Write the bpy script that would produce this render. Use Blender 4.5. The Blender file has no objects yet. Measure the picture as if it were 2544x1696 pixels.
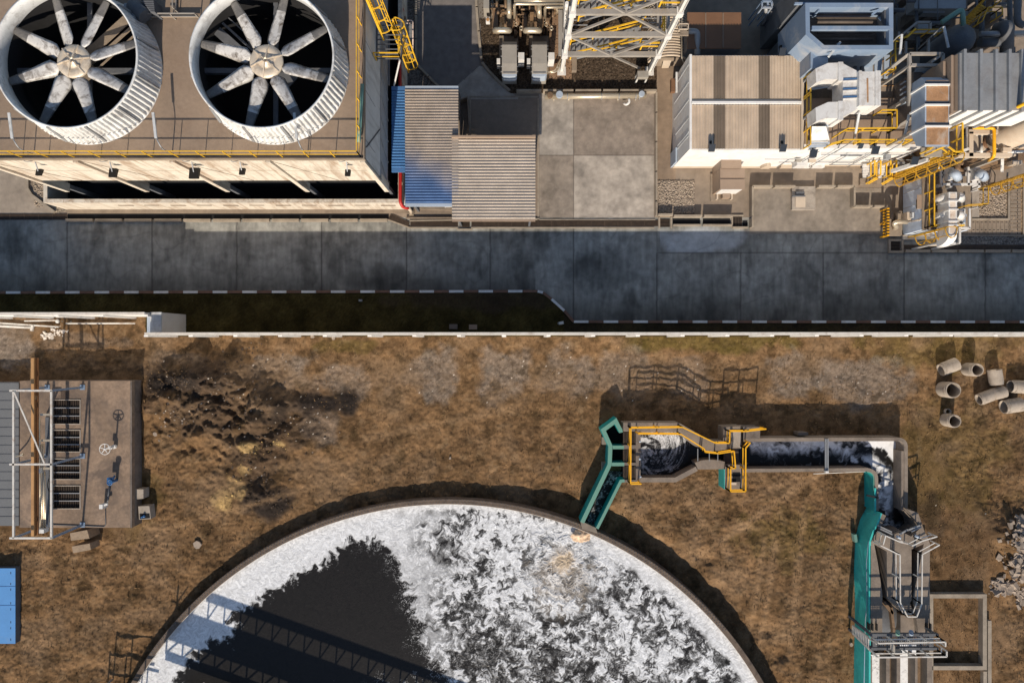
import bpy, math, random
import numpy as np
from mathutils import Vector, Matrix
# ------------------------------------------------------------------ camera, sky, sun
sc = bpy.context.scene
col = bpy.context.collection
CAM_H = 50.0; F = 1750.0           # metres above ground, focal length in pixels of a 2544 wide frame
cam_d = bpy.data.cameras.new("camera"); cam = bpy.data.objects.new("camera", cam_d); col.objects.link(cam)
cam.location = (0, 0, CAM_H); cam.rotation_euler = (0, 0, 0)
cam_d.sensor_width = 36; cam_d.lens = 36*F/2544; cam_d.clip_start = 0.5; cam_d.clip_end = 3000
sc.camera = cam
SUN_EL = math.radians(31); SAZ = 0.085     # shadows run north (+Y) and a little east
w = bpy.data.worlds.new("World"); sc.world = w; w.use_nodes = True
nt = w.node_tree; bg = nt.nodes["Background"]
sky = nt.nodes.new("ShaderNodeTexSky"); sky.sky_type = 'NISHITA'; sky.sun_disc = False
sky.sun_elevation = SUN_EL; sky.sun_rotation = math.radians(180+4.9); sky.air_density = 1.0; sky.dust_density = 0.6; sky.ozone_density = 1.2
nt.links.new(sky.outputs[0], bg.inputs[0]); bg.inputs[1].default_value = 0.1
sd = bpy.data.lights.new("sun", 'SUN'); sun = bpy.data.objects.new("sun", sd); col.objects.link(sun)
sd.energy = 4.6; sd.angle = math.radians(0.5); sd.color = (1.0, 0.88, 0.73)
dv = Vector((SAZ, 1, 0)).normalized()*math.cos(SUN_EL); dv.z = -math.sin(SUN_EL)
sun.rotation_euler = dv.to_track_quat('-Z', 'Y').to_euler(); sun.location = (-10, -60, 60)
sc.view_settings.view_transform = 'Standard'; sc.view_settings.look = 'None'
sc.view_settings.exposure = 0.22; sc.view_settings.gamma = 1
sc.cycles.max_bounces = 5; sc.cycles.diffuse_bounces = 3
# ------------------------------------------------------------------ helpers
random.seed(7); RNG = np.random.default_rng(11)
def W(px, py, z=0.0):
    k = (CAM_H-z)/F
    return Vector(((px-1272)*k, (848-py)*k, z))
def crop(ox, oy, s): return lambda x, y, z=0.0: W(ox+x/s, oy+y/s, z)
A1 = crop(0,0,3.675); A2 = crop(600,0,3.675); A3 = crop(1150,0,3.675); A4 = crop(1600,0,4.612); A5 = crop(2044,0,4.612)
A6 = crop(1980,250,4.021); B1 = crop(0,380,3.267); B2 = crop(600,380,3.267); B3 = crop(1200,200,3.36); B4 = crop(1600,380,3.92)
B5 = crop(0,840,3.015); B6 = crop(300,820,2.904); C1 = crop(1400,920,3.563); C2 = crop(1800,1000,3.92); C3 = crop(2050,1230,3.364)
C4 = crop(2144,840,3.92); D1 = crop(1180,0,7.84); D2 = crop(940,0,6.533); D3 = crop(1900,0,6.918); D4 = crop(2260,240,8.254)
D5 = crop(2200,400,6.532); D6 = crop(0,760,5.6); D7 = crop(0,1280,3.77); D8 = crop(2300,860,7.84)
UP = Vector((0,0,1))
def fillet(pts, r, n=4):
    out = [pts[0]]
    for i in range(1, len(pts)-1):
        p, a, b = pts[i], pts[i-1]-pts[i], pts[i+1]-pts[i]
        d = min(r, a.length*.49, b.length*.49)
        s, e = p+a.normalized()*d, p+b.normalized()*d
        for k in range(n+1):
            t = k/n; out.append(s*(1-t)**2+p*2*t*(1-t)+e*t*t)
    out.append(pts[-1]); return out
SPLIT=set('stub_wall rung tread fascia rack_box rack_pipe ring_joint pipes panel_seam post leg foot pilaster vent_box equipment_block small_pipe service_pipes vessel conduit conduits handwheel buttress raised_rib blue_fitting motor_box end_cap gate_actuator gate_spindle brace strut latch louvre gate_guide tie_rod tie_beam stringer stile wing_wall rusty_gate girder dry_bed column roof_pipe valve seam rib flange cover cabinet lashing_point roof_seam roof_panel member gate_beam clamp valve_cluster concrete_footing bolt_plate elbow_run stair_rail frame support beam edge_strip cladding_seam basin_stain_plate cooling_fin hub_rib channel_wall wall_seam chord pier dark_band tread_block wall coated side_panel base_slab drive_shaft band'.split())
class MB:
    def __init__(s): s.v=[]; s.f=[]; s.sm=[]; s.mi=[]
    def add(s, vs, fs, sm=False, mi=0):
        o=len(s.v); s.v += [tuple(x) for x in vs]; s.f += [[i+o for i in f] for f in fs]
        s.sm += [sm]*len(fs); s.mi += [mi]*len(fs); return s
    def hexa(s, b, t, mi=0):   # four bottom, four top points, counter clockwise
        return s.add(list(b)+list(t), [[3,2,1,0],[4,5,6,7],[0,1,5,4],[1,2,6,5],[2,3,7,6],[3,0,4,7]], False, mi)
    def box(s, x0,y0,z0,x1,y1,z1, mi=0):
        x0,x1=min(x0,x1),max(x0,x1); y0,y1=min(y0,y1),max(y0,y1)
        return s.hexa([(x0,y0,z0),(x1,y0,z0),(x1,y1,z0),(x0,y1,z0)],[(x0,y0,z1),(x1,y0,z1),(x1,y1,z1),(x0,y1,z1)],mi)
    def pb(s, a, b, z0, mi=0): # a, b: two opposite corners of the top face
        return s.box(a.x,a.y,z0,b.x,b.y,a.z,mi)
    def bar(s, p, q, w, h=None, mi=0, up=None):
        p=Vector(p); q=Vector(q); h=h or w; d=(q-p)
        if d.length<1e-6: return s
        d.normalize(); u=up or UP
        if abs(d.dot(u))>.98: u=Vector((0,1,0))
        r=d.cross(u).normalized(); u=r.cross(d).normalized()
        r*=w/2; u*=h/2
        return s.hexa([p-r-u,p+r-u,p+r+u,p-r+u],[q-r-u,q+r-u,q+r+u,q-r+u],mi)
    def path(s, pts, w, h=None, mi=0):
        for a,b in zip(pts,pts[1:]): s.bar(a,b,w,h,mi)
        return s
    def tube(s, pts, r, n=8, mi=0, cap=True):
        pts=[Vector(p) for p in pts]; rs = r if isinstance(r,(list,tuple)) else [r]*len(pts)
        vs=[]; prev=None
        for i,p in enumerate(pts):
            d=(pts[min(i+1,len(pts)-1)]-pts[max(i-1,0)]).normalized()
            if prev is None:
                u = UP if abs(d.z)<.9 else Vector((1,0,0)); a=d.cross(u).normalized()
            else: a=(prev-d*prev.dot(d)).normalized()
            prev=a; b=d.cross(a)
            vs += [p+(a*math.cos(t)+b*math.sin(t))*rs[i] for t in [2*math.pi*k/n for k in range(n)]]
        fs=[[i*n+k,i*n+(k+1)%n,(i+1)*n+(k+1)%n,(i+1)*n+k] for i in range(len(pts)-1) for k in range(n)]
        s.add(vs,fs,True,mi)
        if cap:
            o=len(s.v)-len(vs); m=(len(pts)-1)*n
            s.f += [[o+k for k in reversed(range(n))],[o+m+k for k in range(n)]]; s.sm+=[False]*2; s.mi+=[mi]*2
        return s
    def lathe(s, c, prof, n=32, mi=0, sm=True, a0=0, a1=2*math.pi):
        full = abs(a1-a0-2*math.pi)<1e-6; m = n if full else n+1
        vs=[(c[0]+r*math.cos(a0+(a1-a0)*k/n), c[1]+r*math.sin(a0+(a1-a0)*k/n), z) for r,z in prof for k in range(m)]
        fs=[[i*m+k,i*m+(k+1)%m,(i+1)*m+(k+1)%m,(i+1)*m+k] for i in range(len(prof)-1) for k in range(n)]
        return s.add(vs,fs,sm,mi)
    def cyl(s, c, r, z0, z1, n=20, mi=0, r2=None):
        r2=r if r2 is None else r2
        vs=[(c[0]+r*math.cos(2*math.pi*k/n),c[1]+r*math.sin(2*math.pi*k/n),z0) for k in range(n)]
        vs+=[(c[0]+r2*math.cos(2*math.pi*k/n),c[1]+r2*math.sin(2*math.pi*k/n),z1) for k in range(n)]
        s.add(vs,[[k,(k+1)%n,n+(k+1)%n,n+k] for k in range(n)],True,mi)
        o=len(s.v)-2*n; s.f+=[[o+n+k for k in range(n)],[o+k for k in reversed(range(n))]]; s.sm+=[False]*2; s.mi+=[mi]*2
        return s
    def prism(s, poly, z0, z1, mi=0):
        n=len(poly); P=[(p[0],p[1]) for p in poly]
        A=sum(P[i][0]*P[(i+1)%n][1]-P[(i+1)%n][0]*P[i][1] for i in range(n))
        if A<0: P=P[::-1]
        return s.add([(x,y,z0) for x,y in P]+[(x,y,z1) for x,y in P],[list(range(n))[::-1],[n+k for k in range(n)]]+[[k,(k+1)%n,n+(k+1)%n,n+k] for k in range(n)],False,mi)
    def wall(s, pts, w, z0, z1=None, mi=0, closed=False):
        P=[Vector((p[0],p[1])) for p in pts]; n=len(P); z1=pts[0][2] if z1 is None else z1; L=[];R=[]
        for i in range(n):
            a=P[i-1] if (i>0 or closed) else None; b=P[(i+1)%n] if (i<n-1 or closed) else None
            d1=(P[i]-a).normalized() if a is not None else None; d2=(b-P[i]).normalized() if b is not None else None
            d1=d1 if d1 is not None else d2; d2=d2 if d2 is not None else d1
            n1=Vector((-d1.y,d1.x)); n2=Vector((-d2.y,d2.x)); m=(n1+n2)
            m=m.normalized() if m.length>1e-6 else n1; k=min(1/max(m.dot(n1),.3),2.2)
            L.append(P[i]+m*k*w/2); R.append(P[i]-m*k*w/2)
        vs=[(p.x,p.y,z) for z in (z0,z1) for p in R+L]; fs=[]
        rng = range(n if closed else n-1)
        for i in rng:
            j=(i+1)%n
            fs += [[i,j,2*n+j,2*n+i],[n+j,n+i,3*n+i,3*n+j],[2*n+i,2*n+j,3*n+j,3*n+i],[j,i,n+i,n+j]]
        if not closed: fs += [[n,0,2*n,3*n],[n-1,2*n-1,4*n-1,3*n-1]]
        return s.add(vs,fs,False,mi)
    def ball(s, c, r, n=10, mi=0, sz=1.0):
        prof=[(max(r*math.sin(math.pi*i/n),1e-4), c[2]-r*sz*math.cos(math.pi*i/n)) for i in range(n+1)]
        return s.lathe(c,prof,n*2,mi)
    def build(s, name, mats, parent=None, loc=None):
        if parent is not None and name in SPLIT and s.f:
            r=list(range(len(s.v)))
            def find(i):
                while r[i]!=i: r[i]=r[r[i]]; i=r[i]
                return i
            for f in s.f:
                for q in f[1:]: r[find(q)]=find(f[0])
            g={}
            for k,f in enumerate(s.f): g.setdefault(find(f[0]),[]).append(k)
            if 1<len(g)<=90:
                last=None
                for ks in g.values():
                    m=MB(); used={}
                    for k in ks:
                        for q in s.f[k]:
                            if q not in used: used[q]=len(m.v); m.v.append(s.v[q])
                        m.f.append([used[q] for q in s.f[k]]); m.sm.append(s.sm[k]); m.mi.append(s.mi[k])
                    last=m._build(name,mats,parent)
                return last
        return s._build(name,mats,parent)
    def _build(s, name, mats, parent=None):
        me=bpy.data.meshes.new(name); me.from_pydata(s.v,[],s.f)
        me.polygons.foreach_set("use_smooth", s.sm); me.polygons.foreach_set("material_index", s.mi)
        for m in (mats if isinstance(mats,(list,tuple)) else [mats]): me.materials.append(m)
        me.update(); o=bpy.data.objects.new(name,me); col.objects.link(o)
        if parent is not None:
            o.parent=parent
            if parent.type=='EMPTY': o.matrix_parent_inverse=Matrix.Translation(-parent.location)
        return o
def tag(o, label, cat, group=None):
    o["label"]=label; o["category"]=cat
    if group: o["group"]=group
    return o
def thing(name, label, cat, loc, group=None):
    o=bpy.data.objects.new(name,None); col.objects.link(o); o.location=loc; o.empty_display_size=.3
    return tag(o,label,cat,group)
def struct(o, kind="structure"): o["kind"]=kind; return o
def S(r,g,b):
    f=lambda c:(c/255/12.92) if c/255<=.04045 else ((c/255+.055)/1.055)**2.4
    return (f(r),f(g),f(b),1)
# ------------------------------------------------------------------ materials
def mat(name, c, rough=.8, metal=0, var=.18, scale=1.2, bump=.15, bscale=14, stain=None, stain_amt=.5, stain_scale=.7, attr=None, dusty=None, spec=None, streak=False, lo=.5):
    m=bpy.data.materials.new(name); m.use_nodes=True; N=m.node_tree.nodes; L=m.node_tree.links
    b=N["Principled BSDF"]; b.inputs["Roughness"].default_value=rough; b.inputs["Metallic"].default_value=metal
    if spec is not None: b.inputs["Specular IOR Level"].default_value=spec
    geo=N.new("ShaderNodeNewGeometry"); pos=geo.outputs["Position"]
    def noise(sc_, det=6, vec=pos, rgh=.6, dist=0):
        n=N.new("ShaderNodeTexNoise"); n.inputs["Scale"].default_value=sc_; n.inputs["Detail"].default_value=det
        n.inputs["Roughness"].default_value=rgh; n.inputs["Distortion"].default_value=dist; L.new(vec,n.inputs["Vector"]); return n.outputs[0]
    def mix(f,a,b2,mode='MIX'):
        x=N.new("ShaderNodeMix"); x.data_type='RGBA'; x.blend_type=mode
        for sk,v in ((x.inputs[0],f),(x.inputs[6],a),(x.inputs[7],b2)):
            if isinstance(v,(int,float)): sk.default_value=v
            elif isinstance(v,tuple): sk.default_value=v
            else: L.new(v,sk)
        return x.outputs[2]
    def ramp(v,a,b2,lo=0.,hi=1.):
        r=N.new("ShaderNodeMapRange"); r.inputs[1].default_value=a; r.inputs[2].default_value=b2; r.inputs[3].default_value=lo; r.inputs[4].default_value=hi; L.new(v,r.inputs[0]); return r.outputs[0]
    if attr: 
        at=N.new("ShaderNodeAttribute"); at.attribute_name=attr; base=at.outputs["Color"]
    else: base=c
    f1=ramp(noise(scale,8),.3,.7,1-var,1+var); f2=ramp(noise(scale*9,5),.3,.7,1-var*.6,1+var*.6)
    mul=N.new("ShaderNodeMath"); mul.operation='MULTIPLY'; L.new(f1,mul.inputs[0]); L.new(f2,mul.inputs[1])
    cmb=N.new("ShaderNodeCombineColor"); 
    for i in range(3): L.new(mul.outputs[0],cmb.inputs[i])
    out=mix(1.0,base,cmb.outputs[0],'MULTIPLY')
    if stain:
        vec=pos
        if streak:
            mp=N.new("ShaderNodeMapping"); mp.inputs["Scale"].default_value=(2.2,2.2,.25); L.new(pos,mp.inputs[0]); vec=mp.outputs[0]
        out=mix(ramp(noise(stain_scale,8,vec,.7,.6),lo,lo+.2,0,stain_amt),out,stain)
    if dusty:
        sx=N.new("ShaderNodeSeparateXYZ"); L.new(geo.outputs["Normal"],sx.inputs[0])
        out=mix(ramp(sx.outputs[2],.5,.9,0,.85),out,dusty)
    L.new(out,b.inputs["Base Color"])
    if bump:
        bp=N.new("ShaderNodeBump"); bp.inputs["Strength"].default_value=bump; bp.inputs["Distance"].default_value=.05
        L.new(noise(bscale,8),bp.inputs["Height"]); L.new(bp.outputs[0],b.inputs["Normal"])
    return m
M={}
M['concrete']=mat('weathered concrete',S(158,148,136),.9,stain=S(80,70,60),stain_amt=.7)
M['concrete_brown']=mat('brown dusty concrete',S(136,122,106),.9,stain=S(96,80,66),stain_amt=.5)
M['concrete_dark']=mat('damp dark concrete',S(112,102,94),.9,var=.25,stain=S(62,56,50),stain_amt=.7)
M['concrete_grey']=mat('grey channel concrete',S(128,116,104),.9,var=.2,stain=S(70,60,52),stain_amt=.5)
M['kerb']=mat('kerb concrete',S(152,140,124),.9,stain=S(90,78,66))
M['kerbwhite']=mat('white kerb paint',S(222,222,220),.7,var=.12,stain=S(150,145,140),stain_amt=.4,stain_scale=3)
M['kerbbrown']=mat('faded red kerb paint',S(122,92,76),.8,var=.2,stain=S(85,66,56),stain_scale=3)
M['deck']=mat('brown tower roof',S(138,120,103),.9,var=.14,scale=.5,stain=S(120,98,80),stain_amt=.45,stain_scale=.35)
M['facade']=mat('cream cladding with rust streaks',S(204,194,178),.85,var=.12,stain=S(146,118,92),stain_amt=.8,stain_scale=1.0,streak=True,lo=.46)
M['panel']=mat('pale grey panel',S(190,192,192),.8,var=.1,stain=S(120,118,114),stain_amt=.6,streak=True)
M['roofstain']=mat('stained slab roof',S(134,114,96),.9,var=.3,scale=.5,stain=S(84,74,68),stain_amt=.75,stain_scale=.6,bump=.2,lo=.44)
M['legwhite']=mat('white tower leg paint',S(206,204,200),.5,var=.05)
M['black']=mat('unlit black interior',(.006,.006,.007,1),1,var=.3)  # near-black colour stands in for unlit interiors, shafts and openings
M['darkbeam']=mat('dark grey beam',S(90,92,96),.8)
M['white']=mat('white painted metal',S(212,210,206),.5,var=.08,bump=.05,stain=S(140,122,104),stain_amt=.55,stain_scale=1.3)
M['whiteclean']=mat('clean white cladding',S(226,224,220),.5,var=.05,bump=.03,stain=S(190,176,158),stain_amt=.35,stain_scale=1.5)
M['frp']=mat('white glass fibre with grime',S(214,214,212),.45,var=.1,stain=S(110,98,86),stain_amt=.6,stain_scale=1.4)
M['blade']=mat('soot stained fan blade',S(196,194,190),.4,var=.14,stain=S(84,72,60),stain_amt=.95,stain_scale=2.2,lo=.46)
M['soot']=mat('sooty blade tip',S(98,96,94),.5,var=.25,stain=S(170,164,156),stain_amt=.25,stain_scale=3)
M['hub']=mat('cream hub metal',S(215,200,178),.35,metal=.25,var=.08,stain=S(120,100,80),stain_amt=.5,stain_scale=2)
M['greymetal']=mat('grey galvanised metal',S(150,152,154),.55,metal=.3,var=.12,stain=S(110,94,80),stain_amt=.4)
M['greybox']=mat('grey painted cabinet',S(152,146,136),.6,var=.08,stain=S(110,98,84),stain_amt=.4)
M['boxbrown']=mat('taupe painted cabinet',S(150,130,112),.6,var=.06,stain=S(120,100,84),stain_amt=.3)
M['yellow']=mat('yellow railing paint',S(226,178,44),.55,var=.1,stain=S(150,104,30),stain_amt=.5,stain_scale=2,bump=0)
M['gold']=mat('amber railing paint',S(236,172,20),.5,var=.08,bump=0)
M['ladder']=mat('rusty yellow ladder',S(196,150,40),.6,var=.15,stain=S(120,86,36),stain_amt=.6,stain_scale=2,bump=0)
M['railwhite']=mat('white railing paint',S(206,202,194),.55,var=.08,stain=S(150,120,96),stain_amt=.7,stain_scale=2.5,bump=0)
M['steel']=mat('painted tower steel',S(150,144,136),.55,var=.12,stain=S(128,112,96),stain_amt=.5,bump=.05)
M['silver']=mat('silver lagging',S(206,192,168),.35,metal=.55,var=.1,stain=S(120,100,78),stain_amt=.5)
M['rustpipe']=mat('rusty brown pipework',S(128,104,80),.6,metal=.2,var=.2,stain=S(70,52,38),stain_amt=.7,stain_scale=3)
M['red']=mat('red fire pipe',S(178,40,36),.5,var=.12,bump=.03)
M['blueunit']=mat('pale blue grey steel',S(120,138,160),.55,var=.06,stain=S(196,190,182),stain_amt=.5,stain_scale=.5,bump=.05)
M['bluewhite']=mat('pale blue roof sheet',S(164,176,190),.6,var=.06,stain=S(150,150,150),stain_amt=.4,bump=.05)
M['palewall']=mat('skylit blue white wall',S(206,220,238),.6,var=.05,bump=.03,stain=S(150,160,172),stain_amt=.4,streak=True)  # blue tint puts skylight on the shaded west wall into the colour
M['blueroof']=mat('bright blue roof',S(84,140,196),.6,var=.06,bump=.05,stain=S(150,150,140),stain_amt=.25,stain_scale=.6)
M['bluepaint']=mat('blue painted sheet',S(70,112,160),.5,var=.1)
M['teal']=mat('teal waterproof coating',S(14,142,142),.6,var=.14,stain=S(30,110,104),stain_amt=.8,stain_scale=.6,dusty=S(104,142,124))
M['tealdeck']=mat('turquoise coating',S(58,182,174),.6,var=.14,stain=S(22,140,138),stain_amt=.9,stain_scale=.45)
M['tealpipe']=mat('green grey pipe',S(104,142,132),.5,var=.05)
M['rust']=mat('rust streaked duct top',S(168,128,92),.6,var=.25,scale=1.6,stain=S(200,190,176),stain_amt=.8,stain_scale=1.0)
M['tan']=mat('tan roof sheet',S(196,180,160),.55,var=.05,bump=.05,stain=S(170,146,122),stain_amt=.4)
M['skylight']=mat('brown translucent roof sheet',S(132,116,100),.6,var=.05,bump=.05)
M['brownroof']=mat('brown tank roof',S(118,86,62),.7,var=.1)
M['rustrim']=mat('weathered tank rim concrete',S(100,86,74),.9,var=.25,scale=3,stain=S(60,50,44),stain_amt=.8,stain_scale=2)
M['crane']=mat('ochre painted beam',S(184,140,92),.6,var=.08,stain=S(120,88,58),stain_amt=.5)
M['pipeconc']=mat('cast concrete pipe',S(162,150,136),.9,var=.16,stain=S(104,92,82),stain_amt=.7,stain_scale=2)
M['rock']=mat('broken concrete rock',S(150,136,122),.95,var=.25,scale=4)
M['white_rail_stone']=mat('pale plaster coping',S(206,200,190),.85,var=.1,stain=S(140,120,100),stain_amt=.5,stain_scale=2)
M['roofgrey']=mat('grey flat roof sheet',S(104,106,108),.7,var=.06)
M['bank']=mat('dark brown cooler bank',S(92,82,74),.8,var=.2,stain=S(60,54,50),stain_amt=.6)
M['grate']=mat('rusty steel grating',S(74,60,48),.7,var=.3,scale=4)
M['blackpaint']=mat('black paint',S(22,22,22),.6)
M['dark_glass']=mat('dark lamp glass',S(40,44,50),.2,var=.1,bump=0)
M['bluevalve']=mat('blue valve paint',S(40,90,140),.5)
M['wood']=mat('weathered timber',S(150,130,108),.9,var=.2,scale=5)
M['road']=mat('worn road concrete',None,.85,var=.16,scale=2.0,bump=.25,bscale=30,attr='Col')
M['pad']=mat('concrete pad surface',None,.9,var=.12,scale=2.4,bump=.2,bscale=30,attr='Col')
M['soil']=mat('dry grass and soil',None,1,var=.24,scale=1.8,bump=.6,bscale=10,attr='Col',spec=.1)
M['gravel']=mat('crushed stone',None,1,var=.5,scale=6,bump=1.0,bscale=16,attr='Col',spec=.1)
M['straw']=mat('dry grass blades',None,1,var=.3,scale=2,bump=0,attr='Col',spec=.1)
M['shed']=mat('corrugated sheet brown and blue',None,.42,metal=.25,var=.1,scale=1.2,bump=0,attr='Col')
def water_mat():
    m=bpy.data.materials.new('foamy water'); m.use_nodes=True; N=m.node_tree.nodes; L=m.node_tree.links; b=N["Principled BSDF"]
    at=N.new("ShaderNodeAttribute"); at.attribute_name='Col'; L.new(at.outputs["Color"],b.inputs["Base Color"])
    r=N.new("ShaderNodeMapRange"); r.inputs[1].default_value=.02; r.inputs[2].default_value=.35; r.inputs[3].default_value=.3; r.inputs[4].default_value=.95
    sp=N.new("ShaderNodeSeparateColor"); L.new(at.outputs["Color"],sp.inputs[0]); L.new(sp.outputs[1],r.inputs[0]); L.new(r.outputs[0],b.inputs["Roughness"])
    b.inputs["Specular IOR Level"].default_value=.25
    n=N.new("ShaderNodeTexNoise"); n.inputs["Scale"].default_value=7; n.inputs["Detail"].default_value=8; g=N.new("ShaderNodeNewGeometry"); L.new(g.outputs["Position"],n.inputs["Vector"])
    bp=N.new("ShaderNodeBump"); bp.inputs["Strength"].default_value=.12; bp.inputs["Distance"].default_value=.05; L.new(n.outputs[0],bp.inputs["Height"]); L.new(bp.outputs[0],b.inputs["Normal"])
    return m
M['water']=water_mat()
# ------------------------------------------------------------------ numpy noise and sheets
_rg=np.random.default_rng(3); _perm=_rg.permutation(4096); _ang=_rg.random(4096)*2*np.pi; _gx=np.cos(_ang); _gy=np.sin(_ang)
def pn(x,y,seed=0):
    xi=np.floor(x).astype(np.int64); yi=np.floor(y).astype(np.int64); xf=x-xi; yf=y-yi
    u=xf*xf*xf*(xf*(xf*6-15)+10); v=yf*yf*yf*(yf*(yf*6-15)+10)
    def g(ix,iy,dx,dy):
        h=_perm[(_perm[(ix+seed*131)&4095]+iy)&4095]; return _gx[h]*dx+_gy[h]*dy
    a=g(xi,yi,xf,yf); b=g(xi+1,yi,xf-1,yf); c=g(xi,yi+1,xf,yf-1); d=g(xi+1,yi+1,xf-1,yf-1)
    return ((a*(1-u)+b*u)*(1-v)+(c*(1-u)+d*u)*v)*1.5
def fbm(x,y,s,o=5,seed=0,g=.5):
    t=0;a=1;n=0
    for k in range(o): t=t+a*pn(x/s*2**k+k*17.3,y/s*2**k-k*9.1,seed+k); n+=a; a*=g
    return t/n
def ss(a,b,x): t=np.clip((x-a)/(b-a),0,1); return t*t*(3-2*t)
def inpoly(x,y,poly):
    r=np.zeros(x.shape,bool); n=len(poly); j=n-1
    for i in range(n):
        xi,yi=poly[i][:2]; xj,yj=poly[j][:2]
        r ^= ((yi>y)!=(yj>y))&(x<(xj-xi)*(y-yi)/(yj-yi+1e-12)+xi); j=i
    return r
def sdpoly(x,y,poly):
    d=np.full(x.shape,1e9); n=len(poly)
    for i in range(n):
        ax,ay=poly[i][:2]; bx,by=poly[(i+1)%n][:2]; ex,ey=bx-ax,by-ay
        t=np.clip(((x-ax)*ex+(y-ay)*ey)/(ex*ex+ey*ey+1e-9),0,1); d=np.minimum(d,np.hypot(x-ax-t*ex,y-ay-t*ey))
    return np.where(inpoly(x,y,poly),-d,d)
def blob(px,py,cx,cy,rx,ry,wob=.25,seed=5):
    d=np.hypot((px-cx)/rx,(py-cy)/ry)+fbm(px,py,60,4,seed)*wob*2
    return 1-ss(.65,1.15,d)
def lerp(a,b,t): return a+(b-a)*t[...,None]
def C(r,g,b): return np.array(S(r,g,b)[:3])
def meshgrid_obj(name, X,Y,Z, colr, m, mask=None):
    ny,nx=X.shape; me=bpy.data.meshes.new(name)
    co=np.stack([X,Y,Z],-1).reshape(-1,3).astype(np.float32)
    idx=np.arange(nx*ny).reshape(ny,nx)
    q=np.stack([idx[:-1,:-1],idx[:-1,1:],idx[1:,1:],idx[1:,:-1]],-1).reshape(-1,4)
    if mask is not None:
        mc=mask[:-1,:-1]|mask[1:,1:]|mask[1:,:-1]|mask[:-1,1:] if mask.shape==X.shape else mask
        q=q[mc.reshape(-1)]
    me.vertices.add(len(co)); me.vertices.foreach_set("co",co.ravel())
    me.loops.add(len(q)*4); me.loops.foreach_set("vertex_index",q.ravel().astype(np.int32))
    me.polygons.add(len(q)); me.polygons.foreach_set("loop_start",np.arange(0,len(q)*4,4,dtype=np.int32))
    try: me.polygons.foreach_set("loop_total",np.full(len(q),4,np.int32))
    except Exception: pass
    me.update(calc_edges=True); me.validate()
    me.polygons.foreach_set("use_smooth",np.ones(len(me.polygons),bool))
    at=me.attributes.new("Col",'FLOAT_COLOR','POINT'); c4=np.ones((len(co),4),np.float32); c4[:,:3]=np.clip(colr.reshape(-1,3),0,.9); at.data.foreach_set("color",c4.ravel())
    me.materials.append(m); o=bpy.data.objects.new(name,me); col.objects.link(o); return o
def sheet(name, p0, p1, z, res, colfn, m, hfn=None, poly=None, parent=None):
    """flat ground sheet between two pixel corners (seen at height z), with a colour per vertex"""
    a=W(*p0,z); b=W(*p1,z); x0,x1=sorted((a.x,b.x)); y0,y1=sorted((a.y,b.y))
    X,Y=np.meshgrid(np.linspace(x0,x1,max(int((x1-x0)/res),1)+1),np.linspace(y0,y1,max(int((y1-y0)/res),1)+1))
    k=F/(CAM_H-z); px=1272+X*k; py=848-Y*k
    Z=np.full(X.shape,z)+(hfn(px,py) if hfn else 0); mask=None
    if poly: mask=inpoly(px,py,poly)
    o=meshgrid_obj(name,X,Y,Z,colfn(px,py),m,mask)
    if parent: 
        o.parent=parent; o.matrix_parent_inverse=Matrix.Translation(-parent.location)
    return o
def railing(path, name, m, parent, h=1.1, gap=1.5, r=.028, mids=1, toe=False, posts=True):
    mb=MB(); P=[Vector(p) for p in path]
    for a,b in zip(P,P[1:]):
        mb.bar(a+UP*h,b+UP*h,r*2,r*2)
        for k in range(mids): mb.bar(a+UP*h*(k+1)/(mids+1),b+UP*h*(k+1)/(mids+1),r*1.6,r*1.6)
        if toe: mb.bar(a+UP*.08,b+UP*.08,.02,.15)
        n=max(int(round((b-a).length/gap)),1)
        if posts:
            for k in range(n+1):
                p=a.lerp(b,k/n); mb.bar(p,p+UP*h,r*2,r*2)
    return mb.build(name,m,parent)
def caged_ladder(base, h, facing, name, label, m, group=None, cage_from=2.0):
    """vertical ladder; facing = direction the cage bulges"""
    t=thing(name,label,'ladder',base,group); f=Vector(facing).normalized(); s=Vector((-f.y,f.x,0)); b=Vector(base)
    mb=MB()
    for k in (-1,1): mb.bar(b+s*.24*k,b+s*.24*k+UP*h,.09,.06)
    mb.build('stile',m,t); mb=MB()
    for i in range(int(h/.3)): mb.bar(b-s*.24+UP*(.3+i*.3),b+s*.24+UP*(.3+i*.3),.045)
    mb.build('rung',m,t); mb=MB()
    hoops=[]
    n=max(int((h-cage_from)/1.1),1)
    for i in range(n+1):
        z=cage_from+(h-cage_from)*i/n
        pts=[b+s*(.38*math.cos(a))+f*(.1+.62*math.sin(a))+UP*z for a in [math.pi*j/8 for j in range(9)]]
        pts=[b+s*.24+UP*z]+pts+[b-s*.24+UP*z]; mb.path(pts,.05,.05); hoops.append(pts)
    for j in (1,3,5,7,9): mb.bar(hoops[0][j],hoops[-1][j],.04)
    mb.build('safety_cage',m,t); return t
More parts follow.
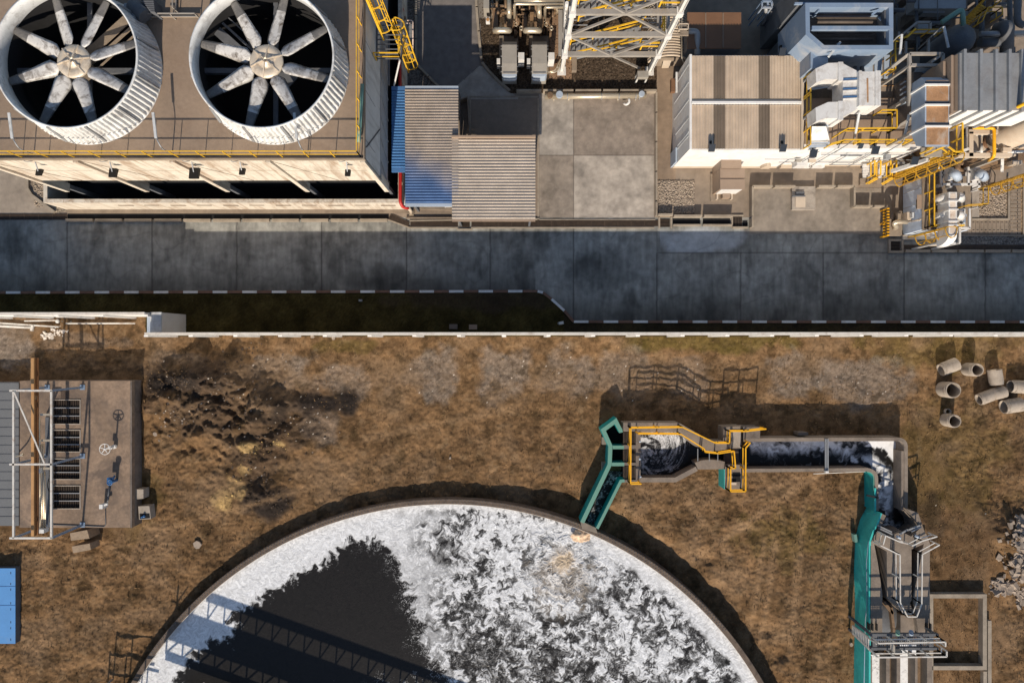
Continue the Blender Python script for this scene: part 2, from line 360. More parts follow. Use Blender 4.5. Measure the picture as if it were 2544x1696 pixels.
# ------------------------------------------------------------------ ground, road, paving
mb=MB(); mb.box(-600,-600,-3,600,600,-2.9); struct(mb.build('far_ground',mat('far earth',S(120,98,74),1,var=.3,scale=.05,bump=0)))
def road_col(px,py):
    c=np.ones(px.shape+(3,))*C(138,137,130)
    edges=[-60,167,378,588,799,1010,1218,1425,1632,1840,2045,2246,2448,2700]
    n=fbm(px,py,90,5,2); n2=fbm(px,py,22,4,6); st=fbm(px,py*.18,9,4,9); sl=np.searchsorted(np.array(edges),px[:, :]).astype(int)
    tint=np.array([.0,-.02,.05,.02,.04,-.01,.03,-.03,.01,-.04,.0,-.03,.02,-.01,.02])[sl]
    v=1+n*.6+n2*.4+st*.34+tint*1.5
    right=px>1425
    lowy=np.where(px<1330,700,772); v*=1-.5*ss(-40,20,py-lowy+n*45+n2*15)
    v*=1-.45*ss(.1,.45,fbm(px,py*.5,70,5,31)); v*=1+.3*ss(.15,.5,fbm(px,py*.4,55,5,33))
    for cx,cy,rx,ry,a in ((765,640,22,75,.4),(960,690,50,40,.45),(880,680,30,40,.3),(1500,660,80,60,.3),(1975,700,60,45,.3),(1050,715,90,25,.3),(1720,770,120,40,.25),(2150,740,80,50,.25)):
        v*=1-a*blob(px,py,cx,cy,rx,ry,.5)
    c=c*v[...,None]
    pale=blob(px,py,1735,596,112,36,.22)*(py<628)*(px>1640); c=lerp(c,np.ones_like(c)*C(176,180,182)*(1+.25*n2[...,None]),pale*.8)
    scr=ss(.22,.42,np.abs(fbm(px,py,50,4,41)))*0
    ar=ss(.05,.0,np.abs(fbm(px,py*1.5,80,3,77)))*ss(0,.2,fbm(px,py,150,2,8)); c=lerp(c,np.ones_like(c)*C(160,150,140),ar*.35*ss(700,560,py))
    tyre=ss(.03,0,np.abs(fbm(px+25*n,py,170,2,90)))*.25; c=lerp(c,np.ones_like(c)*C(80,76,74),tyre)
    jit=fbm(px*0,py,30,3,4)*3
    for i,e in enumerate(edges[1:-1]):
        on=1.0 if e<1632 else np.where(py>628,1.,.35); c=lerp(c,np.ones_like(c)*C(58,54,52),np.exp(-((px-e-jit*(.4+.25*(i%3)))/1.6)**2)*.85*on)
    c=lerp(c,np.ones_like(c)*C(60,56,54),np.exp(-((py-628)/1.5)**2)*.8*(px>1636))
    c=lerp(c,np.ones_like(c)*C(84,80,76),np.exp(-((px-1750-jit)/1.3)**2)*.0)
    gr=blob(px,py,2010,525,180,80,.1)*0
    return c
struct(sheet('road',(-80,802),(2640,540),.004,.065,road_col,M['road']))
def yard_col(px,py):
    n=fbm(px,py,80,5,12); n2=fbm(px,py,18,4,13); c=np.ones(px.shape+(3,))*C(136,122,107)
    c=c*(1+n*.35+n2*.2)[...,None]
    dark=ss(.1,.5,fbm(px,py,120,4,14)); c=lerp(c,c*.72,dark*.6)
    asph=((px>1030)&(px<1200)&(py<235)).astype(float); c=lerp(c,np.ones_like(c)*C(112,106,102)*(1+.3*n2[...,None]),asph)
    ton=((px>1632)&(px<1680)&(py<560)).astype(float); c=lerp(c,c*np.array([1.02,.9,.78]),ton*.7)
    return c
struct(sheet('yard',(-80,549),(2640,-330),0,.11,yard_col,M['pad']))
for nm,a,b_,z,cc in (('concrete_pad',(1337,386),(1425,229),.010,(158,150,140)),('concrete_pad',(1425,386),(1626,229),.010,(138,126,114)),('concrete_pad',(1337,541),(1425,386),.010,(138,127,115)),
                     ('concrete_pad',(1425,541),(1626,386),.010,(166,156,144))):
    def pc(px,py,cc=cc,a=a,b_=b_):
        n=fbm(px,py,45,6,21+int(a[0])%7); n2=fbm(px,py,12,4,22); r=np.abs(fbm(px+20*n,py,35,4,25))
        c=np.ones(px.shape+(3,))*C(*cc)*(1+n*.5+n2*.25)[...,None]; c=lerp(c,np.ones_like(c)*C(186,176,162),ss(.05,0,r)*.12)
        c=lerp(c,c*.62,ss(.12,.4,fbm(px,py,70,5,28))*.65)
        d=np.minimum(np.minimum(px-a[0],b_[0]-px),np.minimum(a[1]-py,py-b_[1])); return lerp(c,np.ones_like(c)*C(70,62,56),ss(2.2,.3,d)*.7)
    struct(sheet(nm,a,b_,z,.06,pc,M['pad']))
def lighter(cc,amp=.35,sc_=50,edge=0,seed=40):
    def f(px,py):
        n=fbm(px,py,sc_,5,seed); n2=fbm(px,py,12,4,seed+1); return np.ones(px.shape+(3,))*C(*cc)*(1+n*amp+n2*amp*.6)[...,None]
    return f
struct(sheet('concrete_apron',(-80,532),(170,395),.012,.1,lighter((148,136,122),.3,50,seed=41),M['pad'],poly=[(-80,395),(70,395),(76,470),(138,527),(170,532),(-80,532)]))
struct(sheet('concrete_apron',(1165,545),(1340,240),.012,.1,lighter((130,116,102),.12,50,seed=42),M['pad']))
struct(sheet('concrete_apron',(1085,247),(1290,150),.016,.08,lighter((156,148,138),.35,40,seed=43),M['pad'],poly=[(1100,247),(1196,163),(1262,228),(1290,247)]))
struct(sheet('concrete_apron',(1862,581),(2215,467),.012,.08,lighter((136,126,114),.4,45,seed=44),M['pad']))
def grav_col(base):
    def f(px,py):
        n=RNG.random(px.shape); n2=fbm(px,py,30,4,50); return np.ones(px.shape+(3,))*C(*base)*((.45+1.1*n)*(1+n2*.5))[...,None]
    return f
def gh(px,py): return fbm(px,py,3.5,2,60)*.08
def gravel(a,b_,cc,poly=None,z=.035): struct(sheet('gravel',a,b_,z,.06,grav_col(cc),M['gravel'],gh,poly))
gravel((1186,232),(1632,-80),(78,66,54),[(1186,-80),(1200,150),(1268,231),(1630,231),(1630,-80)])  # bed colour darkened to carry the stair tower's shade
gravel((1633,531),(1726,448),(140,126,112))
gravel((78,530),(172,440),(160,146,128),[(84,440),(130,440),(130,490),(165,523),(140,527),(84,474)])
gravel((2425,545),(2506,455),(144,130,114)); gravel((985,232),(1100,-80),(110,104,98),[(1000,-80),(1032,-80),(1034,162),(1098,231),(985,231)],z=.03)
gravel((2385,607),(2640,583),(120,116,110)); gravel((1070,515),(1135,490),(150,140,126)); gravel((2506,590),(2640,470),(150,128,104))
# loose stones so that the beds read as crushed rock
mb=MB()
for (x0,y0,x1,y1,n) in ((1636,450,1724,530,1300),(2430,460,2500,540,1100),(86,450,128,515,250),(2425,460,2430,540,10)):
    for i in range(n):
        p=W(random.uniform(x0,x1),random.uniform(y0,y1),.05); s=random.uniform(.04,.11); a=random.random()*6.3
        d=[(math.cos(a+k*2.1)*s*random.uniform(.6,1.2),math.sin(a+k*2.1)*s*random.uniform(.6,1.2)) for k in range(3)]
        mb.add([(p.x+u,p.y+v,.04) for u,v in d]+[(p.x,p.y,.04+s*random.uniform(.5,1.1))],[[0,1,3],[1,2,3],[2,0,3]])
struct(mb.build('crushed_stone',mat('pale crushed stone',S(168,154,138),1,var=.4,scale=9)),'stuff')
# verge in the shade of the wall
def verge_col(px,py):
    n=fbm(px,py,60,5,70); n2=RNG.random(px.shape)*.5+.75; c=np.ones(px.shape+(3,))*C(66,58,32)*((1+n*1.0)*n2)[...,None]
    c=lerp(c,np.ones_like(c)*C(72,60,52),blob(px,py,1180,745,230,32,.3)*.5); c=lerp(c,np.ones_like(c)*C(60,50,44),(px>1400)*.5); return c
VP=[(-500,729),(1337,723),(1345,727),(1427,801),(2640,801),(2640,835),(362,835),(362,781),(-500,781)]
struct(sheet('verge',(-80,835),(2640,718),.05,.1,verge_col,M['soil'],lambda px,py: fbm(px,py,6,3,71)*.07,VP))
# southern dry ground
TC=(-4.52,-36.56); TR=25.55
PILES=[(470,935,70,32,1.1),(590,960,22,40,.9),(540,960,35,16,.7),(640,1040,22,18,.9),(610,1100,26,16,.7),(500,1085,30,18,.6),(455,1000,60,30,.5),(640,1000,30,55,1.0),(560,930,40,25,.6),(540,1010,60,35,.75),(430,985,26,18,.7),(500,930,30,18,.8),(690,1010,24,16,.8),(600,1060,20,14,.6),(510,1060,55,30,.4),(650,1230,65,45,.75),(640,1140,50,40,.5),(735,1000,80,25,.35),(700,1090,40,30,.4),(2500,1340,60,70,.9),(2540,1420,60,40,.6),(380,1005,30,40,.5),(605,915,25,20,.5)]
def gheight(px,py):
    h=fbm(px,py,42,5,80)*.16+fbm(px,py,9,3,81)*.07
    h=h*ss(832,850,py)
    rough=fbm(px,py,16,4,83)
    for cx,cy,rx,ry,a in PILES:
        d=((px-cx)/rx)**2+((py-cy)/ry)**2+fbm(px,py,40,2,82)*.35; g=np.exp(-np.clip(d,0,50)*1.1); h=h+a*g*(1+rough*.35)
    sm=np.exp(-(((px-560)/190)**2+((py-1020)/140)**2)); h=h+sm*(.35*(1-np.abs(fbm(px,py,38,3,85))*2.6)+.35*fbm(px,py,70,2,86))
    h=h+.25*np.exp(-(((px-2290)/60)**2+((py-1330)/50)**2))
    flat=ss(0,25,np.minimum(sdpoly(px,py,[(-90,935),(345,935),(345,1320),(-90,1320)]),sdpoly(px,py,[(1330,1330),(1480,1030),(2270,1050),(2480,1380),(2480,1700),(2100,1700),(2150,1160),(1600,1150)])))
    rr=np.hypot((px-1272)/35-TC[0],(848-py)/35-TC[1])-TR; dit=-.5*ss(2.6,1.0,rr+fbm(px,py,90,3,79)*1.6)*ss(1180,1560,px)
    return h*(.12+.88*flat)+dit
def ground_col(px,py):
    n=fbm(px,py,70,6,90,.6); n2=fbm(px,py,16,5,92,.6); rn=RNG.random(px.shape)
    c=np.ones(px.shape+(3,))*C(113,88,62); c=c*(1+n*.9+n2*.5)[...,None]
    dark=ss(.05,.4,fbm(px,py,45,6,93,.6)); c=lerp(c,np.ones_like(c)*C(66,51,33),dark*.75)
    straw=ss(.08,.35,fbm(px+12*n2,py,28,5,94,.65)); c=lerp(c,np.ones_like(c)*C(134,111,84),straw*.5)
    green=blob(px,py,1760,850,260,28,.4)*.7+blob(px,py,2330,860,220,60,.4)*.5+blob(px,py,860,860,80,20,.4)*.5+blob(px,py,330,1250,70,90,.5)*.3+blob(px,py,2350,1150,160,160,.4)*.35+blob(px,py,1950,1330,120,70,.5)*.4
    c=lerp(c,np.ones_like(c)*C(84,74,34)*(1+.5*n2[...,None]),np.clip(green,0,.8))
    grey=np.zeros(px.shape)
    for cx,cy,rx,ry,a in ((700,920,70,55,.85),(860,950,90,45,.6),(1080,930,60,60,.75),(1250,930,70,65,.75),(1420,925,70,55,.7),(1550,930,80,55,.6),(1700,935,90,50,.5),(1990,930,80,55,.8),(2150,950,110,60,.75),(30,860,60,50,.9),(200,850,120,20,.4),(800,1060,40,60,.55),(440,890,70,25,.5)):
        grey=np.maximum(grey,a*blob(px,py,cx,cy,rx*1.15,ry*1.1,.4))
    c=lerp(c,np.ones_like(c)*C(118,109,100)*(.82+.36*rn+.5*n2)[...,None],grey*.85)
    c=lerp(c,np.ones_like(c)*C(50,42,36),blob(px,py,706,925,12,15,.2)*.8)
    soil=np.zeros(px.shape)
    for cx,cy,rx,ry,a in ((450,940,95,55,.95),(540,1000,130,90,.7),(560,930,80,55,.85),(660,1090,70,60,.7),(660,985,50,60,.95),(780,1000,110,40,.95),(510,1030,110,60,.75),(640,1140,80,60,.65),(665,1240,80,50,.85),(745,1080,60,40,.6),(640,1060,60,60,.5),(2300,1300,70,60,.5),(2500,1300,60,50,.5),(380,1000,50,30,.6)):
        soil=np.maximum(soil,a*blob(px,py,cx,cy,rx,ry,.4))
    c=lerp(c,np.ones_like(c)*C(64,54,46)*(1+.8*n2[...,None]),soil)
    dark_patch=np.zeros(px.shape)
    for cx,cy,rx,ry in ((700,985,75,22),(820,1000,75,26),(440,940,60,35),(690,1030,30,22),(665,1245,60,36)): dark_patch=np.maximum(dark_patch,blob(px,py,cx,cy,rx,ry,.3))
    c=lerp(c,np.ones_like(c)*C(34,31,30),dark_patch*.8)  # near-black patches over the dug ground
    yel=np.zeros(px.shape)
    for cx,cy,rx,ry,a in ((555,1245,30,32,1),(588,1205,22,40,.6),(635,1110,26,18,.6),(605,1165,20,18,.45),(700,1100,20,10,.5)): yel=np.maximum(yel,a*blob(px,py,cx,cy,rx,ry,.6))
    c=lerp(c,np.ones_like(c)*C(196,164,110)*(1+.4*n2[...,None]),yel*.9)
    bare=ss(-.05,.35,fbm(px,py*1.2,150,5,98,.55)); c=lerp(c,np.ones_like(c)*C(122,100,77)*(1+.35*n+.12*n2)[...,None],bare*.65)
    scruff=ss(.12,.4,fbm(px,py,60,5,99,.6)); c=lerp(c,np.ones_like(c)*C(60,48,32)*(1+.4*n2)[...,None],scruff*.55)
    # faint vehicle tracks through the field
    for ax,ay,bx,by in ((1710,1400,2090,1130),(1840,1250,2000,1180),(1800,1310,1890,1310),(1700,1230,1900,1500),(390,1560,470,1700),(350,1290,460,1420),(2000,1250,1960,1640),(1720,1395,2100,1135),(1550,1250,1700,1400),(230,1330,480,1500),(370,1330,860,1180),(900,1090,1300,1010),(1900,1330,1850,1690),(1930,1330,1880,1690)):
        ex,ey=bx-ax,by-ay; l=math.hypot(ex,ey); u=((px-ax)*ex+(py-ay)*ey)/l; d=np.abs((px-ax)*ey-(py-ay)*ex)/l+n*14
        c=lerp(c,np.ones_like(c)*C(160,130,98),np.exp(-(d/8)**2)*ss(-20,20,u)*ss(l+20,l-20,u)*.38)
    speck=(rn>.9985)*(grey+soil+.15>.4); c=lerp(c,np.ones_like(c)*C(215,205,190),speck*.8)
    ring=np.hypot(px-(1272+TC[0]*35),py-(848-TC[1]*35)); c=lerp(c,c*.6,ss(960,900,ring)*.6)
    c=lerp(c,c*.62,blob(px,py,2370,1345,90,120,.4)*.6)
    return c*(.88+.24*rn)[...,None]
a=W(-90,1800); b=W(2640,829)
X,Y=np.meshgrid(np.linspace(a.x,b.x,1120),np.linspace(a.y,b.y,400)); gpx=1272+X*35; gpy=848-Y*35
msk=np.hypot(X-TC[0],Y-TC[1])>TR-.25
struct(meshgrid_obj('ground',X,Y,gheight(gpx,gpy),ground_col(gpx,gpy),M['soil'],msk))
a=W(-90,830); b=W(400,779); X,Y=np.meshgrid(np.linspace(a.x,b.x,200),np.linspace(a.y,b.y,24)); gpx=1272+X*35; gpy=848-Y*35
struct(meshgrid_obj('ground_strip',X,Y,.02+fbm(gpx,gpy,9,3,81)*.05,ground_col(gpx,gpy),M['soil'],(gpx<362)))
# dry grass blades
def tufts(n, x0,y0,x1,y1, keep, base, name, hmin=.05,hmax=.2, zf=None):
    px=RNG.uniform(x0,x1,n); py=RNG.uniform(y0,y1,n); k=keep(px,py); px,py=px[k],py[k]; n=len(px)
    x=(px-1272)/35; y=(848-py)/35; z=(zf(px,py) if zf else 0); h=RNG.uniform(hmin,hmax,n); a=RNG.random(n)*2*np.pi; t=RNG.uniform(.2,1.2,n)*h; b2=a+RNG.uniform(-.8,.8,n); wd=RNG.uniform(.012,.035,n)
    v=np.zeros((n,3,3)); v[:,0]=np.stack([x-np.sin(b2)*wd,y+np.cos(b2)*wd,z-.02+0*x],1); v[:,1]=np.stack([x+np.sin(b2)*wd,y-np.cos(b2)*wd,z-.02+0*x],1); v[:,2]=np.stack([x+np.cos(b2)*t,y+np.sin(b2)*t,z+h],1)
    me=bpy.data.meshes.new(name); me.vertices.add(n*3); me.vertices.foreach_set("co",v.astype(np.float32).ravel()); me.loops.add(n*3); me.loops.foreach_set("vertex_index",np.arange(n*3,dtype=np.int32))
    me.polygons.add(n); me.polygons.foreach_set("loop_start",np.arange(0,n*3,3,dtype=np.int32)); me.polygons.foreach_set("loop_total",np.full(n,3,np.int32)); me.update(calc_edges=True)
    cc=base(px,py)*RNG.uniform(.6,1.5,n)[:,None]; at=me.attributes.new("Col",'FLOAT_COLOR','POINT'); c4=np.ones((n*3,4),np.float32); c4[:,:3]=np.clip(np.repeat(cc,3,0),0,.8); at.data.foreach_set("color",c4.ravel())
    me.materials.append(M['straw']); o=bpy.data.objects.new(name,me); col.objects.link(o); struct(o,'stuff'); return o
BLD=[(-90,930),(345,930),(345,1320),(-90,1320)]
def keepg(px,py):
    r=np.hypot((px-1272)/35-TC[0],(848-py)/35-TC[1]); d=fbm(px,py,50,4,97)+RNG.random(px.shape)*.7-.1
    k=(r>TR+.05)&~inpoly(px,py,BLD)&(d>.12)
    bare=blob(px,py,640,1080,330,190,.3)*.7+blob(px,py,700,920,80,55,.3)+blob(px,py,1250,930,260,50,.3)*.5+blob(px,py,30,860,70,50,.3)
    return k&(RNG.random(px.shape)>bare)
tufts(70000,-40,838,2590,1720,keepg,lambda px,py: np.ones(px.shape+(3,))*C(118,95,68)*(1+.8*fbm(px,py,70,4,90))[:,None],'dry_grass',zf=gheight)
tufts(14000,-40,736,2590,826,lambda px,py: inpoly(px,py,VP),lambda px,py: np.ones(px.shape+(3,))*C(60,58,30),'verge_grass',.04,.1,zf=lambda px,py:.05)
# kerbs
def kerb_run(name, pts, unit, w_, h, mats, z=.004, gap=.03):
    mb=MB(); P=[Vector(p) for p in pts]; i=0
    for a,b in zip(P,P[1:]):
        n=max(round((b-a).length/unit),1); d=(b-a).normalized()
        for k in range(n):
            s=a.lerp(b,k/n)+d*gap/2; e=a.lerp(b,(k+1)/n)-d*gap/2; mb.bar(s+UP*(h/2+z),e+UP*(h/2+z),w_,h,mi=i%len(mats)); i+=1
    return struct(mb.build(name,mats))
kerb_run('painted_kerb',[W(-55,727),W(1335,723.5),W(1349,727),W(1370,743),W(1402,772),W(1425,799),W(2640,799.5)],1.055,.17,.16,[M['kerbwhite'],M['kerbbrown']])
kerb_run('kerb',[W(164,548.5),W(966,548)],2.0,.2,.2,[M['kerb']],gap=.18)
kerb_run('kerb',[W(2243,624.5),W(2640,624.5)],2.0,.2,.22,[M['kerb']],gap=.14)
kerb_run('kerb',[W(1034,-80),W(1034,160),W(1098,225)],1.6,.15,.2,[M['kerb']],gap=.08)
kerb_run('kerb',[W(1183,-80),W(1184,20),W(1189,80),W(1196,152)],1.7,.17,.2,[M['kerb']],gap=.1)
struct(MB().wall([W(1198,158),W(1215,180),W(1240,205),W(1266,227)],.17,0,.22).build('kerb',M['kerb'])); 
struct(MB().wall([W(70,395),W(72,470),W(82,486),W(138,528)],.2,0,.2).build('kerb',M['kerb']))
struct(MB().wall([W(1089,545),W(1089,470)],.1,0,.06).build('kerb',M['kerb'])) if 0 else None
struct(MB().wall([W(1168,545),W(1168,241),W(1337,241)],.1,0,.05).wall([W(1337,245),W(1337,545)],.1,0,.05).wall([W(1340,546),W(1628,546)],.08,0,.05).wall([W(1165,546),W(1335,546)],.1,0,.05).build('kerb',M['kerb']))
# drains
def drain(name,p0,p1,grated=True,ang=None):
    a=W(*p0,.03); b=W(*p1,.03); mb=MB(); mb.box(a.x,a.y,.012,b.x,b.y,.02,1)
    hz=abs(b.x-a.x)>abs(b.y-a.y); n=5
    if grated:
        for k in range(n+1):
            if hz: y=a.y+(b.y-a.y)*(k+.5)/(n+1); mb.box(a.x,y-.018,.02,b.x,y+.018,.06)
            else: x=a.x+(b.x-a.x)*(k+.5)/(n+1); mb.box(x-.02,a.y,.02,x+.02,b.y,.06)
        m2=int((abs(b.x-a.x) if hz else abs(b.y-a.y))/.9)
        for k in range(m2+1):
            if hz: x=a.x+(b.x-a.x)*k/max(m2,1); mb.box(x-.02,a.y,.03,x+.02,b.y,.065)
    return struct(mb.build(name,[M['grate'],M['black']]))
drain('drain_grating',(-80,546),(166,531)); drain('drain_trench',(168,545),(966,531),False)
drain('drain_grating',(1020,562),(1137,547)); drain('drain_grating',(1172,562),(1634,547)); drain('drain_grating',(1142,565),(1167,546)); drain('drain_grating',(1640,564),(1664,544))
drain('drain_trench',(1671,557),(1739,543),False); drain('drain_trench',(1746,557),(1814,543),False); drain('drain_grating',(1821,562),(1844,539)); drain('drain_trench',(1845,562),(1857,548),False)
drain('drain_grating',(2246,619),(2640,608)); drain('drain_grating',(2212,622),(2236,600))
m_=MB(); q=[W(972,532),W(1018,552),W(1016,563),W(965,545)]
m_.prism(q,.01,.05,0)
for k in range(5):
    a=q[0].lerp(q[3],(k+.5)/5); b=q[1].lerp(q[2],(k+.5)/5); m_.bar(a+UP*.065,b+UP*.065,.04,.03,1)
struct(m_.build('drain_grating',[M['black'],M['grate']]))
mb=MB(); mb.wall([W(963,546),W(1018,566),W(1137,566),W(1137,570),W(1172,570),W(1172,566),W(1625,566)],.09,0,.1)
mb.wall([W(1018,549),W(1340,544)],.08,0,.12)
struct(mb.build('drain_edge',M['kerb']))
def stones(name, segs, w_, h, m):
    mb=MB()
    for x0,y0,x1,y1 in segs: mb.bar(W(x0,y0,0)+UP*h/2,W(x1,y1,0)+UP*h/2,w_,h)
    return mb.build(name,m)
def lowwall(label, segs, h=.62, w_=.13): return tag(stones('low_wall',segs,w_,h,M['kerb']),label,'low wall')
lowwall('low concrete kerb wall in segments above the pipe on the concrete pad',[(1283,231,1344,231),(1349,231,1423,231),(1428,231,1491,231),(1496,231,1533,231),(1538,231,1628,231)],.55)
lowwall('low concrete kerb wall with dark gaps down the right edge of the concrete pad',[(1629,233,1629,280),(1629,284,1629,352),(1629,356,1629,426),(1629,430,1629,499),(1629,503,1629,538)],.3)
lowwall('low angled concrete wall right of the taupe cabinet, along the paved bay',[(1863,467,1912,467),(1918,467,1968,467),(2025,467,2066,467),(2072,467,2113,467),(1863,467,1863,539),(1863,545,1863,567)])
lowwall('low concrete wall jogging around the paved corner beside the black and yellow barrier',[(2113,467,2113,516),(2113,516,2157,516),(2162,516,2195,516)])
lowwall('short low concrete wall above the black drain slots under the gravel square',[(1671,539,1740,539),(1745,539,1816,539),(1632,536,1668,536)],.5,.14)
lowwall('narrow kerb stones on the road side of the black drain slots',[(1671,560,1740,560),(1745,560,1816,560),(1818,566,1857,566)],.2,.12)
struct(MB().wall([W(1637,540),W(1637,567)],.12,0,.12).wall([W(1667,540),W(1667,567)],.12,0,.12).wall([W(1818,536),W(1818,566)],.1,0,.1).wall([W(1818,536),W(1846,536)],.1,0,.1).build('drain_edge',M['kerb']))
struct(MB().wall([W(2208,597),W(2240,597),W(2240,626),W(2208,626)],.15,0,.14,closed=True).build('drain_edge',M['kerb']))
# boundary wall
def boundary(label,pts,h):
    t=thing('boundary_wall',label,'wall',Vector((pts[0].x,pts[0].y,0)))
    MB().wall(pts,.13,0,h).build('panel',M['whiteclean'],t); MB().wall(pts,.18,h,h+.06).build('coping',M['white_rail_stone'],t); mb=MB(); a=Vector(pts[0]); b=Vector(pts[-1]); n=max(int((b-a).length/2.8),1)
    for k in range(n+1):
        p=a.lerp(b,k/n); mb.box(p.x-.13,p.y-.2,0,p.x+.13,p.y-.07,h-.12)
    mb.build('pilaster',M['whiteclean'],t); return t
boundary('long white boundary wall running right between the dark verge and the dry field',[W(360,829,4.3),W(2700,828,4.3)],4.3)
boundary('white boundary wall at the left edge, above the pale rods lying on the ground',[W(-420,780,4.2),W(360,778.5,4.2)],4.2)
t=thing('gate_house','small white shelter with a two-tone roof at the step in the boundary wall','shelter',W(380,800,0))
a=W(376,776,3.6); b=W(400,829,3.6); MB().box(a.x,a.y,0,b.x,b.y,3.55).build('wall',M['whiteclean'],t); MB().box(a.x-.05,a.y+.02,3.553,b.x+.05,b.y-.02,3.65).build('roof_slab',M['panel'],t)
a2=W(359,777,3.5); MB().hexa([(a2.x,b.y,3.1),(a.x-.06,b.y,3.45),(a.x-.06,a.y,3.45),(a2.x,a.y,3.1)],[(a2.x,b.y,3.18),(a.x-.06,b.y,3.53),(a.x-.06,a.y,3.53),(a2.x,a.y,3.18)]).build('awning',M['bluewhite'],t)
mb=MB(); mb.bar((a2.x+.05,b.y+.08,0),(a2.x+.05,b.y+.08,3.12),.08).bar((a2.x+.05,a.y-.08,0),(a2.x+.05,a.y-.08,3.12),.08).build('post',M['greymetal'],t)
# ------------------------------------------------------------------ round tank with foam
def foam_warp(x,y,amps):
    for s,a,sd in amps:
        e=s*.05; n0=fbm(x,y,s,3,sd); dx=(fbm(x+e,y,s,3,sd)-n0)/e; dy=(fbm(x,y+e,s,3,sd)-n0)/e; x=x+dy*a*s; y=y-dx*a*s
    return x,y
def foam_col(f,fine):
    dark=np.ones(f.shape+(3,))*C(31,29,27)*(1+.5*fine[...,None]); white=np.ones_like(dark)*C(236,238,240)*(1+np.clip(fine,-.5,.2)*.25)[...,None]
    c=lerp(dark,white,f); return c
a=W(280,1720,.2); b=W(1930,1225,.2)
X,Y=np.meshgrid(np.linspace(a.x,b.x,1260),np.linspace(a.y,b.y,390)); k=F/(CAM_H-.2); px=1272+X*k; py=848-Y*k
R=np.hypot(X-TC[0],Y-TC[1]); cx,cy=1272+TC[0]*k,848-TC[1]*k; wx,wy=foam_warp(px,py,((150,26,1),(60,10,2),(26,5,3)))
wx2,wy2=foam_warp(px,py,((90,9,11),(36,5,12),(14,2.5,13)))
# dark wedge of still water
DK=[(415,1720),(470,1640),(518,1598),(564,1583),(596,1556),(576,1540),(582,1517),(625,1495),(664,1485),(683,1460),(736,1437),(744,1418),(794,1403),(847,1365),(868,1345),(928,1334),(955,1352),(1000,1412),(1012,1445),(1030,1498),(1045,1563),(1055,1610),(1080,1645),(1105,1660),(1130,1720)]
ux0,uy0=foam_warp(px,py,((60,6,11),(22,3.5,12)))
sdd=sdpoly(px+fbm(px,py,34,3,101)*20+(ux0-px)*1.1,py+fbm(px,py,34,3,102)*20+(uy0-py)*1.1,DK)
Rpx=(TR-R)*k     # distance in pixels from the rim
edge=fbm(px,py,60,5,105)*60
ang=np.arctan2(cy-py,px-cx)
solidL=ss(1190,930,px+edge*1.4+fbm(px,py,26,4,106)*60)                       # smooth foam sheet to the left
solidR=ss(60,38,Rpx+edge*.55)*ss(1350,1560,px) + ss(34,20,Rpx+edge*.3)*ss(1330,1200,px)
wx,wy=foam_warp(px,py,((90,9,1),(40,5,2),(15,2.0,3))); ux,uy=foam_warp(px,py,((60,6,11),(22,3.0,12)))
n1=fbm(wx,wy,40,3,110,.5); n2=fbm(ux,uy,9,3,112,.5); n3=fbm(wx,wy,16,3,113,.5); rid=1-np.abs(fbm(ux,uy,38,2,114,.45))*3.0; rid2=1-np.abs(fbm(wx,wy,17,2,115,.45))*3.0
big=fbm(px,py,170,3,118); d1=np.hypot(px-1400,(py-1412)*1.05)+n1*40+n2*8; rings=np.cos(d1/8.5)*ss(250,90,d1)
dens=.165+.2*ss(260,90,d1)+.17*ss(1480,1300,py)*ss(1050,1200,px)-.04*ss(1180,1040,px)
v=dens+n1*.6+n3*.22+big*.35+.34*rid+.16*rid2+rings*.12
web=ss(.31,.68,v); tex=np.clip(.84+.16*n2+.35*n3,.4,1); grey=ss(-.1,.36,v)*.07*(1+n2*2); fil=ss(.86,.99,rid2)*ss(-.05,.35,v)*.45
foam=np.clip(np.maximum(np.maximum(web*tex,grey),fil),0,1)
sol=np.clip(solidL+solidR,0,1)*ss(-.35,.05,n1*.6+np.clip(solidL+solidR,0,1)-.35)
smooth=.86+.13*fbm(px+.6*py,py,34,5,120)+.05*n2
foam=foam*(1-sol)+smooth*sol
wedge=ss(-6,9,sdd); fringe=ss(-46,-6,sdd+fbm(px,py,40,4,125)*30)*ss(.85,1.0,rid2)*.55*ss(850,1000,px+0*py)
thin=ss(.9,.99,1-np.abs(fbm(wx2,wy2,16,4,130))*4)*ss(-16,0,sdd)*.75
foam=foam*wedge+(1-wedge)*np.maximum(fringe,thin)
# boil where the flume pours in
d0=np.hypot(px-1400,(py-1412)*1.05)+n2*16; ripple=.5+.5*np.sin(d0/5.2+n1*5); boil=ss(155,60,d0)
foam=foam*(1-boil*.4)+boil*.4*(.25+.75*ripple*ss(.1,.6,v+.15))
colr=foam_col(np.clip(foam,0,1)*(.84+.16*ss(-.3,.4,n2)),n2)
tanb=np.clip(ss(45,12,np.hypot(px-1397,py-1392)+n2*20)*.75+ss(95,40,np.hypot(px-1400,py-1440)+n1*60)*.22,0,1); colr=lerp(colr,np.ones_like(colr)*C(186,168,144)*(.8+.4*ripple+.5*n2)[...,None],tanb)
Z=.2+foam*.02+fbm(wx2,wy2,14,2,140)*.02*ss(-10,30,sdd)+boil*ripple*.05
struct(meshgrid_obj('tank_water',X,Y,Z,colr,M['water'],R<TR-.2))
MB().lathe(TC,[(TR-.3,.08),(.01,.08)],160,sm=False).build('basin_water_bed',mat('dark basin water',S(40,37,33),.35,spec=.25,bump=0)); bpy.data.objects['basin_water_bed']['kind']='structure'
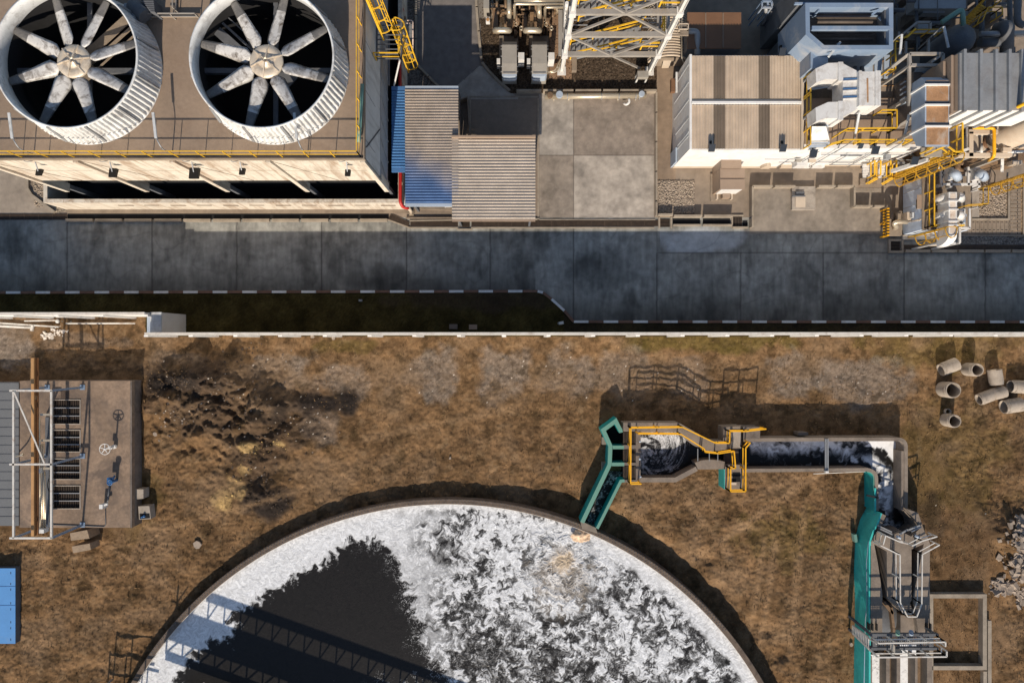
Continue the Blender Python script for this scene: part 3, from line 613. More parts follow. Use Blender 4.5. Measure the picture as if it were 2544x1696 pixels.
mb=MB(); mb.box(-300,-300,-.4,300,-50,-.3).box(-300,-50,-.4,-34,2,-.25).box(36,-50,-.4,300,2,-.25).box(-34,-50,-.45,-31.5,-27,-.3).box(22.5,-50,-.45,36,-27,-.3).box(-300,2.001,-.1,-38.5,40,-.02).box(38.5,2.001,-.1,300,40,-.02).box(-300,33.3,-.1,300,300,-.02)
struct(mb.build('outer_field',mat('outer dry field',S(112,90,66),1,var=.35,scale=.6,bump=.6,stain=S(70,56,38),stain_amt=.6,stain_scale=.3)))
t=thing('round_basin','large round settling tank full of white foam, rim only just above ground','tank',(TC[0],TC[1],0))
MB().lathe(TC,[(TR,-1.3),(TR,.62),(TR-.03,.64),(TR-.36,.64),(TR-.38,.62),(TR-.38,-.3)],360,sm=False).build('rim',M['rustrim'],t)
mb=MB()
for i in range(420):
    an=math.radians(40+i*.25*1.0)
    mb.cyl((TC[0]+(TR-.1-.17*(i%2))*math.cos(an),TC[1]+(TR-.1-.17*(i%2))*math.sin(an)),.03,.64,.67,6)
o=mb.build('bolts',M['darkbeam'],t); o['kind']='stuff'
MB().lathe(TC,[(TR-.385,.5),(TR-.385,.6),(TR-.41,.6),(TR-.41,.5),(TR-.385,.5)],360,sm=False).build('rim_lining',M['railwhite'],t)
# ------------------------------------------------------------------ cooling tower
ZR=12.0; XE=-8.0; YS=9.86; XW=-29.1; YN=27.0
FC=[(-22.84,14.59),(-12.8,14.59)]
T=thing('cooling_tower','huge cooling tower block with brown flat roof and cream side wall, under the two fans','cooling tower',((XW+XE)/2,16,0))
mb=MB(); H_=4.2
xs=[XW,FC[0][0]-H_,FC[0][0]+H_,FC[1][0]-H_,FC[1][0]+H_,XE]; y0,y1=FC[0][1]-H_,FC[0][1]+H_
mb.box(XW,YS,ZR-.3,XE,y0,ZR); mb.box(XW,y1,ZR-.3,XE,YN,ZR)
for i in (0,2,4): mb.box(xs[i],y0,ZR-.3,xs[i+1],y1,ZR)
for cx_,cy_ in FC:
    n=96; inner=[(cx_+3.8*math.cos(2*math.pi*k/n),cy_+3.8*math.sin(2*math.pi*k/n)) for k in range(n)]; outer=[]
    for k in range(n):
        a=2*math.pi*k/n; c_,s_=math.cos(a),math.sin(a); m_=max(abs(c_),abs(s_)); outer.append((cx_+H_*c_/m_,cy_+H_*s_/m_))
    mb.add([(x,y,ZR) for x,y in inner+outer],[[k,n+k,n+(k+1)%n,(k+1)%n] for k in range(n)])
mb.build('roof_deck',M['deck'],T)
mb=MB(); mb.box(XW,YS-.06,ZR-.22,XE+.06,YS,ZR+.12); mb.box(XE,YS,ZR-.22,XE+.06,YN,ZR+.12)
mb.build('parapet',M['concrete_brown'],T)
mb=MB(); mb.box(XW+.2,YS,6.8,XE-.2,YS+.15,ZR-.31); 
mb.build('south_cladding',M['facade'],T)
mb=MB(); mb.box(XE-.15,YS+.16,7.3,XE,YN,ZR-.31); mb.build('east_cladding',M['panel'],T)
mb=MB(); mb.box(XE-.2,YS+.3,4.3,XE-.06,YN,7.25)
for k in range(12): mb.bar((XE-.03,11.2+k*1.35,7.2),(XE-.03,10.2+k*1.35,4.4),.06,.06)
mb.bar((XE-.02,YS+.3,7.25),(XE-.02,YN,7.25),.1,.1); mb.build('louvre_panel',M['greymetal'],T)
mb=MB(); 
for k in range(6): mb.box(XE,11+k*2.7,8.8,XE+.012,11.02+k*2.7,ZR-.35)
mb.bar((XE+.02,10.6,11.5),(XE+.02,12.8,7.5),.12,.03); mb.build('panel_seam',M['darkbeam'],T)
for X_ in (-28.95,-23.76,-18.5,-13.3,-8.14):
    mb=MB(); mb.box(X_-.14,YS-.13,4.1,X_+.14,YS-.002,ZR-.32); mb.box(X_-.14,YS-.001,4.1,X_+.14,YS+.42,6.78); mb.build('column',M['facade'],T)
    MB().box(X_-.1,YS+.1,.4,X_+.1,YS+.38,4.09).build('column_foot',M['darkbeam'],T)  # lower column set back and dark, its shade put into the colour
mb=MB(); mb.box(XW+.3,YS+1.0,.35,XE-.35,YN,6.6); mb.box(XW+.3,YS+.5,6.4,XE-.3,YS+1.2,7.0); mb.build('dark_intake',M['black'],T)  # solid black blocks stand in for the unlit air intake
mb=MB(); 
for X_ in (-26.5,-21.2,-16,-10.8): mb.bar((X_-2.5,YS-.01,11.7),(X_+.2,YS-.01,6.9),.03,.012)
mb.box(XW,YS-.008,9.3,XE,YS,9.32); mb.build('cladding_seam',M['concrete_brown'],T)
railing([(XW-1.5,YS+.06,ZR),(XE-.12,YS+.06,ZR),(XE-.12,YN,ZR)],'railing',M['yellow'],T,h=1.25,gap=1.4,r=.022)
mb=MB(); mb.wall([(-31.5,YN),(-31.47,9.47),(-7.55,9.47),(-7.55,YN)],.26,0,2.5); mb.build('basin_wall',M['facade'],T)
MB().box(-31.3,9.62,.3,-7.7,YN,.34).build('basin_floor',M['black'],T)
mb=MB(); mb.wall([(-31.5,9.2),(-6.9,9.2)],.26,0,.12).build('plinth',M['concrete_brown'],T)
mb=MB()
for i,x in enumerate(np.linspace(-27,-9,11)): mb.box(x,9.30,1.55+.1*(i%2),x+1.0,9.335,1.75); 
mb.build('basin_stain_plate',M['concrete_brown'],T)
for x,y,big in ((-26.2,YS-.25,0),(-22.1,YS-.28,1),(-17.6,YS-.3,2),(-14.95,YS-.2,0),(-9.1,YS-.28,0)):
    t=thing('floodlight',{-26.2:'leftmost small floodlight bracketed to the cream tower wall below the yellow railing',-22.1:'small dark floodlight above the second tower column',-17.6:'big square dark floodlight hanging on the cream tower wall',-14.95:'tiny lamp fitting on the cream wall between the third and fourth tower columns',-9.1:'floodlight near the right end of the cream tower wall'}[x],'floodlight',(x,y,11))
    s=.14+.06*big; MB().hexa([(x-s,y-.3-s,10.95),(x+s,y-.3-s,10.95),(x+s,y-.2+s,10.75),(x-s,y-.2+s,10.75)],[(x-s,y-.3-s,11.1),(x+s,y-.3-s,11.1),(x+s,y-.2+s,11.0),(x-s,y-.2+s,11.0)]).build('lamp_head',M['blackpaint'],t)
    MB().bar((x,YS,11.3),(x,y-.2,11.05),.05).tube(fillet([Vector((x,YS,11.5)),Vector((x-.3,YS-.1,11.6)),Vector((x-.4,YS+.1,12.05))],.2),.02,5).build('bracket',M['greymetal'],t)
for i,(px,py) in enumerate(((300/3.675,1408/3.675),(1565/3.675,1405/3.675),(600+600/3.675,1408/3.675))):
    p=W(px,py,12.1); t=thing('batten_lamp',['long batten lamp on a bent pole beside the left fan','long batten lamp on a bent pole on the roof between the two fans','long batten lamp on a bent pole at the foot of the right fan'][i],'lamp',p,'batten lamps along the tower railing')
    MB().tube(fillet([p,p+Vector((-.0,0,1.1)),p+Vector((-.15,.5,1.35))],.4),.035,6).build('pole',M['greymetal'],t)
    MB().bar(p+Vector((-.15,.45,1.35)),p+Vector((-.25,1.75,1.45)),.13,.07).build('batten',M['panel'],t)
o=MB().tube([A2(1070,1298,12.35),A2(1085,1080,12.35),A2(1092,960,12.4),A2(1103,770,12.4)],.1,8).build('roof_pipe',M['tealpipe']); tag(o,'green grey pipe lying along the right edge of the tower roof','pipe')
for i,(cx_,cy_) in enumerate(FC):
    t=thing('cooling_fan',['left cooling fan with eight sooty blades in a ribbed white ring','right cooling fan, sooty blades in a ribbed white ring, nearer the railing corner'][i],'fan',(cx_,cy_,ZR),'cooling fans on the tower roof')
    n=92*8; prof=[(4.0,ZR+.02,0),(3.98,ZR+.12,0),(3.9,ZR+.16,1),(3.78,ZR+.6,1),(3.7,ZR+1.1,1),(3.66,ZR+1.6,1),(3.66,ZR+1.86,.6),(3.70,ZR+1.9,0),(3.72,ZR+2.0,0),(3.62,ZR+2.0,0),(3.60,ZR+1.6,0),(3.62,ZR+1.05,0),(3.66,ZR+1.0,0)]
    vs=[]
    for r,z,rb in prof:
        for k in range(n):
            ph=(k%8)/8; bump=.12*rb*(1 if .25<=ph<.6 else (.5 if ph in(.125,.625) else 0)); a=2*math.pi*k/n+.0*z; vs.append((cx_+(r+bump)*math.cos(a),cy_+(r+bump)*math.sin(a),z))
    m_=MB().add(vs,[[j*n+k,j*n+(k+1)%n,(j+1)*n+(k+1)%n,(j+1)*n+k] for j in range(len(prof)-1) for k in range(n)],True); m_.build('stack_ring',M['frp'],t)
    mb=MB()
    for k in range(12):
        a=math.radians(15+k*30); c_,s_=math.cos(a),math.sin(a); mb.bar((cx_+4.0*c_,cy_+4.0*s_,ZR+.2),(cx_+3.74*c_,cy_+3.74*s_,ZR+1.9),.14,.08)
    mb.build('ring_joint',M['greymetal'],t)
    mb=MB(); mb.lathe((cx_,cy_),[(3.655,ZR+1.05),(3.655,ZR+.05),(3.78,ZR-.1),(3.85,9.5),(.01,9.5)],64,sm=False); mb.build('shaft_lining',M['black'],t)  # black surface paints the dark of the shaft below the fan
    mb=MB(); mb.bar((cx_-3.7,cy_-.1,12.15),(cx_+3.7,cy_-.1,12.15),.26,.3); mb.bar((cx_+.05,cy_-3.7,11.95),(cx_+.05,cy_+3.7,11.95),.26,.1); 
    mb.build('support_beam',M['darkbeam'],t)
    sgn=1 if i==0 else -1; d=Vector((sgn*.74,.67,0)); c0=Vector((cx_,cy_,12.25)); s=Vector((-d.y,d.x,0))
    mb=MB(); mb.bar(c0+d*.2,c0+d*4.4,.12,.12); mb.bar(c0+d*.6+s*.5,c0+d*3.6+s*.5,.5,.06); mb.bar(c0+d*.6-s*.42,c0+d*3.6-s*.42,.06,.1); mb.bar(c0-d*1.3-s*.1,c0+d*.4-s*.1,.9,.1); mb.build('drive_shaft',M['concrete_brown'] if i==0 else M['darkbeam'],t)
    mb=MB(); mb.lathe((cx_,cy_),[(.875,13.2),(.875,13.28),(.84,13.33),(.55,13.42),(.45,13.36),(.36,13.36),(.33,13.41),(.14,13.42),(.13,13.47),(.1,13.47),(.09,13.35),(.001,13.35)],48)
    hb=mb.build('hub',M['hub'],t)
    mb=MB()
    for k in range(6):
        a=math.radians(12+k*60+i*8); c_,s_=math.cos(a),math.sin(a); mb.bar((cx_+.13*c_,cy_+.13*s_,13.51),(cx_+.5*c_,cy_+.5*s_,13.46),.05,.06); mb.bar((cx_+.5*c_,cy_+.5*s_,13.46),(cx_+.86*c_,cy_+.86*s_,13.34),.05,.05)
    mb.build('hub_rib',M['hub'],hb)
    mb=MB(); mb.cyl((cx_,cy_),.3,12.3,13.2,16); mb.cyl((cx_,cy_),.7,13.0,13.19,24); mb.build('gearbox',M['darkbeam'],t)
    off=[17,-15.6+45][i]
    for k in range(8):
        a=math.radians(off+k*45 + [(.0),(.0)][i]); e=Vector((math.cos(a),math.sin(a),0)); sd_=Vector((-e.y,e.x,0)); vs=[]
        sec=[(.82,.22,50,.07),(.95,.56,46,.07),(1.12,.84,42,.06),(1.4,.82,36,.05),(1.8,.72,28,.045),(2.3,.62,21,.04),(2.75,.56,16,.04),(3.1,.50,13,.035),(3.52,.42,10,.03),(3.57,.32,10,.02)]
        for r,ch,tw,th in sec:
            tw=math.radians(tw)*.62; u=sd_*math.cos(tw)-UP*math.sin(tw); v_=sd_*math.sin(tw)+UP*math.cos(tw); c_=Vector((cx_,cy_,13.2))+e*r+sd_*(.0)
            for q,h in ((-.5,0),(-.3,.8),(0,1.25),(.3,.9),(.5,0),(.25,-.35),(0,-.2),(-.25,-.25)): vs.append(c_+u*ch*q+v_*(th*h))
        fs=[[j*8+m,j*8+(m+1)%8,(j+1)*8+(m+1)%8,(j+1)*8+m] for j in range(len(sec)-1) for m in range(8)]+[[72+m for m in range(8)],[7-m for m in range(8)]]
        mb=MB().add(vs,fs,True); mb.mi=[1 if 6*8<=q<9*8 or q==72 else 0 for q in range(len(fs))]; mb.build('blade',[M['blade'],M['soot']],t)
# motor, walkway between the fans
t=thing('fan_motor','grey electric motor and gear unit against the upper right side of the left fan ring','motor',A1(1290,60,12))
MB().pb(A1(1130,30,12.9),A1(1255,150,12.9),12).build('gear_casing',M['greymetal'],t); mb=MB(); mb.tube([A1(1215,40,12.7),A1(1330,150,12.7)],.42,14)
mb.build('motor_body',M['darkbeam'],t); mb=MB()
for k in range(7): mb.pb(A1(1285+k*14,-10+k*18,13.0),A1(1400+k*2,2+k*18,13.0),12.1)
mb.build('cooling_fin',M['darkbeam'],t)
t=thing('roof_walkway','small grey service walkway with rails on the roof between the two fans','walkway',A1(1600,140,12))
MB().pb(A1(1345,132,12.3),A1(1800,158,12.3),12.2).pb(A1(1555,-60,12.3),A1(1600,131,12.3),12.2).build('deck_plate',M['concrete_brown'],t)
railing([A1(1380,180,12.02),A1(1830,180,12.02)],'railing',M['steel'],t,h=.7,gap=1.2); railing([A1(1640,130,12.02),A1(1640,-60,12.02)],'railing',M['steel'],t,h=.8)
# ladders and landing on the tower's east side
caged_ladder((-7.55,17.9,8.65),5.6,(1,.1,0),'ladder','caged yellow ladder climbing to the tower roof at the top of the picture',M['yellow'],cage_from=1.2)
caged_ladder((-6.95,18.4,2.4),6.8,(1,-.15,0),'ladder','caged yellow ladder left of the dark asphalt lane, under the first one',M['yellow'],cage_from=.9)
t=thing('tower_landing','small yellow railed landing between the two caged ladders beside the tower','landing',(-7.2,18,8.6))
mb=MB(); 
for k in range(9): mb.bar((-7.9,16.6+k*.28,8.6),(-6.5,16.6+k*.28,8.6),.05)
mb.bar((-7.95,16.5,8.58),(-7.95,19,8.58),.1).bar((-6.5,16.5,8.58),(-6.5,19,8.58),.1).build('grating',M['darkbeam'],t)
railing([(-7.95,16.5,8.6),(-6.5,16.5,8.6),(-6.5,17.4,8.6)],'railing',M['yellow'],t,h=1.1)
mb=MB().bar((-6.6,16.5,8.6),(-7.6,16.5,4.6),.09); mb.build('brace',M['white'],t)
mb=MB(); mb.bar((-7.6,15.8,6.5),(-7.6,18.8,6.5),.1).bar((-6.6,18.8,8.5),(-6.6,18.8,2.5),.1).build('post',M['darkbeam'],t)
t=thing('access_stair','short steel stair with pale tubular handrails beside the asphalt lane','stair',W(1015,110,0))
mb=MB(); 
for k in range(22): mb.pb(D2(440,400+k*22,2.2-k*.06),D2(555,412+k*22,2.2-k*.06),2.17-k*.06)
mb.build('tread',M['greymetal'],t)
mb=MB(); mb.tube(fillet([D2(560,950,1.4),D2(560,640,3.2),D2(560,335,3.4),D2(470,335,3.4)],.2),.045,6).tube([D2(560,380,3.1),D2(430,380,3.1)],.035,6).bar(D2(400,340,3.2),D2(430,415,2.6),.05).build('handrail',mat('pale pink rail paint',S(214,190,176),.5),t)
t=thing('hydrant_pipe','rusty brown pipe with a red valve running beside the tower basin','pipe',W(995,100,0))
MB().tube([D2(440,300,1.6),D2(365,290,1.6),D2(350,600,1.6),D2(360,1500,1.6)],.14,8).build('pipe_run',M['rustpipe'],t); MB().cyl(D2(430,300),.16,1.6,2.1,12).cyl(D2(450,355),.12,1.6,2.0,12).build('valve',M['red'],t)
t=thing('fire_pipe','red fire pipe running down beside the blue sheds to a cream elbow','pipe',W(994,400,0))
mb=MB(); mb.tube(fillet([A2(1440,560,2.7),A2(1446,690,2.7),B2(1290,120,2.7),B2(1288,400,2.7),B2(1310,440,2.4),B2(1355,447,2.2)],.3),.12,10); mb.build('red_run',M['red'],t)
MB().tube(fillet([B2(1355,447,2.2),B2(1375,470,1.5),B2(1378,490,.1)],.2),.12,10).build('elbow',M['tan'],t); mb=MB()
for y in (-60,250): mb.cyl(B2(1288,y,2.7),.17,2.66,2.74,12)
mb.box(*(B2(1362,475,0)[:2]),0,*(B2(1400,512,0)[:2]),.15).build('flange',M['silver'],t)
MB().tube([B2(1320,130,1.5),B2(1322,430,1.5)],.09,8).build('grey_run',M['greymetal'],t)
# ------------------------------------------------------------------ sheds with corrugated roofs
def corrugated(name,a,b,pitch,depth,colfn,m,parent,along_x=True,slope=0.):
    """a, b opposite corners; ridges run along X when along_x"""
    x0,x1=sorted((a.x,b.x)); y0,y1=sorted((a.y,b.y)); L_=(y1-y0) if along_x else (x1-x0); n=int(L_/pitch); t=[];h=[]
    for k in range(n):
        for f,hh in ((0,0),(.3,0),(.42,1),(.72,1),(.84,0)): t.append((k+f)/n); h.append(hh*depth)
    t.append(1.); h.append(0); t=np.array(t); h=np.array(h); s=np.linspace(0,1,28)
    if along_x: X,Y=np.meshgrid(x0+(x1-x0)*s,y0+(y1-y0)*t); Z=a.z+np.repeat(h[:,None],28,1)+slope*(Y-y0)
    else:
        X,Y=np.meshgrid(x0+(x1-x0)*t,y0+(y1-y0)*s); Z=a.z+np.repeat(h[None,:],28,0)+slope*(Y-y0)
    o=meshgrid_obj(name,X,Y,Z,colfn((X-x0)/(x1-x0),(Y-y0)/(y1-y0)),m); 
    for p in o.data.polygons: p.use_smooth=False
    o.parent=parent; o.matrix_parent_inverse=Matrix.Translation(-parent.location); return o
def sheetcol(u,v):
    n=fbm(u*100,v*150,30,4,200); b_=np.clip(ss(.5,.12,v+n*.12+(u-.4)*.25),0,1); c=np.ones(u.shape+(3,))*C(166,154,142); return lerp(c,np.ones_like(c)*C(70,108,156),b_*.9)*(1+.25*n[...,None])
t=thing('open_shed','shed roof fading from brown to blue corrugated sheet, beside the tower basin','shed',W(1070,360,0))
corrugated('corrugated_roof',W(1007,505,4.3),W(1139,223,4.3),.182,.045,sheetcol,M['shed'],t,slope=.02)
a=W(1007,505,4.3); b=W(1139,223,4.3); mb=MB(); mb.box(a.x,a.y-.2,4.16,b.x,a.y-.01,4.3).box(a.x,b.y+.01,4.3,b.x,b.y+.2,4.42).build('fascia',M['bluewhite'],t)
mb=MB(); 
for x in (a.x+.3,b.x-.3): 
    for y in (a.y+.3,(a.y+b.y)/2,b.y-.3): mb.box(x-.07,y-.07,0,x+.07,y+.07,4.25)
mb.build('post',M['darkbeam'],t)
t=thing('side_canopy','narrow bright blue corrugated canopy between the tower and the brown and blue shed','canopy',W(990,330,0))
corrugated('corrugated_roof',W(973,418,4.15),W(1006.5,225,4.15),.182,.045,lambda u,v:np.ones(u.shape+(3,))*C(78,124,172)*(1+.15*fbm(u*60,v*160,20,4,201)[...,None]),M['shed'],t)
a=W(973,418,4.15); b=W(1006.5,225,4.15); MB().box(a.x,a.y-.25,4.0,b.x,a.y-.01,4.16).box(a.x,b.y+.01,4.1,b.x,b.y+.25,4.2).build('fascia',M['bluepaint'],t); mb=MB()
for y in (a.y+.3,b.y-.3): mb.box(a.x+.1,y-.06,0,a.x+.22,y+.06,4.13)
mb.build('post',M['darkbeam'],t)
t=thing('open_shed','tan corrugated shed roof overlapping the blue one, beside the concrete pad','shed',W(1227,445,0))
corrugated('corrugated_roof',W(1123,545,4.3),W(1330,346,4.3),.196,.05,lambda u,v:np.ones(u.shape+(3,))*C(186,174,160)*(1+.18*fbm(u*160,v*160,50,4,202)[...,None]),M['shed'],t,slope=.015)
a=W(1123,545,4.3); b=W(1330,346,4.3); MB().box(a.x,a.y-.12,4.15,b.x,a.y-.01,4.3).box(a.x,b.y+.01,4.75,b.x,b.y+.12,4.42).build('fascia',M['boxbrown'],t); mb=MB()
for x in (a.x+.3,b.x-.3): 
    for y in (a.y+.3,b.y-.3): mb.box(x-.07,y-.07,0,x+.07,y+.07,4.28)
mb.build('post',M['darkbeam'],t)
p=W(1180,540,0); q=W(1300,385,0); MB().box(p.x,p.y,0,q.x,q.y,4.2).build('inner_wall',M['darkbeam'],t)  # unseen solid block added under the roof to fill out its cast shadow
o=MB().wall([A2(1995,880),A2(2000,950),A2(2070,925),A2(2090,1265)],.06,0,.9).wall([A2(2000,950),A2(2003,1260)],.06,0,.9).build('metal_box',M['skylight']); tag(o,'thin brown metal edging between the corrugated sheds and the apron','edging')
mb=MB(); mb.bar(B2(1435,415,.02),B2(1720,415,.02),.02,.02) if 0 else None
t=thing('shed_ladder','short pale ladder lying at the edge of the blue corrugated shed','ladder',B2(1670,425,.3)); mb=MB(); mb.bar(B2(1640,415,.3),B2(1655,445,.3),.05).bar(B2(1695,412,.3),B2(1712,440,.3),.05).build('rail',M['white'],t); MB().bar(B2(1643,425,.3),B2(1702,422,.3),.04).bar(B2(1650,440,.3),B2(1708,437,.3),.04).build('rung',M['white'],t)
struct(MB().wall([B2(1340,530),B2(1715,530)],.1,0,.15).wall([B2(1335,440),B2(1715,455)],.25,0,.2).build('concrete_footing',M['concrete_brown']))
# ------------------------------------------------------------------ pipe bundle at the pad
t=thing('insulated_pipe','long silver insulated pipe lying along the top edge of the concrete pad','pipe',W(1480,241,0))
MB().tube([B3(515,135,.5),B3(1362,126,.5)],.2,16).build('pipe_body',M['silver'],t); mb=MB()
for x in (560,700,985,1130,1270,1300): mb.tube([B3(x,133,.5),B3(x+7,133,.5)],.225,16)
mb.build('band',M['greymetal'],t)
mb=MB(); mb.cyl(B3(638,118,.8),.24,.6,.85,16).cyl(B3(1325,112,.8),.2,.6,.85,16); mb.build('end_cap',M['bluewhite'],t); MB().cyl(B3(560,122,.8),.2,.55,.82,14).build('dark_nozzle',M['rustpipe'],t)
mb=MB().tube(fillet([B3(1218,150,.5),B3(1222,185,.45),B3(1195,205,.4),B3(1172,190,.3)],.2),.09,8); mb.build('branch_elbow',M['white'],t)
mb=MB()
for x in (590,715,1125,1270): mb.bar(B3(x,135,.25),B3(x,168,.15),.1,.2)
mb.build('foot',M['silver'],t)
# ------------------------------------------------------------------ pump skids
def enclosure(dx,label):
    t=thing('pump_enclosure',label,'pump housing',D1(670+dx,1100,0),'pump enclosures'); z=2.3; x0,x1=525+dx,815+dx
    a=D1(x0,1245,z); b=D1(x1,875,z); mb=MB(); mb.box(a.x,a.y,.2,b.x,b.y,z); mb.build('body',M['greybox'],t)
    c=D1(x0+2,785,z-.25); MB().hexa([(a.x,b.y,.3),(b.x,b.y,.3),(b.x,c.y,.3),(a.x,c.y,.3)],[(a.x,b.y,z-.05),(b.x,b.y,z-.05),(b.x,c.y,z-.5),(a.x,c.y,z-.5)]).build('rear_hood',M['greybox'],t)
    d=D1(x0+8,1440,z-.1); e=D1(x1+4,1440,z-.1); MB().hexa([(a.x,d.y,.3),(b.x,d.y,.3),(b.x,a.y,.3),(a.x,a.y,.3)],[(a.x,d.y,z-.12),(b.x,d.y,z-.12),(b.x,a.y,z-.02),(a.x,a.y,z-.02)]).build('front_hood',M['greybox'],t)
    mb=MB(); m_=(a.x+b.x)/2; mb.prism([(a.x,d.y),(b.x,d.y),(b.x-.1,d.y-.12),(m_,d.y-.16),(a.x+.1,d.y-.12)],1.2,z-.14); mb.build('nose',M['bluewhite'],t)
    mb=MB(); mb.bar((a.x+.08,d.y+.1,z-.1),(b.x-.08,d.y+.1,z-.1),.08,.03); mb.build('slot',M['darkbeam'],t)
    p=D1(840+dx,1165,1.6); q=D1(960+dx,1025,1.6); MB().box(p.x,p.y,.3,q.x,q.y,1.6).build('control_box',M['white'],t); p=D1(425+dx,1235,1.3); q=D1(490+dx,1140,1.3); MB().box(p.x,p.y,.3,q.x,q.y,1.3).build('junction_box',M['white'],t)
    mb=MB(); 
    for y in (900,960,1100,1300,1400): mb.bar(D1(x0-22,y,1.9),D1(x1+22,y,1.9),.05)
    mb.build('latch',M['greymetal'],t)
    MB().pb(D1(470+dx,1440,.15),D1(x1+30,700,.15),0).build('base_slab',M['concrete_brown'],t)
enclosure(0,'left grey pump housing on the gravel, nearer the asphalt lane'); enclosure(588,'right grey pump housing on the gravel, beside the steel stair tower')
for i,dx in enumerate((0,588)):
    t=thing('elbow_pipe',['left lagged pipe with two bends behind the pump housings','right lagged pipe with two bends behind the pump housings, next to the stair tower'][i],'pipe',D1(530+dx,590,2),'bent lagged pipes')
    MB().tube(fillet([D1(395+dx,600,1.2),D1(395+dx,595,2.7),D1(665+dx,595,2.7),D1(665+dx,600,1.2)],.35,6),.2,14).build('pipe_body',M['silver'],t)
    MB().bar(D1(508+dx,455,2.3),D1(508+dx,545,2.6),.14,.1).build('strap',M['crane'],t)
    t=thing('pump_unit',['left brown pump body with risers and valves above the pump housing','right brown pump body with risers and valves beside the stair tower'][i],'pump',D1(620+dx,300,0),'pump units')
    mb=MB(); mb.pb(D1(340+dx,530,1.2),D1(450+dx,190,1.2),.1).pb(D1(920+dx*.99,250,1.0),D1(1000+dx,500,1.0),.1) if i==0 else mb.pb(D1(945+0,560,1.2),D1(1010,330,1.2),.1); mb.build('frame',M['rustpipe'],t)
    MB().tube([D1(660+dx*.99,420,.4),D1(650+dx,560,1.2)],.3,14).cyl(D1(662+dx,420,1.9),.33,.3,1.9,16).build('pump_body',M['rustpipe'],t)
    mb=MB(); mb.tube(fillet([D1(665+dx,400,1.8),D1(665+dx,240,2.8),D1(665+dx,-80,2.8)],.3),.17,12); mb.build('riser',M['silver'],t)
    MB().tube(fillet([D1(640+dx,370,1.9),D1(605+dx,365,1.9),D1(598+dx,90,2.4),D1(598+dx,-80,2.4)],.2),.1,10).build('bypass',M['rustpipe'],t)
    mb=MB(); random.seed(40+i)
    for k in range(9): x=random.uniform(740,880)+dx; y=random.uniform(330,650); mb.cyl(D1(x,y,1),.07,.2,random.uniform(.8,1.7),8)
    for k in range(8): x=random.uniform(740,880)+dx; y=random.uniform(300,600); mb.bar(D1(x,y,1.2),D1(x+random.uniform(-40,40),y+random.uniform(30,120),1.2),.05)
    mb.pb(D1(865+dx,655,1.3),D1(905+dx,575,1.3),.4).cyl(D1(828+dx,390,1.8),.14,.3,1.8,12); mb.build('valve_cluster',M['rustpipe'],t)
    mb=MB(); 
    for k in range(4): p=D1([900,905,755,800][k]+dx,[545,560,390,480][k],1.7); mb.lathe(p,[(.1,1.66),(.13,1.66),(.13,1.7),(.1,1.7),(.1,1.66)],14)
    mb.build('handwheel',M['silver'],t)
for i,(x0,y,x1,down) in enumerate(((760,20,1735,0),(775,80,1725,770),(1375,145,1715,1365))):
    t=thing('overhead_pipe',['topmost of three lagged pipes crossing above the pumps','middle of three lagged pipes crossing above the pumps, turning down at its left end','shortest and lowest of three lagged pipes crossing above the pumps'][i],'pipe',D1(1200,y,3.4),'lagged pipes above the pumps')
    mb=MB(); P=[D1(x0,y,3.4),D1(x1,y,3.4)]
    if down: P=[D1(down,350,2.0),D1(down,y,3.4)]+P[1:]
    mb.tube(fillet(P,.2),.1,10).build('pipe_body',M['silver'],t); mb=MB()
    for k in range(3): mb.bar(D1(x0+60+k*(x1-x0)/3,y,.1),D1(x0+60+k*(x1-x0)/3,y,3.3),.08)
    mb.build('support',M['darkbeam'],t)
t=thing('pipe_tangle','mass of small brown process pipes, brackets and tanks behind the pumps','pipework',W(1280,20,0)); random.seed(5); mb=MB()
for k in range(46):
    x=random.uniform(300,1700); y=random.uniform(-160,330); z=random.uniform(.6,2.6)
    if random.random()<.5: mb.tube([D1(x,y,z),D1(x+random.uniform(60,320),y,z)],random.uniform(.03,.1),6)
    else: mb.tube([D1(x,y,z),D1(x,y+random.uniform(60,260),z)],random.uniform(.03,.1),6)
for k in range(22):
    x=random.uniform(300,1650); y=random.uniform(-160,260); z=random.uniform(.5,1.9); mb.pb(D1(x,y+random.uniform(30,90),z),D1(x+random.uniform(30,130),y,z),0)
mb.build('pipes',M['rustpipe'],t); mb=MB()
for k in range(14): x=random.uniform(300,1650); y=random.uniform(-100,250); mb.cyl(D1(x,y,1),random.uniform(.08,.2),.1,random.uniform(1,2.4),12)
mb.build('vessel',M['silver'],t)
o=MB().pb(D1(165,165,1.5),D1(275,-40,1.5),.2).build('cabinet',M['greybox']); tag(o,'small beige cabinet at the top edge just right of the asphalt lane','cabinet')
t=thing('meter_box','small white box with a round brown dial on the gravel by the lane kerb','meter',D1(250,390,0)); MB().pb(D1(212,430,1.1),D1(288,340,1.1),.7).build('box',M['white'],t); MB().cyl(D1(250,385,1.1),.12,1.1,1.13,14).build('dial',M['crane'],t); MB().bar(D1(285,420,0),D1(285,420,.8),.06).build('post',M['darkbeam'],t)
for i,pts in enumerate(([(1420,1395),(1560,1395),(1625,1230),(1720,1090)],[(1420,1415),(1600,1415),(1660,1230),(1735,1150)])):
    o=MB().tube(fillet([D1(x,y,.6) for x,y in pts],.3),.05,8).build('conduit',M['silver']); tag(o,['inner of two thin pale conduits curving to the foot of the stair tower','outer of two thin pale conduits curving to the foot of the stair tower'][i],'conduit')
struct(sheet('concrete_apron',(1365,196),(1420,-60),.05,.1,lighter((140,112,88),.25),M['pad'])) ; struct(sheet('concrete_apron',(1188,46),(1230,-60),.05,.1,lighter((120,112,102),.25),M['pad']))
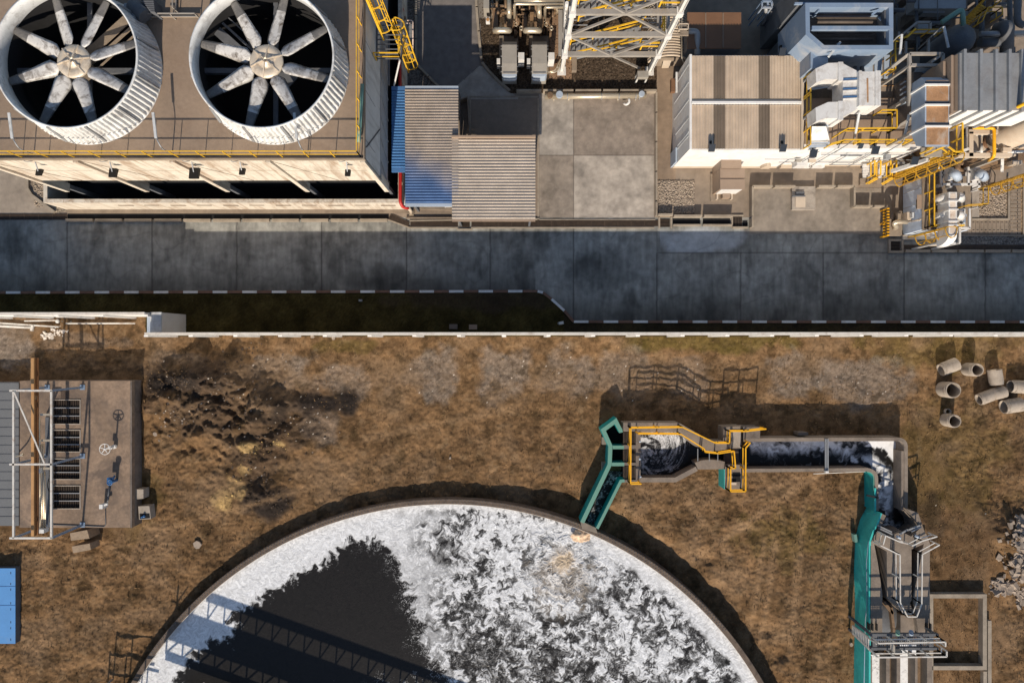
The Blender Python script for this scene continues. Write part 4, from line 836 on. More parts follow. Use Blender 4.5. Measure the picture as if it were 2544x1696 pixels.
# ------------------------------------------------------------------ steel stair tower
p0=W(1395,178,0); p1=W(1613,172,0); yb=p0.y+6.4; HT=17
T2=thing('stair_tower','tall open steel lattice tower with yellow railed stairs zigzagging inside','tower',((p0.x+p1.x)/2,p0.y+3.2,0))
for x,y in ((p0.x,p0.y),(p1.x,p0.y),(p0.x,yb),(p1.x,yb)):
    mb=MB(); mb.box(x-.13,y-.17,0,x-.10,y+.17,HT).box(x+.10,y-.17,0,x+.13,y+.17,HT).box(x-.10,y-.02,0,x+.10,y+.02,HT); mb.box(x-.3,y-.3,0,x+.3,y+.3,.12)
    for z in (3,6,9,12): mb.box(x-.2,y-.22,z-.25,x+.2,y+.22,z+.25)
    mb._build('leg',M['legwhite'],T2)
for z in (3,6,9,12,15):
    mb=MB(); mb.bar((p0.x-.2,p0.y,z),(p1.x+.2,p0.y,z),.3,.25); mb.build('beam',M['steel'],T2)
    mb=MB(); mb.bar((p0.x,yb,z),(p1.x,yb,z),.25,.25).bar((p0.x,p0.y,z),(p0.x,yb,z),.2,.25).bar((p1.x,p0.y,z),(p1.x,yb,z),.2,.25).build('beam',M['steel'],T2)
xm=(p0.x+p1.x)/2
for z in (0,6,12):
    mb=MB(); mb.bar((p0.x,p0.y-.05,z+6),(p1.x,p0.y-.05,z),.13).bar((p0.x,p0.y-.05,z),(p1.x,p0.y-.05,z+6),.13) if z else mb.bar((p0.x,p0.y-.05,6),(p1.x-.8,p0.y-.05,.7),.13).bar((xm,p0.y-.05,3.0),(p1.x,p0.y-.05,6),.13)
    mb.build('cross_brace',M['steel'],T2); MB().bar((p0.x,yb,z+6),(p1.x,yb,z),.13).bar((p0.x,yb,z),(p1.x,yb,z+6),.13).build('cross_brace',M['steel'],T2)
for k in range(5):
    z=k*3.; d=1 if k%2==0 else -1; y=p0.y+1.3+ (0 if k%2==0 else 1.6); xa,xb=(p0.x+.6,p1.x-1.2) if d>0 else (p1.x-.9,p0.x+1.2)
    mb=MB(); n=12
    for j in range(n): x=xa+(xb-xa)*j/n; zz=z+3*(j+1)/n; mb.box(x,y-.5,zz-.03,x+(xb-xa)/n*.9,y+.5,zz)
    mb.bar((xa,y-.52,z+.1),(xb,y-.52,z+2.95),.05,.22).bar((xa,y+.52,z+.1),(xb,y+.52,z+2.95),.05,.22); mb.build('stair_flight',M['greymetal'],T2)
    for s in (-.52,.52): railing([(xa,y+s,z+.2),(xb,y+s,z+3)],'stair_railing',M['yellow'],T2,h=1.05,gap=1.6,r=.045)
    mb=MB(); xs_=sorted((xb,xb+d*1.4))
    for j in range(10): mb.bar((xs_[0],y-.6+j*.3-(2 if k%2 else .4),z+3),(xs_[1],y-.6+j*.3-(2 if k%2 else .4),z+3),.05)
    mb.bar((xs_[0],y-1,z+3),(xs_[0],y+2,z+3),.08).bar((xs_[1],y-1,z+3),(xs_[1],y+2,z+3),.08).build('landing_grating',M['greymetal'],T2)
    xo=xs_[1] if d>0 else xs_[0]; railing([(xs_[0 if d>0 else 1],y-1,z+3),(xo,y-1,z+3),(xo,y+2,z+3)],'landing_railing',M['yellow'],T2,h=1.1,r=.045)
mb=MB()
random.seed(8)
for k in range(26):
    x=random.uniform(p0.x+.3,p1.x-.5); y=random.uniform(p0.y+3,yb+2); z=random.uniform(2,9); mb.tube([(x,y,z),(x+random.uniform(.5,2.5),y,z)] if k%2 else [(x,y,z),(x,y+random.uniform(.6,2.5),z)],random.uniform(.04,.11),6)
for k in range(24): x=p0.x+.4+k*.22; mb.bar((x,p0.y+4.4,5.9),(x,yb-.1,5.9),.05)
mb.build('service_pipes',M['rustpipe'],T2)
MB().pb(W(1421,175,.5),W(1433,135,.5),0).build('stair_footing',M['concrete_brown'],T2)
t=thing('cable_tray','tall grey cable tray and conduits hugging the left side of the stair tower','cable tray',D1(1650,700,0))
MB().bar(D1(1665,1090,2.6),D1(1665,200,2.6),.28,.08).bar(D1(1665,1085,0),D1(1665,1085,2.6),.1).bar(D1(1665,400,0),D1(1665,400,2.6),.1).build('tray',M['steel'],t); mb=MB()
for dx_,z in ((0,.6),(18,.7),(36,.5)): mb.tube(fillet([D1(1690+dx_,760,z),D1(1745+dx_,400,z+2),D1(1745+dx_,-60,z+3)],.4),.04,6)
mb.tube([D1(1735,620,2),D1(1790,60,7)],.11,8).build('conduits',M['white'],t)
t=thing('lamp_cabinet','white box on four short legs at the right foot of the stair tower','cabinet',A3(1640,690,0)); MB().pb(A3(1595,705,1.2),A3(1695,648,1.2),.75).build('housing',M['greybox'],t)
mb=MB(); [mb.box(A3(x,y,1.2).x-.05,A3(x,y,1.2).y-.05,0,A3(x,y,1.2).x+.05,A3(x,y,1.2).y+.05,.74) for x in (1603,1688) for y in (655,700)]; mb.bar(A3(1603,700,.2),A3(1688,700,.2),.07).build('leg',M['white'],t)
# ribbed horizontal duct to the right of the stair tower
t=thing('ribbed_duct','half-round ribbed tan duct between the stair tower and the white building','duct',A3(1880,350,0)); a=A3(1880,552,1.2); b=A3(1880,20,1.2); mb=MB(); n=22
prof=[]
for j in range(n*6+1):
    y=a.y+(b.y-a.y)*j/(n*6); r=1.28+(.1 if (j%6) in (1,2,3) else 0); prof.append((y,r))
vs=[(a.x+r*math.cos(th),y,.7+r*math.sin(th)*.95) for y,r in prof for th in [math.pi*q/18 for q in range(19)]]
mb.add(vs,[[j*19+q,j*19+q+1,(j+1)*19+q+1,(j+1)*19+q] for j in range(len(prof)-1) for q in range(18)],False); mb.build('ribbed_shell',M['tan'],t)
MB().prism([(a.x-1.2,a.y+.02),(a.x+1.2,a.y+.02),(a.x+1.2,a.y+.1),(a.x-1.2,a.y+.1)],.1,1.5).build('end_wall',M['concrete_brown'],t)
MB().hexa([tuple(A3(1815,625,.3)),tuple(A3(1890,622,.3)),tuple(A3(1905,550,.6)),tuple(A3(1830,550,.6))],[tuple(A3(1820,600,1.0)),tuple(A3(1893,598,1.0)),tuple(A3(1905,549,1.1)),tuple(A3(1832,549,1.1))]).build('outlet_hood',M['tan'],t)
o=MB().tube(fillet([A3(1998,-40,2.9),A3(1998,540,2.6),A3(2022,580,2.2),A3(2045,600,1)],.3),.04,6).build('conduit',M['silver']); tag(o,'thin pale conduit curving down beside the ribbed duct','conduit')
t=thing('brown_roof_hut','low hut with brown three-panel flat roof in the shade above the white building','hut',W(1773,78,0)); a=W(1709,120,3.0); b=W(1839,34,3.0); MB().box(a.x,a.y,0,b.x,b.y,2.95).build('wall',M['darkbeam'],t); MB().box(a.x-.05,a.y-.05,2.953,b.x+.05,b.y+.05,3.05).build('roof',M['brownroof'],t)
mb=MB(); [mb.box(W(x,0,3.05).x-.03,a.y,3.05,W(x,0,3.05).x+.03,b.y,3.1) for x in (1753,1796)]; mb.build('roof_seam',M['skylight'],t)
MB().pb(W(1740,135,1.4),W(1838,121,1.4),0).build('side_step',M['concrete_dark'],t)
MB().tube(fillet([A3(2060,285,3.1),A3(2140,290,3.1),A3(2140,500,2.8)],.2),.2,8).build('roof_duct',M['greymetal'],t)
t=thing('side_bracket_platform','small tan railed bracket platform sticking out right of the stair tower','platform',A3(1970,290,5)); MB().pb(A3(1790,326,5.6),A3(2060,312,5.6),5.5).pb(A3(1985,310,5.6),A3(2060,268,5.6),5.5).build('plate',M['concrete_brown'],t); railing([A3(1960,300,5.3),A3(2040,300,5.3),A3(2040,252,5.3),A3(1960,252,5.3)],'railing',M['tan'],t,h=.5,gap=3); MB().bar(A3(1900,318,5.5),A3(1800,318,5.5),.1).bar((p1.x,p0.y+3,5.5),A3(1990,300,5.5),.1).build('brace',M['steel'],t)
# ------------------------------------------------------------------ white building with ribbed roofs
ZB=4.7
def boxpx(x0,y0,x1,y1,z,z0,m,name,parent=None,mb=None):
    mb=mb or MB(); mb.pb(W(x0,y1,z),W(x1,y0,z),z0); return mb.build(name,m,parent)
t=thing('white_building','long white clad building with two tan ribbed roof fields and brown bands','building',W(1850,250,0))
a=W(1712,372,ZB); b=W(1996,137,ZB); MB().box(a.x,a.y,0,b.x,b.y,ZB-.06).build('wall',M['whiteclean'],t)
def tancol(y0):
    def f(u,v):
        c=np.ones(u.shape+(3,))*C(208,188,164); d=np.ones_like(c)*C(128,114,98); s=((u>.197)&(u<.307))|((u>.615)&(u<.722)); c=np.where(s[...,None],d,c); n=fbm(u*100,v*40,14,4,210); n2=fbm(u*300,v*3,10,2,211); n2=n2+.6*fbm(u*900,v*2,7,2,213); return c*(1+.15*n+.16*n2)[...,None]
    return f
corrugated('roof_sheet',W(1719,246,ZB),W(1988,139,ZB),.19,.05,tancol(0),M['shed'],t,False); corrugated('roof_sheet',W(1719,370,ZB),W(1988,261,ZB),.19,.05,tancol(1),M['shed'],t,False)
mb=MB(); p=W(1717,259,ZB); q=W(1990,253,ZB); mb.box(p.x,p.y,ZB-.05,q.x,q.y,ZB+.12); mb.build('ridge_cap',M['whiteclean'],t); p=W(1717,252,ZB); q=W(1990,247,ZB); MB().box(p.x,p.y,ZB-.05,q.x,q.y,ZB+.03).build('gutter',M['tan'],t)
mb=MB(); mb.box(a.x,a.y,ZB-.05,a.x+.15,b.y,ZB+.12).build('parapet',M['whiteclean'],t); mb=MB(); mb.box(W(1989,0,ZB).x,a.y,ZB-.05,b.x,b.y,ZB+.1).build('parapet',M['tan'],t)
mb=MB(); [mb.box(a.x-.02,y0,0.6,a.x-.001,y0+.05,ZB-.1) for y0 in np.arange(a.y+.9,b.y,1.15)]; mb.box(a.x-.03,a.y+1.1,0,a.x-.0,a.y+1.2,ZB-.1).build('wall_seam',M['panel'],t)
MB().box(a.x-.15,a.y,0,a.x-.03,a.y+1.0,1.6).build('side_door',M['bluewhite'],t)
MB().box(a.x,a.y-.03,0,b.x,a.y-.002,.35).build('skirting',M['tan'],t)
for x,y in ((1673,700/4.6),): pass
t=thing('side_hatch','small brown flap with a white frame on the left wall of the white building','hatch',A4(350,960,2)); MB().bar(A4(372,830,2.6),A4(372,1060,2.6),.12,.1).build('frame',M['white'],t); MB().pb(A4(312,1050,1.9),A4(362,900,1.9),1.5).build('flap',M['brownroof'],t)
def flood(px,py,z,label,s=.2):
    t=thing('floodlight',label,'floodlight',W(px,py,z),'floodlights around the plant roofs'); p=W(px,py,z)
    MB().hexa([p+Vector((-s,-s,.1)),p+Vector((s,-s,.1)),p+Vector((s,s,.35)),p+Vector((-s,s,.35))],[p+Vector((-s,-s*1.1,.24)),p+Vector((s,-s*1.1,.24)),p+Vector((s,s*.9,.5)),p+Vector((-s,s*.9,.5))]).build('lamp_head',M['dark_glass'],t)
    MB().bar(p+Vector((0,s,.3)),p+Vector((0,s+.25,0)),.06).bar(p+Vector((0,s+.25,-.15)),p+Vector((0,s+.25,.15)),.12).build('bracket',M['blackpaint'],t)
flood(1765,371,4.7,'black floodlight on the roof edge near the left corner of the white building'); flood(1941,371,4.7,'black floodlight on the front roof edge at the right end of the ribbed roof')
flood(1939,134,4.7,'grey floodlight on the back edge of the tan ribbed roof'); flood(2016,384,4.4,'black floodlight under the white hood at the left of the yellow front railing',.22); flood(2133,366,4.6,'tiny floodlight under the middle of the long yellow front railing',.13); flood(2169,376,4.6,'black floodlight on the white wall right of the dark name slot',.22); flood(2266,402,4.5,'black floodlight at the right end of the white wall near the yellow ladder',.22)
# annex with plant on its roof
t=thing('plant_building','white fronted plant building carrying ducts and yellow railings on its roof','building',W(2140,300,0)); a=W(1998,368,4.6); b=W(2292,126,4.6)
MB().box(a.x,a.y,0,b.x,a.y+3.2,4.55).box(a.x,a.y+3.21,0,b.x,b.y,4.2).build('wall',M['whiteclean'],t); MB().box(a.x,a.y+.25,4.553,b.x,a.y+3.2,4.62).build('roof_slab',M['boxbrown'],t)
MB().box(a.x,a.y+3.25,4.2,b.x,b.y,4.28).build('rear_roof',M['concrete_brown'],t)
mb=MB(); [mb.box(a.x+.3+k*.62,b.y-1.7,4.28,a.x+.8+k*.62,b.y-.2,4.4) for k in range(4,9)]; mb.build('roof_panel',M['bluewhite'],t)
mb=MB(); [mb.tube([(a.x+.3+2.9+k*.35,b.y-1.9,4.75),(a.x+3.2+k*.35,b.y+.2,4.75)],.13,8) for k in (0,1.3)]; mb.build('roof_pipe',M['darkbeam'],t)
mb=MB(); [mb.box(b.x-2.6,a.y+3.3+k*.8,4.28,b.x-.4,a.y+3.34+k*.8,4.34) for k in range(5)]; mb.build('roof_joint',M['crane'],t)
MB().box(a.x,a.y-.03,0,b.x-.3,a.y-.002,.3).build('skirting',M['tan'],t); MB().pb(A6(440,551,3.0),A6(650,535,3.0),2.9).build('name_slot',M['darkbeam'],t)
railing([A6(270,478,4.65)]+[A6(x,440,4.65) for x in (400,1215)],'railing',M['yellow'],t,gap=1.1,r=.035); railing([W(1996,370,4.75),W(1996,248,4.75)],'railing',M['yellow'],t,gap=1.2,r=.035); railing([W(1996,243,4.75),W(1996,150,4.75),W(1999,128,4.75)],'railing',M['yellow'],t,gap=1.2,r=.035)
railing([A6(350,375,4.65),A6(430,330,4.65),A6(905,325,4.65),A6(905,150,4.65),A6(760,150,4.65)],'railing',M['yellow'],t,gap=1.1,r=.035)
railing([A5(725,870,5),A5(725,520,5),A5(860,515,5),A5(950,420,5)],'railing',M['yellow'],t,gap=1.1,r=.035)
railing([A5(960,430,5.0),A5(1280,425,5.0)],'railing',M['ladder'],t,gap=1.1); railing([A5(645,880,5.2),A5(725,870,5.2)],'railing',M['yellow'],t)
def wallbox(a_,b_,z,z0,m,label,cat='wall box',name='wall_box'):
    o=MB().pb(a_,b_,z0).build(name,m); return tag(o,label,cat)
wallbox(B4(1490,120,1.8),B4(1595,25,1.8),0,.9,M['white'],'pale square box fixed to the white wall, right of the tan half-round cover'); wallbox(A6(910,625,2.0),A6(1000,525,2.0),0,1.1,M['tan'],'cream box on the white wall near the yellow gate rails')
wallbox(B4(950,105,.9),B4(1000,65,.9),0,.3,M['greybox'],'left of two small grey meter boxes at the foot of the white wall'); wallbox(B4(1008,110,.9),B4(1065,65,.9),0,.3,M['greybox'],'right of two small grey meter boxes at the foot of the white wall')
t=thing('round_cover','tan half-round metal cover at the foot of the white wall','cover',B4(1215,90,0)); p=B4(1175,125,1.4); q=B4(1262,40,1.4); mb=MB()
vs=[]; 
for y in (p.y,q.y): 
    for k in range(9): th=math.pi*k/8; vs.append(((p.x+q.x)/2+(q.x-p.x)/2*math.cos(th),y,.5+.9*math.sin(th)))
mb.add(vs,[[k,k+1,10+k,9+k] for k in range(8)]+[list(range(9))[::-1],list(range(9,18))]); mb.build('shell',M['tan'],t)
for i,x in enumerate((1335,1505,1640)):
    o=MB().pb(B4(x,140,.35),B4(x+120,112,.35),0).build('doorstep',M['tan'] if i<1 else M['white']); tag(o,['cream doorstep left of the pale wall box','white doorstep under the pale wall box','white doorstep just right of the pale wall box'][i],'doorstep')
for i,dx in enumerate((0,155)):
    t=thing('railed_steps',['left of two short yellow railed steps coming off the white wall','right of two short yellow railed steps coming off the white wall, nearer the long ladder'][i],'steps',A6(730+dx,740,0),'yellow railed steps')
    MB().pb(A6(632+dx*1.7,840,.25),A6(800+dx*1.6,775,.25),0).build('landing_block',M['concrete_brown'],t); mb=MB(); [mb.pb(A6(660+dx,770-k*28,.25+.25*k),A6(745+dx,745-k*28,.25+.25*k),.1+.25*k) for k in range(5)]; mb.build('tread',M['white'],t)
    for s in (0,58): railing([A6(700+dx+s,775,.3),A6(700+dx+s,640,1.4)],'railing',M['yellow'],t,h=1.05,r=.035,gap=1.5)
    o=MB().bar(A6(690+dx,830,.3),A6(800+dx,768,1.2),.07).bar(A6(700+dx,840,.1),A6(810+dx,778,1.0),.07).build('stair_rail',M['yellow'],t)
random.seed(77); t=thing('wall_conduits','thin grey conduits and small fittings running along the bright white front wall','conduits',W(2050,390,2)); mb=MB(); yw=W(0,372,4.6).y-.04
for x0,x1,z in ((1900,2010,2.4),(1935,2120,1.6),(2040,2260,3.6),(2060,2230,.9),(2150,2280,2.2)): mb.tube([(W(x0,0,z).x,yw,z),(W(x1,0,z).x,yw,z)],.03,6)
for x,z0,z1 in ((1930,.2,2.4),(1975,.5,4.4),(2010,.3,4.5),(2062,.9,3.6),(2104,.3,4.5),(2120,1.6,3.6),(2190,.2,3.6),(2228,.3,4.4)): mb.tube([(W(x,0,z0).x,yw-.02,z0),(W(x,0,z0).x,yw-.02,z1)],.03,6)
mb.build('conduit',M['greymetal'],t)
for k in range(9): x=random.uniform(8.6,24.5) if k else 15; x=W(random.uniform(1900,2270),0,0).x; z=random.uniform(.5,3.6); MB().box(x,yw-random.uniform(.1,.3),z,x+random.uniform(.2,.6),yw,z+random.uniform(.2,.5)).build('fitting',M[random.choice(['greybox','tan','panel','greymetal'])],t)
# ducts on the annex roof
def duct(label,polytop,z,z0,m,flanges=(),name='air_duct',legs=True,group=None,mt=None):
    c=polytop[0]; t=thing(name,label,'duct',Vector((c.x,c.y,z0)),group); MB().prism(polytop,z0,z).build('duct_body',m,t)
    if flanges:
        mb=MB()
        for p,q in flanges: mb.bar(Vector((p.x,p.y,(z+z0)/2+.02)),Vector((q.x,q.y,(z+z0)/2+.02)),.16,z-z0+.16)
        mb.build('flange',M['white'],t)
    if mt: MB().prism([p.lerp(sum(polytop,Vector())/len(polytop),.12) for p in polytop],z+.002,z+.012).build('stained_top',mt,t)
    if legs:
        mb=MB(); cs=sum(polytop,Vector())/len(polytop)
        for p in polytop[::2]: q=Vector((p.x,p.y,0)).lerp(Vector((cs.x,cs.y,0)),.2); mb.bar((q.x,q.y,4.2),(q.x,q.y,z0),.1)
        mb.build('leg',M['greymetal'],t)
    return t
for i,dy in enumerate((0,97)):
    P=[(2026,171+dy),(2057,157+dy),(2083,156+dy),(2083,197+dy),(2050,197+dy),(2028,205+dy)]
    t=duct(['upper white duct snout with chamfered end beside the yellow side railing','lower white duct snout with chamfered end beside the yellow side railing'][i],[W(x,y,6.9) for x,y in P],6.9,5.6,M['white'],group='duct snouts')
    MB().pb(W(2083,201+dy,7),W(2095,154+dy,7),5.5).build('collar',M['white'],t); mb=MB(); [mb.bar(W(2012,208+dy-k*9,5.6),W(2075,206+dy-k*9,5.6),.12,.1) for k in range(4)]; mb.bar(W(2012,222+dy,5.2),W(2060,215+dy,5.6),.12).build('louvre',M['bluewhite'],t)
t=duct('tall white duct plenum joining the two duct snouts, with blue seams',[W(x,y,7) for x,y in ((2095,157),(2135,178),(2135,268),(2117,278),(2095,290))],6.95,5.5,M['white'])
mb=MB(); [mb.bar(W(2095,y,6.98),W(2135,y-2,6.98),.09,.05) for y in (198,222,242)]; mb.build('seam',M['bluepaint'],t); mb=MB(); [mb.bar(W(2094,y+2,7.0),W(2135,y,7.0),.06,.07) for y in (200,224,244)]; mb.build('rib',M['white'],t)
t=duct('square white duct end box with a rust line down its top',[W(x,y,7.2) for x,y in ((2137,178),(2184,178),(2184,263),(2137,263))],7.2,5.6,M['white'],flanges=[(W(2176,264,7.2),W(2176,177,7.2)),(W(2183,264,7.2),W(2183,177,7.2)),(W(2136,264,7.2),W(2136,177,7.2))])
MB().bar(W(2155,195,7.21),W(2156,255,7.21),.1,.02).build('rust_line',M['rust'],t)
o=duct('grey blue hopper box at the back corner of the ribbed roof, in half shade',[W(x,y,6.4) for x,y in ((2014,120),(2057,120),(2057,158),(2040,170),(2014,170))],6.4,4.3,M['blueunit'],flanges=[(W(2012,124,6.4),W(2058,124,6.4))])
t=thing('intake_hood','white sheet metal intake hood at the left end of the yellow front railing','hood',W(2036,340,4.6)); p=[A6(130,275,6.2),A6(290,262,6.2),A6(322,350,6.2),A6(322,400,5.6),A6(135,400,5.6)]
MB().hexa([A6(135,440,4.7),A6(325,440,4.7),A6(318,262,4.7),A6(140,262,4.7)],[A6(140,395,5.7),A6(325,390,5.7),A6(290,258,6.3),A6(150,258,6.3)]).build('hood_shell',M['white'],t); MB().bar(A6(115,455,5.0),A6(325,450,5.0),.16,.1).bar(A6(125,425,5.5),A6(325,422,5.5),.06,.1).build('lip',M['bluewhite'],t)
for i,(p,q) in enumerate(((A5(65,655,7.2),A5(203,485,7.2)),(A5(885,625,7.4),A5(905,395,7.6)),(A5(1440,548,7.6),A5(1388,305,7.8)),(A5(940,1550,6.5),A5(990,1310,7.0)),(A5(375,1530,5.6),A5(420,1285,6.4)))):
    t=thing('batten_lamp',['tilted batten lamp beside the grey blue hopper','batten lamp on a bent pole left of the dark steel frames at top right','batten lamp bending over the yellow rails near the dark tank','batten lamp on a bent pole left of the rust topped duct','batten lamp leaning on the yellow railing below the rust lined box'][i],'lamp',Vector(((p.x+q.x)/2,(p.y+q.y)/2,4.6)),'batten lamps on the plant roof')
    MB().bar(p,q,.13,.08).build('batten',M['panel'],t); MB().tube(fillet([q,q+Vector((-.2,-.1,0)),q+Vector((-.5,-.6,-1.8))] if i!=4 and i!=3 else [p,p+Vector((0,-.4,-.1)),p+Vector((-.8,-.9,-1.2))],.3),.035,6).build('pole',M['greymetal'],t)
# blue open-topped unit in the shade
ZU=7.4; PO=[(2006,13),(2214,13),(2214,118),(2046,118),(2007,84)]; t=thing('open_topped_cooler','big open topped pale blue unit with dark ribbed banks inside','cooler',W(2110,60,0))
q=[W(x,y,ZU) for x,y in PO]; MB().wall([Vector((p.x,p.y,ZU)) for p in q],.26,3.0,ZU,closed=True).build('casing',M['blueunit'],t)
cs=sum(q,Vector())/5; MB().prism([p.lerp(cs,.05) for p in q],0,2.99).build('plinth',M['darkbeam'],t)
MB().wall([Vector((p.x,p.y,ZU)).lerp(Vector((cs.x,cs.y,ZU)),.065) for p in q],.08,3.0,ZU-.35,closed=True).build('dark_lining',M['darkbeam'],t); MB().prism([p.lerp(cs,.06) for p in q],3.0,6.1).build('bank_block',M['bank'],t)
mb=MB(); mb.bar(D3(800,495,ZU-.1),D3(2130,495,ZU-.1),.22,.25).build('cross_beam',M['blueunit'],t); mb=MB()
for y in (240,380,560,680): 
    mb.tube([D3(900,y,6.5),D3(1850,y,6.5)],.1,8)
mb.tube([D3(900,200,6.5),D3(1850,200,6.5)],.07,8)
mb._build('ribbed_bank',M['bank'],t); mb=MB(); mb.bar(D3(1840,260,7.2),D3(1960,170,7.3),.12).bar(D3(1960,300,6.5),D3(2100,460,6.9),.1).bar(D3(820,290,6.4),D3(930,180,7.2),.1).build('strut',M['blueunit'],t)
t=thing('rear_cooler','dark brown topped unit behind the open topped blue cooler, at the picture top','cooler',W(2090,0,0)); boxpx(1985,8,2175,-60,6.8,0,M['darkbeam'],'body',t); MB().wall([W(1975,8,7),W(2175,8,7)],.1,6.81,7.0).build('rim',M['blueunit'],t); MB().hexa([D3(520,230,4),D3(600,230,4),D3(880,-40,4),D3(780,-40,4)],[D3(520,230,5),D3(600,220,5),D3(880,-40,6.5),D3(780,-40,6.5)]).build('side_chute',M['blueunit'],t)
for i,x in enumerate((1905,1957)):
    t=thing('valve_stand',['left blue grey framed valve stand in the dark corner behind the tan roof','right blue grey framed valve stand in the dark corner behind the tan roof'][i],'valve',W(x,20,0),'framed valve stands')
    mb=MB(); c=[W(x-12,20,3.2),W(x+12,20,3.2),W(x+12,4,3.2),W(x-12,4,3.2)]; [mb.bar(c[k],c[(k+1)%4],.1) for k in range(4)]; [mb.bar(c[k],Vector((c[k].x,c[k].y,.5)),.08) for k in range(4)]; mb.bar(W(x+2,20,3.1),W(x+2,4,3.1),.12).build('frame',M['blueunit'],t)
    MB().tube(fillet([W(x-2,18,3),W(x-2,45,1.6),W(x-12,62,.8)],.4),.13,10).tube(fillet([W(x+12,10,3),W(x+12,55,1.2)],.4),.12,10).build('riser',M['greymetal'],t)
# steel frame, rust topped duct, ribbed box and stack
t=thing('steel_portal','pale steel portal frame standing around a grey blue fan casing','frame',W(2300,190,4.2)); mb=MB(); z=8
P=[A5(990,620,z),A5(1375,620,z),A5(1375,750,z),A5(1000,750,z)]; [mb.bar(P[k],P[(k+1)%4],.16) for k in range(4)]; mb.bar(A5(800,770,7.0),P[0],.16); mb.bar(P[0],A5(990,1215,7.4),.16); mb.bar(P[1],A5(1375,870,7.8),.16)
[mb.bar(p,Vector((p.x,p.y,4.2)),.14) for p in P]; mb.bar(A5(1240,720,z),A5(1350,640,z),.12).bar(A5(800,1490,5),A5(1040,1340,6.5),.16).bar(A5(960,1500,4.8),A5(1040,1450,5.3),.2).build('member',M['steel'],t)
MB().hexa([A5(1030,880,4.3),A5(1245,880,4.3),A5(1245,780,4.3),A5(1060,780,4.3)],[A5(1030,870,6.2),A5(1245,835,6.8),A5(1245,780,7.0),A5(1075,780,7.0)]).build('fan_casing',M['blueunit'],t)
mb=MB(); [mb.pb(A5(942,940+k*60,5.8),A5(975,985-60+k*60,5.8),5.2) for k in range(5)]; mb.build('vent_box',M['bluewhite'],t)
t=thing('rust_topped_duct','big pale duct with rust stained top and three white flanges, right of the frame','duct',W(2328,280,4.2))
def dz(y): return 9.0-(.0 if y<300 else 0)
mb=MB(); a=W(2298,365,9); b=W(2358,200,9); zb=7.6; yc=a.y+1.1
mb.hexa([(a.x,yc,zb),(b.x,yc,zb),(b.x,b.y,zb),(a.x,b.y,zb)],[(a.x,yc,9),(b.x,yc,9),(b.x,b.y,9),(a.x,b.y,9)]); mb.hexa([(a.x,a.y+.3,zb+.5),(b.x,a.y+.3,zb+.5),(b.x,yc,zb),(a.x,yc,zb)],[(a.x,a.y,9),(b.x,a.y,9),(b.x,yc,9),(a.x,yc,9)]); mb.hexa([(a.x,b.y,zb),(b.x,b.y,zb),(b.x,b.y+.3,zb),(a.x,b.y+.3,zb)],[(a.x,b.y,9),(b.x,b.y,9),(b.x,b.y+.32,8.6),(a.x,b.y+.32,8.6)]); mb.build('duct_body',M['bluewhite'],t)
mb=MB(); mb.box(a.x+.08,a.y+.12,9.002,b.x-.05,b.y,9.012).build('stained_top',M['rust'],t); mb=MB()
for y in (214,264,317): Y_=W(0,y,9).y; mb.box(a.x-.08,Y_,zb-.1,b.x+.08,Y_+.1,9.12)
mb.build('flange',M['whiteclean'],t); mb=MB(); [mb.box(a.x,W(0,y,9).y,9.012,b.x,W(0,y,9).y+.18,9.03) for y in (210,260,313)]; mb.build('dark_band',M['darkbeam'],t)  # dark strip on the duct top beside each flange
mb=MB(); [mb.box(x-.08,y-.08,4.2,x+.08,y+.08,zb) for x in (a.x+.2,b.x-.2) for y in (yc+.2,b.y-.3)]; mb.build('leg',M['steel'],t)
t=thing('ribbed_casing','large grey ribbed boiler casing with bright white front at the right edge','casing',W(2470,200,0)); zt=9.5; a=W(2384,274,zt); b=W(2600,132,zt)
MB().box(a.x,a.y,6.6,b.x,b.y,zt).build('casing_box',M['greymetal'],t); MB().box(a.x+.02,a.y-.03,6.6,b.x,a.y-.002,zt-.02).build('front_cladding',M['whiteclean'],t)
for x in (2393,2433,2471,2504,2535): X_=W(x,0,zt).x; MB().box(X_-.08,a.y-.14,6.5,X_+.08,b.y+.15,zt+.2).build('rib',M['greymetal'],t)
c=W(2345,290,8.4); d=W(2345,152,8.4); MB().hexa([(c.x,c.y+.3,6.6),(a.x-.01,a.y,6.6),(a.x-.01,b.y,6.6),(c.x,d.y,6.6)],[(c.x,c.y+.3,8.6),(a.x-.01,a.y,zt-.15),(a.x-.01,b.y,zt-.15),(c.x,d.y,8.6)]).build('transition',M['boxbrown'],t)
for x,z in ((2366,9.2),(2346,8.8)): X_=W(x,0,z).x; MB().box(X_-.07,a.y-.1+(.15 if z<9 else 0),6.5,X_+.07,b.y-(.2 if z<9 else 0),z).build('rib',M['boxbrown'],t)
MB().box(a.x-1.0,a.y+.4,0,b.x,b.y,6.59).build('substructure',M['concrete_dark'],t)
c=W(2484,344,4); o_=thing('exhaust_stack','huge cream exhaust stack rising at the right edge','stack',Vector((c.x,c.y,0))); MB().lathe(c,[(.9,4.2),(.92,4.25),(.9,4.3),(.9,19)],48).build('shell',M['tan'],o_); MB().lathe(c,[(.9,4.1),(1.02,4.1),(1.02,4.28),(.9,4.3)],48,sm=False).build('flange',M['concrete_brown'],o_); MB().lathe(c,[(.6,0),(.6,4.15),(.01,4.16)],24).build('base_drum',M['brownroof'],o_)
